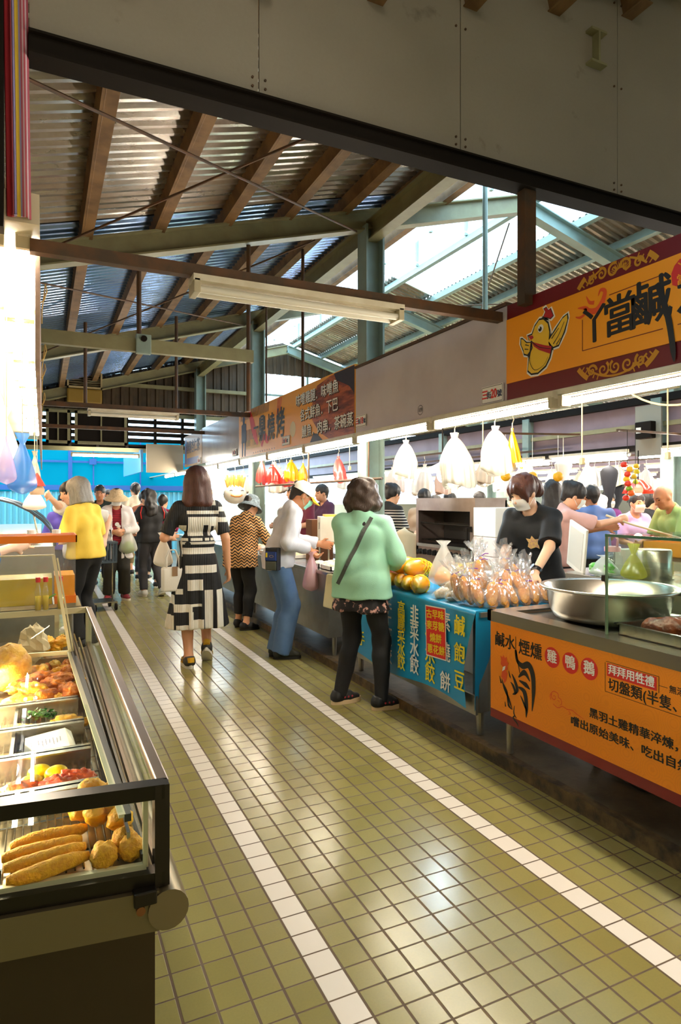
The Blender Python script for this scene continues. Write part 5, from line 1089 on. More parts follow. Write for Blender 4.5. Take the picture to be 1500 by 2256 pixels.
# white cartons stacked beside the oven
PRN = M('print_grey', '#6a6670', .6); BOXW = M('box_white', '#ece6da', .6); BOXP = M('box_pinkish', '#e2d5cf', .6)
def carton(z0, z1, lab, m, x0=3.46, x1=3.90, y0=4.30, y1=4.60, prints=True, green=False):
    t = thing('carton', lab, 'carton', (0, 0, 0), 0, 'white cartons beside the grill oven'); MB().box((x0, y0, z0 + .002), (x1, y1, z1), ch=.005).build('box', m, t)
    if prints:
        a = plane_mat((x0 - .0006, y1, z0), (0, -1, 0), (0, 0, 1)); b = plane_mat((x0, y0 - .0006, z0), (1, 0, 0), (0, 0, 1)); hh = z1 - z0; mb = MB()
        for r in range(4): mb_w = .03 + .02*((r*7) % 3); poly(mb, [(.03, hh*.2 + r*.022), (.03 + mb_w, hh*.2 + r*.022), (.03 + mb_w, hh*.2 + r*.022 + .006), (.03, hh*.2 + r*.022 + .006)], a); poly(mb, [(.13, hh*.25 + r*.02), (.13 + mb_w, hh*.25 + r*.02), (.13 + mb_w, hh*.25 + r*.02 + .005), (.13, hh*.25 + r*.02 + .005)], a)
        poly(mb, [(.06, hh*.22), (.24, hh*.22), (.24, hh*.31), (.06, hh*.31)], b); mb.build('print', PRN, t)
        mb = MB(); circ(mb, (.16, hh*.62), .034, b, .0012, 18); mb.build('badge_red', RINK, t); mb = MB(); circ(mb, (.16, hh*.72), .03, b, .0018, 18); mb.build('badge_blue', M('badge_blue', '#2d4a8a', .5), t); mb = MB(); circ(mb, (.16, hh*.66), .020, b, .0024, 16); mb.build('badge_white', WINK, t)
        if green: mb = MB(); poly(mb, [(.085, .012), (.135, .012), (.135, .075), (.085, .075)], a, .002); mb.build('green_sticker', M('sticker_green', '#18a03c', .5), t)
carton(.744, .932, 'lowest printed white carton with a green sticker beside the oven', BOXP, green=True); carton(.934, 1.10, 'middle printed white carton beside the oven', BOXP); carton(1.102, 1.355, 'plain white carton on top of the stack beside the oven', BOXW, prints=False)
fb = thing('foam_box', 'white lidded foam box standing below the cartons by the seller', 'box', (3.14, 3.98, .066)); MB().box((-.12, -.2, .0), (.2, .2, .80), ch=.01).build('box', BOXW, fb); MB().box((-.135, -.215, .80), (.215, .215, .845), ch=.008).build('lid', BOXW, fb); MB().ell((-.122, .06, .60), (.006, .03, .012)).build('mark', M('brown_mark', '#a0522d', .5), fb, True)
# dark cooker far left of the oven, paper sack, small boxes
ck = thing('steel_counter', 'low steel counter with dark cooker at the foot of the green column', 'counter', (0, 0, 0)); MB().box((3.06, 6.05, .066), (3.5, 6.9, .80)).build('body', STEEL2, ck); MB().box((3.08, 6.08, .80), (3.45, 6.5, .90), ch=.01).build('cooker', M('cooker_black', '#1d1c1a', .4), ck)
sk = tag(MB().grid(lambda u, v: (3.52 + .13*(1 if v < .98 else .2)*math.cos(2*math.pi*u)*(1 - .25*v), 5.86 + .17*(1 if v < .98 else .2)*math.sin(2*math.pi*u)*(1 - .1*v), .745 + .36*v + .02*math.sin(9*u + 3*v)), 24, 10).build('paper_sack', M('paper_sack', '#cdbf9f', .8, bump=(12, .4)), None, True), 'pale paper sack standing left of the grill oven', 'sack')
# ---- back table with pot, bags, boxes
bt = thing('work_table', 'steel work table behind the seller with pot and bags', 'table'); MB().box((3.72, 1.5, .80), (4.6, 3.98, .85), ch=.004).build('tabletop', STEEL, bt)
for y in (1.6, 3.9):
    for x in (3.78, 4.5): MB().box((x - .022, y - .022, .066), (x + .022, y + .022, .80)).build('leg', STEEL2, bt)
MB().box((3.80, 1.6, .3), (4.55, 3.66, .33)).build('undershelf', M('red_brown_shelf', '#7c3320', .5), bt)
pt = thing('pot', 'upturned straight-sided steel pot on the work table', 'pot', (4.02, 3.22, .85)); MB().lathe([(.10, 0), (.128, 0), (.128, .20), (.122, .212), (0, .216)], 40).build('wall', STEEL, pt, 'auto'); MB().lathe([(.128, .0), (.140, .0), (.140, .008), (.128, .008)], 40).build('rim', STEEL, pt)
def soft_bag(loc, w, d, hh, m, lab, seed, tie=.7, **k):
    t = thing('plastic_bag', lab, 'bag', loc); bag_mesh(w, d, hh, tie, seed).build('bag', m, t, True); return t
yb = soft_bag((3.74 + .06, 3.20, .85), .075, .10, .26, film('yellow_bag', '#e6d93a', .72, .25, .5, .15), 'translucent yellow plastic bag beside the steel pot', 3, .72)
gb = soft_bag((3.80, 3.46, .85), .09, .13, .155, film('white_clear_bag', '#f4f4f0', .6, .2, .4, .2), 'white pyramid bag of green packets on the work table', 6, .93)
mb = MB()
for k in range(12): a = k*2.1; mb.ell((.05*math.cos(a), .08*math.sin(a), .03 + .006*k % .05), (.04, .04, .025), None, 8, 5, .4, k)
mb.build('green_packets', M('green_packet', '#4fc030', .35, noise=(25, '#d9f0c0', .6)), gb)
bo = thing('bottle', 'clear plastic jar with a pink carry handle behind the yellow bag', 'jar', (4.02, 3.58, .85)); MB().lathe([(0, 0), (.07, 0), (.075, .01), (.075, .13), (.055, .15), (.055, .17)], 24).build('jar', film('clear_jar', '#ffffff', .18, .08, .3, .5), bo, True); PK = M('pink_plastic', '#f2a8b4', .4); MB().lathe([(.06, .17), (.062, .205), (.05, .21), (0, .212)], 20).build('lid', PK, bo, True); MB().tube([(0, -.045, .20), (0, -.05, .27), (0, -.02, .30), (0, .02, .30), (0, .05, .27), (0, .045, .20)], .009, 8).build('handle', PK, bo, True)
for i, (x, y, z, w, d, hh, col, lab) in enumerate(((4.25, 3.62, .85, .2, .10, .18, '#e8e2d2', 'white flat box at the back of the work table near the seller'), (4.28, 3.35, .85, .12, .12, .10, '#e2c88a', 'small yellow printed box behind the jar'), (4.0, 3.66, .85, .06, .10, .07, '#d8e4da', 'small pale box by the elbow of the seller'))):
    tag(MB().box((x - w/2, y - d/2, z + .001), (x + w/2, y + d/2, z + hh), ch=.004).build('box', M('smallbox%d' % i, col, .6)), lab, 'box')
cl2 = tag(MB().grid(lambda u, v: (4.05 + .5*v, 2.3 + .8*u, .875 + .10*abs(math.sin(3*v + 1))*math.sin(math.pi*u) + .02*mnoise.noise(Vector((u*6, v*6, 2)))), 20, 14).build('plastic_sheet', film('clear_sheet', '#f6f0da', .55, .2, .4, .3), None, True), 'crumpled clear plastic sheet spread behind the steel pot', 'plastic sheet')
tr2 = tag(MB().lathe([(0, 0), (.2, 0), (.24, .02), (.235, .024), (.19, .006), (0, .006)], 32, (4.10, 2.75, .852)).build('steel_plate', STEEL, None, True), 'shallow steel plate lying right of the pot', 'plate')
ch = thing('chair', 'orange tube chair back at the right picture edge behind the counter', 'chair', (3.35, 1.95, .066)); OR = M('orange_tube', '#d8461c', .4)
MB().tube([(-.18, .0, 0), (-.18, 0, .72), (-.17, 0, .86), (-.1, 0, .93), (.1, 0, .93), (.17, 0, .86), (.18, 0, .72), (.18, 0, 0)], .019, 10).build('back_frame', OR, ch, True); MB().box((-.18, -.38, .42), (.18, 0, .45), ch=.01).build('seat', DARK, ch)
for x in (-.16, .16): MB().cyl((x, -.36, .42), (x, -.36, 0), .016).build('leg', OR, ch)
# ---- fixtures hanging inside the stalls
def cord(x, y, z1, z0, lab, m=M('cord_cream', '#c9b88a', .5), plug=True):
    t = thing('pull_cord', lab, 'cord', (x, y, z0), 0); MB().cyl((0, 0, 0), (0, 0, z1 - z0), .004, n=6).build('line', m, t)
    if plug: MB().box((-.012, -.012, -.04), (.012, .012, 0), ch=.003).build('switch', m, t)
cord(2.75, 2.66, 2.014, 1.66, 'cream pull cord hanging under the orange chicken sign'); cord(2.75, 3.55, 2.014, 1.63, 'thin cream cord beside the biggest white bag bundle', plug=False); cord(2.70, 6.62, 2.014, 1.80, 'cream cord with a socket block above the cap'); cord(2.70, 5.55, 2.014, 1.75, 'cord with a dark plug near the green column'); cord(3.05, 2.35, 2.03, 1.68, 'cord with a cream socket block at the right picture edge')
mtr = thing('electric_meter', 'small dark electric meter box on a pale board in the second row', 'meter', (5.84, 4.72, 2.05)); MB().box((-.02, -.16, -.16), (.0, .16, .38)).build('board', M('pale_board', '#8d8a7c', .5), mtr); MB().box((-.10, -.10, .02), (-.02, .10, .20), ch=.01).build('case', DARK, mtr); MB().box((-.104, .02, .08), (-.1, .08, .14)).build('dial', WINK, mtr)
for k, (a, b, c) in enumerate((((2.8, 2.4, 2.0), (2.9, 2.2, 1.80), (3.0, 1.9, 2.0)), ((3.0, 2.0, 2.05), (3.2, 2.3, 1.86), (3.4, 2.2, 2.1)), ((5.86, 3.4, 2.3), (5.6, 3.6, 2.02), (5.86, 4.5, 2.1)))):
    pts = [Vector(a)*(1-u)**2 + Vector(b)*2*u*(1-u) + Vector(c)*u*u for u in [i/12 for i in range(13)]]
    tag(MB().tube(pts, .006, 6).build('cable', (M('cord_cream'), DARK, DARK)[k], None, True), ('loose cream cable under the chicken sign lamps', 'dark cable at the right picture edge', 'dark cable below the mauve board of the second row')[k], 'cable')
# bright lamp and yellow balls
lp = thing('pendant_lamp', 'white enamel pendant lamp with a glaring bulb left of the biggest bag bundle', 'lamp', (2.86, 4.20, 1.565)); MB().lathe([(.03, .15), (.05, .14), (.17, .085), (.175, .08), (.165, .083), (.04, .13)], 32).build('shade', M('lamp_white', '#e6e6e2', .3), lp, True); MB().ell((0, 0, .055), (.045, .045, .06)).build('bulb', emit('bulb_cold', (.70, .87, 1.0), 140.), lp, True); MB().cyl((0, 0, .15), (0, 0, .45), .006).build('cord', DARK, lp)
YB_ = M('yellow_ball', '#e8a80c', .5)
for i, (x, y) in enumerate(((4.15, 5.0), (4.42, 4.92), (4.68, 4.84))):
    t = thing('hanging_ball', 'yellow paper ball hanging over the cartons, %s of three from the oven' % ('first', 'second', 'last')[i], 'paper ball', (x, y, 1.655), 0, 'yellow hanging balls'); MB().ell((0, 0, 0), (.05, .05, .05)).build('ball', YB_, t, True); MB().cyl((0, 0, .05), (0, 0, .42), .003, n=5).build('string', WINK, t)
def string_fruit(x, y, z1, cols, lab, dz=.075, r=.035, seed=1):
    t = thing('fruit_string', lab, 'string of fruit', (x, y, z1)); MB().cyl((0, 0, .28), (0, 0, -dz*(len(cols) + 1)), .003, n=5).build('string', DARK, t); rg = random.Random(seed)
    for k, c in enumerate(cols): p = MB().ell((rg.uniform(-.03, .03), rg.uniform(-.03, .03), -dz*(k + 1)), (r, r, r*.9)).build('fruit', M('gourd_' + c, c, .35), t, True)
string_fruit(5.0, 4.28, 1.80, ['#d8341a', '#e8b020', '#e0401c', '#f0d030', '#d8341a', '#7fae2a', '#e8641a', '#d8341a'], 'string of red and yellow gourds hanging before the masked women', .045, .032)
string_fruit(5.25, 4.4, 1.80, ['#e8c020', '#e0d030', '#d8b020', '#c8d030'], 'short string of yellow gourds right of the red ones', .05, .028, 4)
for i in range(9):
    tag(MB().ell((5.3 + .12*i, 3.9 + .07*(i % 3), 1.84 - .05*(i % 2)), (.028, .028, .026)).cyl((5.3 + .12*i, 3.9 + .07*(i % 3), 1.84), (5.3 + .12*i, 3.9 + .07*(i % 3), 1.97), .002, n=4).build('hanging_lemon', M('lemon_y', '#ecd43a', .4), None, True), 'small yellow lemon hung under the lamps of the second row', 'lemon', 'hung lemons of the second row')
hl = thing('heat_lamp', 'red domed heat lamp glowing above the masked woman in lavender', 'lamp', (5.77, 4.80, 1.49)); MB().lathe([(.03, .15), (.06, .14), (.13, .07), (.16, .0), (.155, .0), (.12, .065), (.03, .13)], 28).build('shade', film('red_glass_shade', '#e0402a', .85, .2, .6, .1), hl, True); MB().ell((0, 0, .04), (.05, .05, .06)).build('bulb', emit('bulb_warm', (1., .55, .3), 25.), hl, True); MB().cyl((0, 0, .15), (0, 0, .46), .006).build('cord', DARK, hl)
# second-row counters with goods, placards, glass
CREAM = M('cream_counter', '#cfc3a6', .5)
def far_counter(x0, x1, y0, y1, z, lab, m=CREAM): return tag(MB().box((x0, y0, .0), (x1, y1, z), ch=.006).build('market_counter', m), lab, 'counter')
far_counter(5.0, 5.5, 3.0, 4.1, .92, 'cream counter behind the ladle of the pink-shirt cook'); far_counter(5.45, 5.8, 5.5, 6.8, .90, 'cream counter of the second row past the cook'); far_counter(4.75, 5.3, 6.6, 9.5, .88, 'cream counter of food beside the striped-shirt woman'); far_counter(7.5, 8.3, 4.0, 12.0, .9, 'long cream counter deep in the third row')
og = thing('food_crate', 'orange plastic crate on the counter in front of the cook', 'crate', (5.02, 3.78, .92)); OC = M('orange_crate', '#f09a10', .4); MB().box((-.12, -.25, 0), (.12, .25, .01)).box((-.12, -.25, 0), (-.11, .25, .13)).box((.11, -.25, 0), (.12, .25, .13)).box((-.12, -.25, 0), (.12, -.24, .13)).box((-.12, .24, 0), (.12, .25, .13)).build('crate', OC, og)
pn = thing('wok', 'dark wok of fried food under the ladle of the cook', 'wok', (5.3, 3.72, .93)); MB().lathe([(0, 0), (.10, .01), (.18, .05), (.22, .10), (.215, .10), (.17, .055), (.1, .018), (0, .008)], 28).build('pan', DARK, pn, True); MB().ell((0, 0, .05), (.16, .16, .04), bumpy=.3).build('food', M('wok_food', '#b0783c', .6), pn, True)
wb = thing('white_board', 'leaning white plastic board behind the black-shirt seller', 'board', (3.90, 3.82, .95)); MB().box((-.02, -.18, -.10), (.0, .18, .28), ch=.006).build('board', BOXW, wb); MB().box((-.024, -.14, -.06), (-.02, .14, .24)).build('recess', M('board_grey', '#d5d0c2', .6), wb); wb.rotation_euler = (R(12), 0, R(-25))
for i, (x, y, c, lab) in enumerate(((4.98, 3.42, '#e08a1a', 'orange menu placard standing in front of the masked women'), (5.25, 3.15, '#b8623a', 'brown photo placard right of the orange one'))):
    t = thing('placard', lab, 'placard', (x, y, .93)); MB().box((-.004, -.07, .0), (.004, .07, .22)).build('card', M('placard%d' % i, c, .4, noise=(10, '#f0c070', .5)), t); MB().box((-.006, -.06, .16), (-.004, .06, .20)).build('heading', INK, t); MB().box((-.04, -.07, -.012), (.04, .07, .0)).build('base', GLASS, t)
g2 = thing('glass_screen', 'low glass screen along the counter before the masked women', 'glass screen', (4.92, 2.4, .94)); MB().box((0, 0, 0), (.006, 1.15, .38)).build('pane', GLASS, g2); MB().box((-.004, 0, .375), (.012, 1.15, .386)).build('top_edge', GEDGE, g2)
far_counter(4.86, 5.3, 2.3, 2.98, .94, 'cream counter under the glass screen')
# hanging clothes and bags in the hall
for i, (x, y, c, w, hh, lab) in enumerate(((6.4, 5.75, '#1c1c22', .14, .62, 'long dark coat hanging between the cook and the masked women'), (6.2, 5.72, '#e8e4da', .13, .42, 'white plastic bag with blue print hanging by the dark coat'), (6.0, 5.75, '#f4ecd8', .12, .26, 'cream bag bundle hanging behind the cook'), (5.2, 5.3, '#f6efe2', .12, .30, 'white bag bundle above the bun of the cook'), (7.7, 6.8, '#23232a', .25, .7, 'dark curtain hanging deep in the hall'))):
    t = thing('hanging_cloth', lab, 'hanging cloth', (x, y, (1.86, 1.50, 1.60, 1.86, 1.86)[i])); bag_mesh(w, w*.5, hh, .8, i + 20).build('cloth', M('hang%d' % i, c, .8), t, True)
    t.rotation_euler = (R(180), 0, 0); MB().cyl((0, 0, 0), (0, 0, -.25), .004, n=5).build('hook', HOOK, t)
for i, (x, y, c) in enumerate(((4.6, 8.4, '#e8d2b8'), (4.4, 7.6, '#f2dcd0'), (4.9, 9.6, '#e0c0b0'), (3.3, 9.4, '#f0e8dc'), (3.1, 8.7, '#ead8c4'), (3.0, 10.2, '#f4e4d4'))):
    bundle(x, y, 1.9, .36, .11, .13, M('far_bundle%d' % i, c, .7), ('cream bag bundle hung over the striped-shirt woman', 'pinkish bag bundle hung left of the column', 'tan bag bundle deep behind the column', 'white bag bundle behind the red bags of the grill stall', 'cream noodle bundle past the red bags', 'pale bag bundle at the far end of the grill stall')[i], 30 + i, 0, 9)
for i in range(26):
    x = 4.905 + (i % 5)*.9; y = 6.3 + (i*53 % 50)*.09
    bundle(x, y, 1.93, .30 + .06*(i % 3), .10, .12, M('far_bundle%d' % (i % 6)), 'pale bag bundle hung among the far stalls behind the oven and seller', 60 + i, 0, 9)
# toys, clear bags at the far stalls
wg = thing('corn_husk_bundle', 'straw-coloured bundle hanging left of the brown-haired woman', 'straw bundle', (2.50, 11.0, 1.83)); mb = MB(); rg = random.Random(5)
for k in range(80): a = rg.random()*6.28; r = rg.random()*.18; mb.tube([(r*.5*math.cos(a), r*.5*math.sin(a), 0), (r*math.cos(a), r*math.sin(a), -.25), (r*1.1*math.cos(a), r*1.1*math.sin(a), -.5 - rg.random()*.06)], .012, 4)
mb.build('straw', M('straw', '#d8b050', .6), wg); MB().cyl((0, 0, 0), (0, 0, .19), .004).build('hook', HOOK, wg)
ty = thing('plush_bag', 'white round plush bag with a straw crown left of the brown-haired woman', 'plush bag', (2.50, 8.9, 1.50)); MB().ell((0, 0, 0), (.17, .17, .14)).build('head', M('plush_white', '#efe8d8', .8), ty, True); mb = MB()
for k in range(40): a = k*2.4; r = .05 + .08*(k % 5)/5; mb.tube([(r*math.cos(a), r*math.sin(a), .10), (r*1.3*math.cos(a), r*1.3*math.sin(a), .22 + .03*(k % 3))], .010, 4)
mb.build('crown', M('straw'), ty); mb = MB(); mb.tube([(-.1, -.145, -.01), (-.05, -.165, -.03), (.02, -.165, -.03), (.06, -.155, -.01)], .012, 6); mb.build('mouth', M('toy_orange', '#d8803a', .5), ty, True)
for sx in (-.1, .06): MB().tube([(sx - .02, -.15, .05), (sx, -.155, .06), (sx + .02, -.155, .05)], .006, 5).build('eye', INK, ty)
MB().cyl((0, 0, .12), (0, 0, .52), .004).build('cord', HOOK, ty)
# ================================================================== LEFT STALLS
CFR = M('case_dark_frame', '#3a342c', .3, .9); CCR = M('case_cream_frame', '#d8cda6', .35, .3); BODY = M('case_body_steel', '#4a3c28', .38, .6, noise=(3, '#463a2a', .5)); GASK = M('black_gasket', '#15140f', .5)
NR = Vector((.202, 1.193, 0)); NL = Vector((-.80, 1.320, 0)); FRY = 3.30
def nf(t, z): return NR.lerp(NL, t) + Vector((0, 0, z))
cs = thing('display_case', 'long stainless glass display case of fried food at the lower left', 'display case')
mb = MB(); p0 = [nf(0, 0) + Vector((-.012, .03, 0)), Vector((.19, FRY, 0)), Vector((-.80, FRY, 0)), nf(1, 0) + Vector((0, .03, 0))]; k = 4
mb.add([(p.x, p.y, z) for z in (.06, .645) for p in p0], [(3,2,1,0), (4,5,6,7), (0,1,5,4), (1,2,6,5), (2,3,7,6), (3,0,4,7)]); mb.build('body', BODY, cs)
mb = MB(); p0 = [nf(0, 0) + Vector((-.06, .10, 0)), Vector((.14, FRY - .05, 0)), Vector((-.75, FRY - .05, 0)), nf(1, 0) + Vector((0, .10, 0))]; mb.add([(p.x, p.y, z) for z in (0, .06) for p in p0], [(3,2,1,0), (4,5,6,7), (0,1,5,4), (1,2,6,5), (2,3,7,6), (3,0,4,7)]); mb.build('plinth', DARK, cs)
mb = MB(); a, b = nf(-.02, .683), nf(1, .683); dd = (b - a).normalized()
mb.bar(a + dd*.03, b, .05, .072); mb.build('front_ledge', M('ledge_steel', '#86775a', .35, .8), cs)
MB().cyl((.205, 1.165, .683), (.205, FRY, .683), .036, n=20).build('side_bumper', M('ledge_steel', '#86775a', .35, .8), cs, 'auto')
MB().cyl(nf(.045, .693) + Vector((0, -.035, 0)), nf(.045, .693) + Vector((0, -.022, 0)), .008, n=14).build('screw', M('brass_screw', '#8a5a30', .4, .7), cs)
MB().box((.145, 1.163, .70), (.185, 1.2, .725), ch=.003).build('corner_clip', CFR, cs)
# near end frame
mb = MB(); up = (0, 0, 1)
mb.bar(nf(0, .891), nf(1, .891), .03, .026).bar(nf(0, .733), nf(1, .733), .03, .026).bar(nf(.006, .72), nf(.006, .903), .03, .026, (1, 0, 0)); mb.build('end_frame', CFR, cs)
mb = MB(); o = Vector((0, .008, 0)); mb.bar(nf(.03, .874) + o, nf(1, .874) + o, .012, .008).bar(nf(.03, .75) + o, nf(1, .75) + o, .012, .010).bar(nf(.032, .75) + o, nf(.032, .875) + o, .012, .009, (1, 0, 0)); mb.build('end_bead', CCR, cs)
mb = MB(); mb.add([nf(.03, .748), nf(1, .748), nf(1, .878), nf(.03, .878)], [(0, 1, 2, 3)]); mb.build('end_glass', GLASS, cs)
# long side: outer pane between rails, sliding tracks, gasket
MB().box((.188, 1.2, .886), (.212, FRY, .903), ch=.003).box((.19, 1.2, .72), (.21, FRY, .738)).build('side_rail', M('side_rail_steel', '#a08b78', .3, .9), cs)
MB().box((.198, 1.22, .738), (.203, FRY, .886)).build('side_glass', GLASS, cs)
mb = MB()
for i, (x0, x1, m_) in enumerate(((.175, .158, 0), (.158, .135, 0), (.145, .118, 0))): mb.bar((x0, 1.24, .745 + .02*i), (x1, FRY, .745 + .02*i), .006, .03)
mb.build('track', STEEL, cs)
MB().bar((.168, 1.207, .765), (.112, 2.62, .82), .010, .012).bar((.141, 1.218, .838), (.098, 2.6, .842), .012, .014).build('gasket', GASK, cs)
MB().bar((.131, 1.218, .843), (.088, 2.6, .847), .012, .006).build('lid_edge', CCR, cs)
mb = MB(); mb.add([(.133, 1.225, .847), (.093, 2.59, .849), (-.8, 2.59, .849), (-.8, 1.34, .847)], [(0, 1, 2, 3)]); mb.build('lid_glass', GLASS, cs)
# upright pane across the case
mb = MB(); Bp, Cp, Bl, Cl = (.093, 2.60, .846), (.036, 2.62, 1.213), (-.8, 2.68, .846), (-.8, 2.68, 1.213); mb.add([Bp, Cp, Cl, Bl], [(0, 1, 2, 3)]); mb.build('upright_glass', GLASS, cs)
MB().bar(Bp, Bl, .012, .014).bar(Bp, Cp, .012, .008, (0, 1, 0)).bar(Cp, Cl, .006, .005).bar((.105, 2.62, .846), (.05, 2.64, 1.2), .006, .006, (0, 1, 0)).build('upright_edge', CCR, cs)
# far end frame
MB().bar((.20, FRY, .72), (.20, FRY, .90), .026, .026, (1, 0, 0)).bar((.20, FRY, .89), (-.8, FRY, .89), .026, .026).bar((.06, FRY, .72), (.06, FRY, .9), .02, .02, (1, 0, 0)).build('far_frame', CCR, cs)
# tray floor, dividers and wire racks inside
MB().box((-.8, 1.32, .735), (.125, FRY - .03, .742)).add([(-.066, 1.235, .742), (.155, 1.215, .742), (.15, 1.33, .742), (-.066, 1.33, .742)], [(0, 1, 2, 3)]).build('tray_floor', M('tray_steel', '#b3a58c', .3, .9), cs)
mb = MB()
for y in (1.50, 1.72, 1.93, 2.16): mb.box((-.8, y, .742), (.118 - .02*(y - 1.3), y + .008, .80)); mb.box((-.8, y - .018, .796), (.118 - .02*(y - 1.3), y + .022, .80))
mb.box((-.075, 1.74, .742), (-.067, 2.15, .79)); mb.build('tray_divider', STEEL, cs)
mb = MB()
for k in range(17): x = -.11 + k*.0148; mb.cyl((x, 1.24, .752), (x, 2.15, .752), .0018, n=5, cap=False)
for y in (1.30, 1.46, 1.56, 1.68, 1.78, 1.90, 2.0, 2.1): mb.cyl((-.13, y, .749), (.13, y, .749), .003, n=5)
mb.build('wire_rack', STEEL, cs)
ct_l = emit('case_fill_lamp', (1., .80, .48), 150.)  # fill strip added beyond the frame edge to brighten the food
lampc = thing('case_fill_lamp', 'added warm fill strip, just out of view, brightening the fried food', 'light', (-.155, 1.96, .838)); MB().box((-.012, -.60, 0), (.012, .60, .008)).build('housing', HOUS, lampc); MB().box((-.01, -.59, -.006), (.01, .59, 0)).build('strip', ct_l, lampc)
# ---- fried food
def fried(name, c1, c2, bump=.6, rough=.45): return M(name, c1, rough, 0., noise=(26, c2, .8), bump=(120, bump), bdist=.006)
GOLD = fried('fried_golden', '#eb9c0c', '#f6bb28'); GOLD2 = fried('fried_orange', '#d8780c', '#b24e08', .9); GOLD3 = fried('fried_pale', '#e0b046', '#c0801c'); CRUMB = M('crumb_gold', '#f0aa12', .6, 0., noise=(90, '#c9780a', .6), bump=(220, .9), bdist=.005)
def food(name, mb, m, loc, rz, lab, cat, group): return tag(link(name, mb.mesh(name, m, True), None, loc, (0, 0, rz)), lab, cat, group)
for i, (x, y, z, rz, lab) in enumerate(((.012, 1.352, .768, .12, 'breaded roll lying apart, farthest from the end glass'), (.0, 1.306, .77, .10, 'breaded roll second from the apart one'), (.005, 1.268, .772, .14, 'breaded roll third from the apart one'), (.010, 1.238, .768, .18, 'breaded roll nearest the end glass'))):
    mb = MB(); n = 14; mb.tube([(-.068 + .136*k/n, .002*math.sin(k*.35 + i), .001*math.sin(k*.5 + i)) for k in range(n+1)], [.003 + .012*math.sin(math.pi*(k + .6)/(n + 1.2))**.5 + .0006*math.sin(k*2.1 + i) for k in range(n+1)], 14); food('fried_roll', mb, CRUMB, (x, y, z), rz, 'long golden ' + lab, 'fried roll', 'breaded rolls')
balls = [(.100, 1.462, .797, 'deep in the rear of the ball heap'), (.128, 1.455, .786, 'at the rear by the gasket rail'), (.088, 1.425, .812, 'topmost, at the rear of the heap'), (.122, 1.405, .80, 'on the upper right of the heap'), (.070, 1.395, .79, 'with a pointed side left of the heap'), (.097, 1.36, .792, 'big and round at the front of the heap'), (.132, 1.365, .80, 'upper one beside the side glass'), (.137, 1.32, .79, 'middle one beside the side glass'), (.140, 1.272, .772, 'upper of the three near the end glass'), (.150, 1.245, .768, 'nearest the frame corner'), (.102, 1.24, .768, 'alone at the end glass, lowest in view')]
for i, (x, y, z, lab) in enumerate(balls): food('fried_ball', MB().ell((0, 0, 0), (.0245, .0245, .023), None, 24, 16, .22, i + 3, 2.0), GOLD if i < 8 else CRUMB, (x, y, z), i, 'golden fried ball ' + lab, 'fried ball', 'fried balls')
def chunk(loc, r, m, lab, name='fried_chicken', seed=1, b=.28, rz=0., fr=2.4, cat='fried chicken'): return food(name, MB().ell((0, 0, 0), r, None, 30, 18, b, seed, fr), m, loc, rz, lab, cat, name.replace('_', ' ') + ' pieces')
LEM = M('lemon_skin', '#f0cc10', .35, 0., bump=(80, .15))
for x, y, z, lab in ((-.008, 1.655, .78, 'farthest of the three, behind the red meat'), (-.025, 1.605, .778, 'in front, at the left of the red meat'), (.028, 1.628, .782, 'half under the red meat')): food('lemon', MB().ell((0, 0, 0), (.026, .018, .017)), LEM, (x, y, z), .2, 'yellow lemon half ' + lab, 'lemon', 'lemons in the case')
RM = fried('red_sausage_meat', '#a83012', '#d8662c', .5, .3)
for i, (x, y, lab) in enumerate(((.068, 1.585, 'long slab of red glazed meat right of the lemons'), (.03, 1.56, 'red glazed meat slab in front of the lemons'), (-.045, 1.57, 'red glazed meat slab at the left picture edge'))): chunk((x, y, .775), (.045, .026, .022), RM, lab, 'glazed_meat', i + 1, .35, -.2, 3, 'meat')
for i, (x, y, r, lab) in enumerate(((-.045, 1.985, .022, 'left of the parsley'), (-.02, 1.965, .018, 'below the parsley'), (-.06, 1.955, .02, 'at the left end of the tempura tray'), (.06, 2.02, .022, 'right of the parsley'), (.09, 1.985, .02, 'right of the price card'), (.075, 1.955, .018, 'lowest right of the price card'))): chunk((x, y, .775), (r*1.8, r*.8, r*.75), GOLD3, 'pale battered tempura stick ' + lab, 'tempura', i + 1, .3, -.4 + i*.15, 3, 'tempura')
ps_ = thing('parsley_bunch', 'bunch of dark green parsley on the tempura tray', 'parsley', (.0, 2.04, .79)); mb = MB(); rg = random.Random(3)
for _ in range(220):
    p = Vector((rg.gauss(0, .018), rg.gauss(0, .013), abs(rg.gauss(0, .009)))); q = Matrix.Rotation(rg.random()*6, 3, 'Z') @ Matrix.Rotation(rg.uniform(-1, 1), 3, 'X'); s_ = rg.uniform(.005, .009); mb.add([p + q @ Vector(v)*s_ for v in ((-.5, 0, 0), (0, -.6, .1), (.9, -.2, .15), (1., .25, .2), (.1, .6, .1))], [(0, 1, 2, 3, 4)])
lv = mb.build('leaves', M('parsley', '#2f6a12', .45, 0., noise=(60, '#174006', .6)), ps_); lv['kind'] = 'stuff'
cdp = thing('price_card', 'folded white handwritten price card leaning in the tempura tray', 'price card', (.01, 1.86, .755)); cdp.rotation_euler = (R(-8), 0, R(14))
mb = MB(); mb.add([(-.062, -.02, 0), (.05, -.03, .002), (.055, .03, .042), (-.045, .032, .036)], [(0, 1, 2, 3)]).add([(.05, -.03, .002), (-.062, -.02, 0), (-.060, -.022, -.008), (.06, -.034, -.008)], [(0, 1, 2, 3)]).add([(.055, .03, .042), (.05, -.03, .002), (.066, -.028, .0), (.070, .026, .03)], [(0, 1, 2, 3)]); mb.build('card', PAPER, cdp)
mb = MB(); AC = plane_mat((-.05, -.018, .0015), (1, -.06, .0), (0, .6, .4))
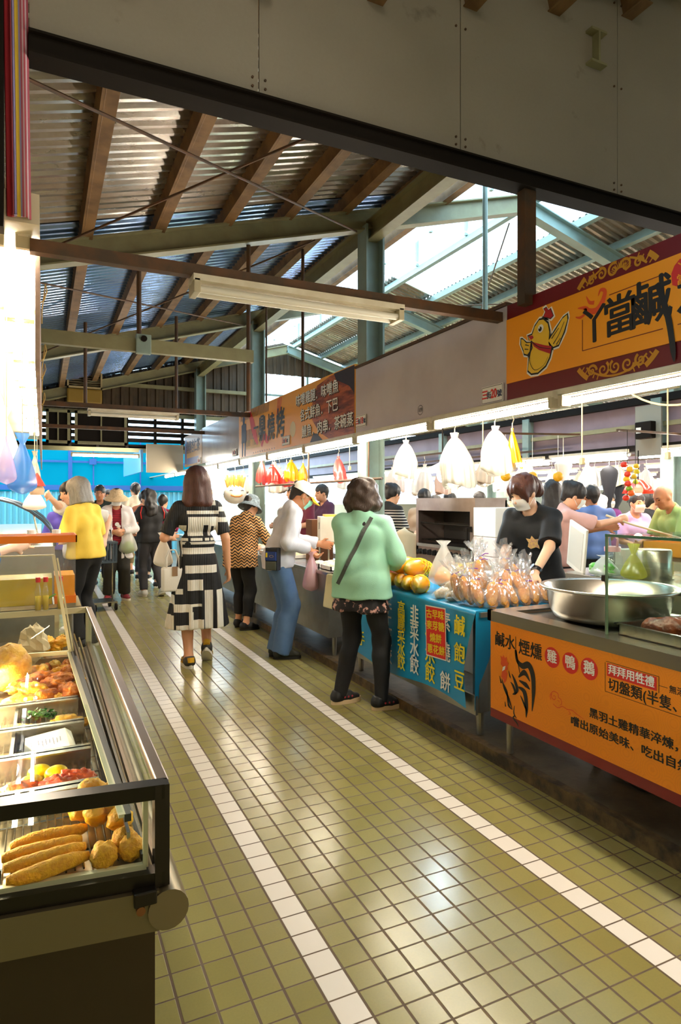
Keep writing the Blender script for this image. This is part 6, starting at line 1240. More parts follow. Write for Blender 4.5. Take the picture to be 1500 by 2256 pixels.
for i in range(9): stroke(mb, [(.012 + .009*i, .015 + .004*(i % 3)), (.014 + .009*i, .04 - .003*(i % 2))], .0016, AC, .004, 2)
mb.build('handwriting', M('faint_ink', '#5a5478', .6), cdp)
cut = [(-.06, 2.225, .785, .06), (-.03, 2.20, .775, .05), (.01, 2.24, .79, .055), (.045, 2.23, .775, .05), (.075, 2.30, .785, .058), (.03, 2.34, .80, .055), (-.03, 2.30, .80, .055), (.055, 2.40, .80, .05), (-.005, 2.42, .805, .055), (.095, 2.42, .785, .045), (-.065, 2.36, .80, .055), (.085, 2.26, .79, .05)]
cn = ('at the picture edge above the rack', 'front left of the heap', 'front centre behind the parsley', 'front right by the divider', 'bulging right by the lid rail', 'centre of the heap', 'left of the heap centre', 'upper right of the heap', 'upper centre of the heap', 'upper right corner by the rail', 'upper left by the big pale piece', 'lower right by the rail')
for i, (x, y, z, r) in enumerate(cut): chunk((x, y, z), (r*.95, r*.62, r*.42), GOLD2 if i % 3 else GOLD, 'crisp orange fried chicken cutlet ' + cn[i], 'fried_chicken', i + 2, .34, .4*i, 2.6)
chunk((-.105, 2.52, .83), (.075, .085, .085), GOLD3, 'large pale crusty fried piece at the left picture edge', 'fried_bun', 9, .25, 0, 2, 'fried bun')
sm = [(-.02, 2.56), (.01, 2.54), (.04, 2.55), (.07, 2.53), (.085, 2.58), (.0, 2.50), (.05, 2.50), (.08, 2.48)]
for i, (x, y) in enumerate(sm): chunk((x, y, .80 + .008*(i % 3)), (.028, .018, .018), (GOLD, GOLD2, GOLD3)[i % 3], 'small golden fritter in the tray under the upright glass, %s' % ('leftmost rear', 'second from left rear', 'middle rear', 'right rear', 'farthest right', 'left front', 'middle front', 'right front')[i], 'fritter', i, .3, i, 2.5, 'fritter')
for i in range(9): chunk((.0 + .024*(i % 4), 2.92 + .05*(i//4), .80 + .02*(i % 2)), (.03, .02, .02), GOLD, 'yellow fried nugget heaped behind the upright glass', 'nugget', i + 4, .35, i, 3, 'nugget')
tag(MB().box((-.25, 2.8, .742), (.10, 3.2, .785)).build('food_tray', STEEL), 'steel tray of nuggets behind the upright glass', 'food tray')
tag(MB().ell((-.035, 2.82, .85), (.05, .05, .07), None, 14, 10, .5, 4, 2.).build('paper_bag', M('tan_paper', '#d9c29a', .8), None, False), 'crumpled tan paper bag behind the upright glass', 'paper bag')

# ---- juice dispenser beyond the upright glass
CLR = film('clear_acrylic', '#ffffff', .10, .05, .3, .6); ORB = M('orange_band', '#ee7a12', .35)
jd = thing('juice_dispenser', 'clear two-tank juice dispenser with an orange band round its top', 'dispenser', (0, 3.40, 0)); x0, x1, y0, y1 = -.22, .143, -.09, .14
MB().box((x0, y0, .906), (x1, y1, .925)).build('base', STEEL, jd); mb = MB()
for a, b in (((x0, y0), (x1, y0)), ((x1, y0), (x1, y1)), ((x1, y1), (x0, y1)), ((x0, y1), (x0, y0)), ((.045, y0), (.045, y1))): mb.add([(a[0], a[1], .925), (b[0], b[1], .925), (b[0], b[1], 1.225), (a[0], a[1], 1.225)], [(0, 1, 2, 3)])
mb.build('tank', CLR, jd)
mb = MB(); f_ = lambda x, y: (x, y)
mb.box((x0 - .006, y0 - .006, 1.218), (x1 + .006, y0, 1.252)).box((x1, y0 - .006, 1.218), (x1 + .006, y1, 1.252)).box((x0 - .006, y1, 1.218), (x1 + .006, y1 + .006, 1.252)).build('band', ORB, jd)
MB().box((x0, y0, 1.250), (x1, y1, 1.256)).build('lid', CLR, jd); mb = MB()
for cx_ in (-.05, .06): mb.cyl((cx_, .02, 1.256), (cx_, .02, 1.275), .02)
mb.build('lid_knob', WINK, jd)
JY = M('yellow_juice', '#c8a812', .15, 0., Transmission_Weight=.0); JO = M('orange_juice', '#f2a00c', .15)
MB().box((x0 + .004, y0 + .004, .926), (.040, y1 - .004, 1.05)).build('yellow_juice', JY, jd); MB().box((.050, y0 + .004, .96), (x1 - .004, y1 - .004, 1.06)).build('orange_juice', JO, jd); MB().box((.050, y0 - .002, .926), (x1 + .002, y1, .962)).build('orange_strip', ORB, jd)
tag(MB().tube([(.005, 3.302, .93), (.03, 3.302, .96), (.055, 3.300, .975)], .003, 6).build('straw', M('green_straw', '#5a9a22', .4), None, True), 'green drinking straw leaning on the yellow juice tank', 'straw')
for i, (x, lab) in enumerate(((-.02, 'left one before the yellow tank'), (.012, 'right one before the yellow tank'), (.075, 'one before the orange tank'))):
    b = thing('bottle', 'small juice bottle with a red cap, the ' + lab, 'bottle', (x, 3.26, .906), 0, 'red-capped juice bottles'); MB().lathe([(0, 0), (.014, 0), (.015, .01), (.015, .09), (.008, .12), (.008, .135)], 16).build('bottle', CLR, b, True); MB().lathe([(0, .004), (.013, .004), (.013, .07), (0, .07)], 16).build('juice', JY, b, True); MB().cyl((0, 0, .133), (0, 0, .155), .0105, n=14).build('cap', RINK, b)
ld_ = thing('stall_table', 'steel ledge carrying the juice dispenser past the fried food case', 'table', (0, 0, 0)); MB().box((-.8, 3.33, .88), (.17, 3.7, .906)).build('tabletop', STEEL, ld_)
for x in (-.7, .12):
    for y in (3.38, 3.65): MB().cyl((x, y, 0), (x, y, .88), .016).build('leg', STEEL2, ld_)
# ---- curved glass showcase
sh = thing('glass_showcase', 'curved-glass chilled showcase beyond the juice dispenser', 'display case'); ARC = [(-.9, 1.44), (-.45, 1.44), (-.30, 1.435), (-.18, 1.40), (-.08, 1.345), (0, 1.28), (.05, 1.22), (.07, 1.17), (.075, 1.10)]
mb = MB(); vs = []
for x, z in ARC: vs += [(x, 4.85, z), (x, 6.0, z)]
mb.add(vs, [(2*i, 2*i+1, 2*i+3, 2*i+2) for i in range(len(ARC) - 1)]); mb.build('curved_glass', GLASS, sh, True)
for y in (4.85, 6.0): MB().tube([(x, y, z) for x, z in ARC], .011, 6).build('end_trim', M('trim_blue_steel', '#5d6a78', .3, .8), sh, True)
MB().add([(x, 4.852, z) for x, z in ARC] + [(-.9, 4.852, 1.10)], [tuple(range(len(ARC) + 1))]).build('end_glass', GLASS, sh)
MB().tube([(-.06, 4.86, 1.33), (-.02, 4.86, 1.12)], .006).build('strut', STEEL, sh); MB().box((-.9, 4.83, 0.06), (.075, 6.02, 1.10)).build('cabinet', STEEL2, sh)
FISH = M('pale_seafood', '#d8cfb0', .4, 0., noise=(30, '#6a8a92', .7))
for i in range(10): tag(MB().ell((-.55 + .055*i, 5.1 + .3*(i % 3), 1.135), (.05, .07, .03), None, 12, 8, .3, i).build('seafood_heap', FISH, None, True), 'pale seafood portion heaped in the curved-glass showcase', 'seafood', 'seafood portions in the showcase')
far_counter(-.9, -.02, 6.2, 7.9, 1.0, 'steel counter of the left row behind the yellow shirt', STEEL2); far_counter(-.9, -.02, 8.2, 12.5, 1.0, 'steel counter at the far end of the left row', STEEL2)

# ---- left canopy: soffit, fascia edge, lit tubes, striped awning
LW = M('left_cream_panel', '#d6c9ac', .5, 0., noise=(4, '#b8a680', .3))
struct('trim_left', MB().box((-.030, 3.05, 1.98), (-.012, 13.0, 2.62)), M('left_fascia_edge', '#b89a86', .6, 0., noise=(12, '#7a5a44', .5)))
struct('ceiling_soffit', MB().box((-1.6, 2.78, 2.54), (-.012, 13.0, 2.60)), LW); struct('trim_left_front', MB().box((-1.6, 2.76, 2.50), (-.012, 2.78, 2.62)), LW)
LT = emit('lit_tube_left', (1., .92, .78), TUBE*1.1); pos = ['nearest', 'second', 'third', 'fourth', 'fifth', 'sixth', 'seventh']
for j, x in enumerate((-.075, -.175)):
    for k in range(7): tube_light((x, 3.58 + k*1.24, 2.535), 1.2, label='lit left canopy tube, %s from the camera in the %s file' % (pos[k], ('aisle-side', 'inner')[j]), group='lit tubes under the left canopy', mat=LT)
struct('wall_left_panel', MB().box((-.42, 3.2, 1.75), (-.40, 8.5, 2.53)), LW)
struct('wall_left', MB().box((-3.0, 2.8, 0), (-2.95, 13.3, 2.75)), LW)
WR = M('raffia', '#c8a860', .7)
for i, (y, z) in enumerate(((3.35, 2.36), (3.75, 2.16), (4.6, 2.22), (5.4, 2.15))):
    pts = [(-.012, y, z), (.006, y + .01, z + .02), (.018, y, z + .06), (.012, y + .02, z + .10)] + [(-.004, y + .03, z - .03*q) for q in range(1, 4)]; tag(MB().tube(pts, .003, 5).build('twine', WR, None, True), 'bit of tan twine tied to the left fascia edge, %s from the camera' % pos[i], 'twine')
def stripes():
    t = NT('striped_awning'); p = t.xyz(); u = t.math('DIVIDE', t.math('ADD', t.math('ADD', p[0], .123), t.math('MULTIPLY', t.math('SUBTRACT', p[2], 2.51), .01375)), .08); c = t.ramp(u, [(0, '#a01020'), (.2, '#c05058'), (.3, '#9a90c0'), (.42, '#d8b83a'), (.58, '#9a90c0'), (.66, '#b8586a'), (.74, '#c8a8b0'), (.8, '#b04a58'), (.88, '#c8b0b8'), (.94, '#a84858')])
    cr = c.node.color_ramp; cr.interpolation = 'CONSTANT'; t.pbr(c, .75, 0., None, Subsurface_Weight=.0); return t.m
mb = MB()
def aw(u, v): a = (u - .5)*2; return (-.083 + .04*a + .006*math.sin(9*u) - .022*v, 2.74 - .02*math.cos(a*1.5) + .008*math.sin(14*u), 2.51 + 1.6*v)
aw_ = tag(mb.grid(aw, 40, 6).build('awning', stripes(), None, True), 'gathered red, yellow and lilac striped awning at the upper left edge', 'awning'); sd = aw_.modifiers.new('thick', 'SOLIDIFY'); sd.thickness = .01
struct('post_left', MB().box((-.22, 2.70, 2.45), (-.135, 2.78, 4.8)), DARK)
# hanging things at the left stall
BB = film('blue_bag', '#4a90d8', .7, .25, .5, .2)
def lbag(x, y, z, hh, w, m, lab, seed): t = thing('plastic_bag', lab, 'bag', (x, y, z - hh)); bag_mesh(w, w*.8, hh, .82, seed).build('bag', m, t, True); MB().cyl((0, 0, hh*.9), (0, 0, 2.5 - z + hh), .003, n=5).build('string', HOOK, t); return t
lbag(-.10, 3.82, 1.78, .33, .075, BB, 'blue plastic bag hanging under the glaring left tubes', 3); lbag(-.17, 3.7, 1.75, .25, .05, film('lilac_bag', '#c8b4e0', .6, .3), 'pale lilac plastic bag at the left picture edge', 5)
lbag(-.20, 4.1, 1.95, .35, .09, BAGW, 'white plastic bag bundle behind the blue bag', 6); lbag(-.045, 4.3, 1.72, .2, .035, M('garlic_white', '#e8dcc0', .6, 0., noise=(30, '#7a6a48', .6), bump=(40, .5)), 'bunch of white garlic bulbs at the fascia end', 8)
t = thing('red_cap_ornament', 'small red pointed cloth cap hanging under the garlic bunch', 'cap', (-.03, 4.02, 1.50)); MB().lathe([(.045, 0), (.035, .02), (.018, .05), (.004, .075)], 16).build('cap', M('red_felt', '#c8301c', .7), t, True); MB().cyl((0, 0, .07), (0, 0, .98), .002, n=5).build('string', HOOK, t); MB().lathe([(.035, -.05), (.04, -.02), (.03, 0)], 14).build('face', M('tan_felt', '#e0b890', .7), t, True)
lbag(-.05, 4.75, 1.52, .17, .075, BAGW, 'white plastic bag held out over the curved showcase', 12)
lbag(-.28, 3.45, 1.55, .5, .10, BB, 'large blue water bag behind the upright glass', 15)
bsk = thing('drink_cup', 'clear plastic cup standing on the ledge at the left picture edge', 'cup', (-.12, 3.37, .906)); MB().lathe([(0, 0), (.03, 0), (.042, .13), (.045, .135)], 20).build('cup', CLR, bsk, True)
# ================================================================== PEOPLE
def WL(loc, hd, pt, pole=(0, -1, -.4)):
    v = Matrix.Rotation(-hd, 3, 'Z') @ (Vector(pt) - Vector(loc)); return (v.x, v.y, v.z, *pole, 1)
CAPW = M('cap_white', '#e9e2d4', .8); DENIM = M('blue_denim', '#54739c', .8, 0., noise=(5, '#3f5b84', .6), bump=(200, .15))
def cloth_m(name, c, c2=None, rough=.85): return M(name, c, rough, 0., noise=(7, c2 or c, .4), bump=(180, .12))
# ---------- woman in the black and white dress, walking away
loc, hd = (1.20, 5.46, 0), R(-4)
p = Person('person walking away in a black and white block-patterned pleated dress', loc, hd, 1.70, head=(2, 0), skin=SKIN, feet=((-.075, -.03, 0, 6, 0), (.10, .10, .055, -12, 38)), hands=((-.185, .24, 1.03, -.5, -1, -.4), (.245, -.02, .79, .6, -1, -.2)), vox=.009)
def dress_mat():
    t = NT('block_print_dress'); q = t.xyz(); x, z = q[0], q[2]; K = .000822; acc = None
    W = [(255,430,570,485),(275,540,600,575),(285,605,590,800),(600,500,660,550),(585,610,690,660),(200,690,268,750),(150,822,560,850),(230,920,572,985),(120,850,232,1010),(255,1100,580,1180),(275,1245,430,1355),(160,1335,230,1390),(445,1355,530,1765),(570,1360,645,1765),(140,1490,320,1570),(318,1490,415,1518),(60,1400,150,1490),(40,1600,140,1800),(285,1570,330,1765),(328,1650,435,1765),(160,1700,282,1860)]
    BK = [(440,690,490,800),(520,700,550,800),(285,818,310,852),(430,818,455,852),(500,818,515,852)]
    def rect(r):
        cx, hx = ((r[0] + r[2])/2 - 392)*K, (r[2] - r[0])/2*K; cz, hz = 1.42 - ((r[1] + r[3])/2 - 431)*K, (r[3] - r[1])/2*K
        return t.math('MULTIPLY', t.math('COMPARE', x, cx, hx), t.math('COMPARE', z, cz, hz))
    for r in W: m_ = rect(r); acc = m_ if acc is None else t.math('MAXIMUM', acc, m_)
    for r in BK: acc = t.math('MULTIPLY', acc, t.math('SUBTRACT', 1., rect(r)))
    pl = t.math('SINE', t.math('MULTIPLY', x, 420.)); t.pbr(t.mix(acc, lin('#0b0b0d'), lin('#e6dfd0')), .7, 0., t.bump(pl, .35, .006)); return t.m
DRESS = dress_mat(); p.body()
f = p.grid(p.sh + p.el + [p.P, Vector((0, 0, .25))], .34); S_ = p.S; X = Vector((1, 0, 0))
f.cap(p.up(-.072, 0, .31), p.up(.072, 0, .31), .096*S_, k=.03); f.cap(p.up(-.052, -.005, .13), p.up(.052, -.005, .13), .090*S_, k=.03); f.cap(p.sh[0] + X*.03, p.sh[1] - X*.03, .054*S_, k=.03); f.cap(p.up(0, -.01, .40), p.up(0, -.012, .50), .078*S_, .056*S_, k=.03)
for i in range(9):
    q = i/8; z = .92 - .60*q; hw = .050 + .070*q; f.cap((-hw, -.005*q, z), (hw, -.005*q, z), .104*S_ + .030*q, k=.03)
f.keep((0, 0, -1), -.335)
for i in (0, 1): f.cap(p.sh[i], p.sh[i].lerp(p.el[i], .86), .050*S_, .055*S_, k=.02, cut=1)
f.cap(p.nb, p.hd(0, -.02, -.02), .058*S_, .06*S_, sub=True)
def pleat(V, N):
    w = np.clip((1.0 - V[:, 2])/.65, 0, 1); a = np.arctan2(V[:, 1] + .02, V[:, 0]); return V + N*(w*(.010*np.sin(9*a + 2*V[:, 2]) + .006*np.sin(17*a)))[:, None]*np.array([1, 1, .2])
link('dress', f.mesh('dress', DRESS, 1, (.003, 22, 2), pleat), p.root)
MB().grid(lambda u, v: ((.147*math.cos(2*math.pi*u))*p.S, (.100*math.sin(2*math.pi*u) - .005)*p.S, .985*p.S + .02*v), 30, 1).build('belt', M('dress_belt', '#d8d0c0', .7), p.root, True)
p.hair(H_BROWN, HS['bob'], cutz=-.205, fold=(.003, 50, 3)); p.face()
def stripes_y(s, i, fm, o):
    mb = MB()
    for k in range(3):
        for sx in (-1, 1): mb.bar(fm @ Vector((sx*.050, .02 + .022*k, .035)), fm @ Vector((sx*.040, .035 + .022*k, .075)), .006, .008, fm.to_3x3() @ Vector((0, 1, .4)))
    mb.build('stripes', M('shoe_yellow', '#d8a418', .6), o); MB().cyl(fm @ Vector((0, -.083, .055)), fm @ Vector((0, -.074, .095)), .028, .03, 12).build('heel_tab', M('shoe_yellow'), o)
p.shoes(M('shoe_charcoal', '#3a3832', .7), SOLE, .03, extra=stripes_y)
hbag = thing('handbag', 'white leather handbag hanging from the left arm of the dress wearer', 'handbag', (.985, 5.44, .655)); WL_ = M('white_leather', '#eee8dc', .45, 0., bump=(90, .1))
MB().box((-.085, -.055, 0), (.085, .055, .20), ch=.018).build('bag', WL_, hbag, True)
for sy in (-.04, .04): MB().tube([(-.05, sy, .19), (-.05, sy*.8, .28), (-.025, sy*.4, .345), (.025, sy*.4, .345), (.05, sy*.8, .28), (.05, sy, .19)], .006, 8).build('handle', WL_, hbag, True)
MB().box((-.01, -.062, .13), (.035, -.055, .21), ch=.003).build('tag', M('tan_leather', '#8a6a4c', .5), hbag); MB().tube([(.06, -.05, .19), (.065, -.04, .33), (.06, .0, .42)], .007, 6).build('strap', M('dark_strap', '#2a2620', .6), hbag, True)
pbg = thing('plastic_bag', 'white plastic bag carried beside the white handbag', 'bag', (.94, 5.60, .84)); bag_mesh(.085, .07, .30, .84, 5).build('bag', BAGW, pbg, True)
# ---------- shopper in the mint green jacket
loc, hd = (2.0, 3.93, 0), R(-58)
_g = lambda X, Y: tuple(Matrix.Rotation(-hd, 2) @ (Vector((X, Y)) - Vector(loc[:2])))
fl, fr = _g(1.885, 4.02), _g(2.085, 3.79)
p = Person('person in a mint green jacket, back turned, choosing at the blue stall', loc, hd, 1.57, twist=26, lean=5, head=(14, 20), skin=SKIN, feet=((fl[0], fl[1], 0, -26, 0), (fr[0], fr[1], 0, -34, 0)), hands=((-.05, .27, 1.0, -1, -.9, -.5), (.12, .27, .98, 1, -.9, -.5)), vox=.009, wide=1.04)
p.body(); p.face(); p.hair(H_DKBR, HS['puffy'], fold=(.010, 60, 5), carve=(0, .13, -.05, .07, .085, .105))
MINT = cloth_m('mint_jersey', '#a4dcc0', '#97d0b6'); p.top(MINT, hem=-.10, off=.026, sleeve='long', name='jacket', collar=.5, wide=1.08, fold=(.008, 20, 4), hipw=.012, sl_off=.010)
_t = NT('floral_blouse'); _n = _t.noise(24, 3); _t.pbr(_t.ramp(_n, [(0, '#120e12'), (.56, '#150f14'), (.62, '#c9968c'), (.7, '#d8b0a0')]), .75); FLORAL = _t.m
p.top(FLORAL, hem=-.19, off=.003, sleeve='none', name='blouse', wide=.9, hipw=.045, fold=(.006, 30, 3)); p.pants(BLACK, 1.04, .008, .0)
def flower(s, i, fm, o):
    mb = MB()
    for k in range(3): mb.ell(fm @ Vector((.043, .01 + .03*k, .05)), (.006, .010, .008), None, 8, 6)
    mb.build('floral_print', M('shoe_pink', '#a02838', .6), o, True)
p.shoes(SHOEB, M('cream_sole', '#d8bd94', .6), .03, extra=flower)
q_ = p; up = p.up
tb_ = thing('tote_bag', 'cream tote bag with a grey strap worn across the mint jacket', 'tote bag', loc, hd)
from mathutils.bvhtree import BVHTree
def on_surface(o, a, d, gap=.004):
    """point where a ray from a along d first meets mesh object o (its own coordinates), lifted by gap"""
    t_ = BVHTree.FromPolygons([v.co for v in o.data.vertices], [f.vertices[:] for f in o.data.polygons]); h_ = t_.ray_cast(Vector(a), Vector(d).normalized()); return (h_[0] + h_[1]*gap, h_[1]) if h_[0] else (Vector(a), Vector(d))
pts = []; bk = p.U @ Vector((0, 1, 0)); jk_ = p.root.children; jk_ = [o for o in jk_ if o.name.startswith('jacket')][0]
for i in range(19): u = i/18; q0, _n = on_surface(jk_, p.up(.075 - .225*u, -.5, .46 - .46*u), bk, .005); pts.append(q0)
mbs = MB()
for a_, b_ in zip(pts[:-1], pts[1:]): mbs.bar(a_, b_ + (b_ - a_)*.15, .026, .007, bk)
mbs.build('strap', M('grey_strap', '#4a504c', .7), tb_)
MB().box((-.08, -.03, 0), (.06, .02, .24), ch=.015, mat=Matrix.Translation(p.up(-.20, .06, -.19)) @ Matrix.Rotation(R(8), 4, 'Y')).build('bag', M('cream_canvas', '#e6dcb8', .8, 0., bump=(120, .2)), tb_)
# ---------- man in white shirt, cap, jeans
loc, hd = (1.93, 5.47, 0), R(-96)
p = Person('person in a white shirt, jeans, white cap and green mask bent over trays', loc, hd, 1.64, True, lean=17, head=(32, -4), skin=SKINT, feet=((-.02, .0, 0, 12, 0), (.10, .02, 0, -10, 0)), hands=((-.12, .42, .98, -.6, -.8, -.5), WL(loc, hd, (2.17, 5.30, .985), (.5, -.9, -.5))), vox=.009)
p.hand(1, 42, (0, -.4, .9), (.2, .75, -.75)); p.body(); p.face(); p.mask(MASKG); p.hair(H_BLACK, HS['crop'], fold=(.001, 90, 1), carve=(0, .10, -.04, .085, .085, .115))
SHW = cloth_m('white_shirt', '#dcdbe2', '#cfcdd6'); p.top(SHW, hem=-.07, off=.024, sleeve='long', collar=.35, fold=(.005, 34, 8), hipw=.012, sl_off=.010, hem_tilt=.15); p.pants(DENIM, 1.06, .016, .026, name='jeans', fold=(.009, 20, 6)); p.shoes(M('olive_shoe', '#24251b', .7), M('dark_sole', '#1b1a16', .7), .024)
cp = MB(); cp.lathe([(.0, .128), (.05, .118), (.082, .085), (.094, .04), (.096, .018)], 28); cp.v = [tuple(p.hd(x*.99, y*1.18 - .012, z)) for x, y, z in cp.v]; cpo = cp.build('cap', CAPW, p.root, True)
MB().grid(lambda u, v: p.hd(.082*math.sin((u - .5)*2.3)*(1 + .0*v), .075*math.cos((u - .5)*2.3)*(1 - 0*v) + .025 + .085*v*math.cos((u - .5)*2.0), .030 - .028*v - .02*abs(u - .5)), 16, 6).build('cap_brim', M('cap_yellow', '#eda912', .7), cpo, True)
pc = thing('belt_pouch', 'black and blue belt pouch at the hip of the capped man', 'pouch', (1.875, 5.315, .79), R(-62)); MB().box((-.03, -.065, 0), (.03, .065, .20), ch=.012).build('pouch', M('pouch_black', '#171a22', .6), pc); MB().box((-.042, -.058, .085), (-.028, .058, .165), ch=.008).build('flap', M('pouch_blue', '#173a86', .6), pc); MB().box((-.04, -.055, .005), (-.028, .055, .08), ch=.008).build('pocket', M('pouch_grey', '#4a5048', .6), pc); MB().box((-.047, .030, .115), (-.041, .046, .155)).build('yellow_tab', YINK, pc); sh_ = [o for o in p.root.children if o.name.startswith('shirt')][0]; q0, n0 = on_surface(sh_, p.P + Vector((.6, -.22, .045)), Vector((-.6, .22, 0)), .028); Rm = Matrix.Rotation(hd, 3, 'Z'); pc.location = Vector(loc) + Rm @ q0 - Vector((0, 0, .13)); nw = Rm @ n0; pc.rotation_euler.z = math.atan2(-nw.y, -nw.x)
mb = MB(); circ(mb, (0, 0), .022, plane_mat((-.0425, -.012, .125), (0, -1, 0), (0, 0, 1)) @ Matrix.Diagonal((1, .5, 1, 1)), .001, 24, .017); mb.build('oval_mark', M('pouch_gold', '#c0a070', .5), pc)
bgm = thing('plastic_bag', 'pink plastic bag of food hanging from the hand of the capped man', 'bag', (2.185, 5.27, .60)); bag_mesh(.088, .075, .36, .88, 7).build('bag', film('pink_bag', '#f0c4cc', .72, .3, .5, .12), bgm, True); mb = MB()
for k in range(4): mb.ell((.025*math.cos(k*1.7), .02*math.sin(k*1.7), .05 + .03*k), (.035, .028, .022), None, 10, 6, .3, k)
mb.build('food_inside', M('bag_food', '#9a6248', .6), bgm, True)
# ---------- wave-print shirt and bucket hat
loc, hd = (1.97, 6.80, 0), R(-52)
p = Person('person in a tan and black wave-print shirt and checked bucket hat', loc, hd, 1.50, lean=17, head=(24, 0), skin=SKIN, feet=((-.10, .10, 0, 10, 0), (.09, -.02, 0, -34, 0)), hands=((-.12, .36, .95, -.8, -.6, -.5), (.20, .34, .95, .8, -.6, -.5)), vox=.011, wide=1.08)
def wavy():
    t = NT('wave_print'); q = t.xyz(); w = t.math('ADD', t.math('MULTIPLY', q[2], 190.), t.math('ADD', t.math('MULTIPLY', t.math('SINE', t.math('MULTIPLY', t.math('ADD', q[0], q[1]), 75.)), 2.2), t.math('MULTIPLY', t.noise(9, 2), 5.)))
    s_ = t.math('GREATER_THAN', t.math('SINE', w), .1); t.pbr(t.mix(s_, lin('#d8a468'), lin('#1c130e')), .8); return t.m
p.body(); p.top(wavy(), hem=-.13, off=.026, sleeve='long', collar=.3, hipw=.014, sl_off=.006); p.pants(BLACK, .90, .012, .006); p.hair(H_BLACK, HS['short']); p.face(); p.shoes(SHOEB, M('dark_sole'), .02)
HATB = M('checked_hat', '#7c8c96', .85, 0., noise=(45, '#4c565c', .9)); hb = MB().lathe([(0, .135), (.06, .13), (.088, .10), (.098, .03), (.125, -.005), (.150, -.035), (.147, -.04), (.10, .018)], 32); hb.v = [tuple(p.hd(x, y*1.08 - .01, z)) for x, y, z in hb.v]; hb.build('bucket_hat', HATB, p.root, True)
# ---------- yellow shirt
loc, hd = (.38, 6.62, 0), R(48)
p = Person('person in a yellow T-shirt with a grey bob, back turned beside the left stalls', loc, hd, 1.64, lean=5, head=(12, 8), skin=SKINL, hands=((-.12, .24, 1.02, -.8, -.9, -.4), (.12, .26, 1.0, .8, -.9, -.4)), vox=.010)
p.body(); p.face(); p.top(cloth_m('yellow_tee', '#f7d555', '#f2c945'), hem=-.02, off=.026, sleeve='half', hipw=.014, fold=(.009, 18, 2), sl_off=.012); p.pants(BLACK, 1., .014, .012); p.hair(H_GREY, HS['bob'], cutz=-.135, carve=(0, .115, -.05, .07, .085, .105)); p.shoes(SHOEB)
# ---------- reaching in white, behind the yellow shirt
loc, hd = (.36, 7.42, 0), R(120)
p = Person('person in a white T-shirt behind the yellow shirt, reaching an arm over the showcase', loc, hd, 1.62, lean=8, head=(10, 0), skin=SKINL, hands=(WL(loc, hd, (.60, 7.20, 1.02), (-.2, -1, .0)), WL(loc, hd, (.02, 6.95, 1.49), (.6, -.5, -1.))), vox=.011)
p.hand(1, 15); p.body(); p.face(); p.top(cloth_m('white_tee', '#f4efe8', '#e8e2d8'), hem=-.08, off=.024, sleeve='half', hipw=.012, sl_off=.01); p.pants(M('dark_grey_cloth', '#24242a', .8)); p.hair(H_BLACK, HS['long'], cutz=-.26); p.shoes(M('white_shoe', '#e6e2da', .6))
# ---------- straw hat, white jacket, red shirt
loc, hd = (.95, 9.55, 0), R(178)
p = Person('person in a straw sun hat, white open jacket and red striped shirt', loc, hd, 1.58, head=(14, -4), skin=SKIN, lean=3, hands=((-.06, .21, 1.0, -1, -.6, -.4), (.05, .22, .98, 1, -.6, -.4)), vox=.011, feet=((-.11, 0, 0, 18, 0), (.11, .03, 0, -18, 0)))
def stripe_red():
    t = NT('red_stripe_shirt'); q = t.xyz(); s_ = t.math('GREATER_THAN', t.math('SINE', t.math('MULTIPLY', q[2], 260.)), .2); t.pbr(t.mix(s_, lin('#a8182c'), lin('#5a0e1a')), .8); return t.m
p.body(); p.top(stripe_red(), hem=-.07, off=.016, sleeve='none'); jk = cloth_m('white_jacket', '#efe6e2', '#ded2cc')
o = p.top(jk, hem=-.26, off=.036, sleeve='long', name='jacket', hipw=.014, sl_off=.012, wide=1.08, fold=(.010, 16, 9)); bm = bmesh.new(); bm.from_mesh(o.data); bmesh.ops.delete(bm, geom=[v for v in bm.verts if abs(v.co.x + .0) < .055 and v.co.y > .03 and v.co.z < 1.36], context='VERTS'); bm.to_mesh(o.data); bm.free()
p.pants(M('olive_black', '#211d14', .8), .98, .022, .02); p.face(); p.mask(); p.hair(H_BLACK, HS['short']); p.shoes(M('maroon_shoe', '#7a1626', .6))
mb = MB(); circ(mb, (0, 0), .03, plane_mat(p.up(.0, .128, .24), p.U @ Vector((-1, 0, 0)), p.U @ Vector((0, 0, 1))), .002, 10); circ(mb, (.025, -.03), .025, plane_mat(p.up(.0, .128, .24), p.U @ Vector((-1, 0, 0)), p.U @ Vector((0, 0, 1))), .002, 8); mb.build('flower_print', WINK, p.root)
STRAW = M('straw_hat', '#e2c49a', .85, 0., noise=(60, '#b88f5c', .5), bump=(90, .3)); hb = MB().lathe([(0, .128), (.05, .125), (.088, .10), (.097, .04), (.135, .012), (.170, -.02), (.168, -.025), (.10, .025)], 32); hb.v = [tuple(p.hd(x, y*1.06 - .01, z)) for x, y, z in hb.v]; hb.build('sun_hat', STRAW, p.root, True)
hbg = thing('plastic_bag', 'milky plastic bag of greens on the forearm of the straw-hat wearer', 'bag', (1.09, 9.40, .66)); bag_mesh(.13, .09, .40, .85, 9).build('bag', BAGF, hbg, True); MB().ell((0, 0, .09), (.09, .06, .08), None, 12, 8, .4, 3).build('greens', M('bag_greens', '#8fae5a', .6), hbg, True)
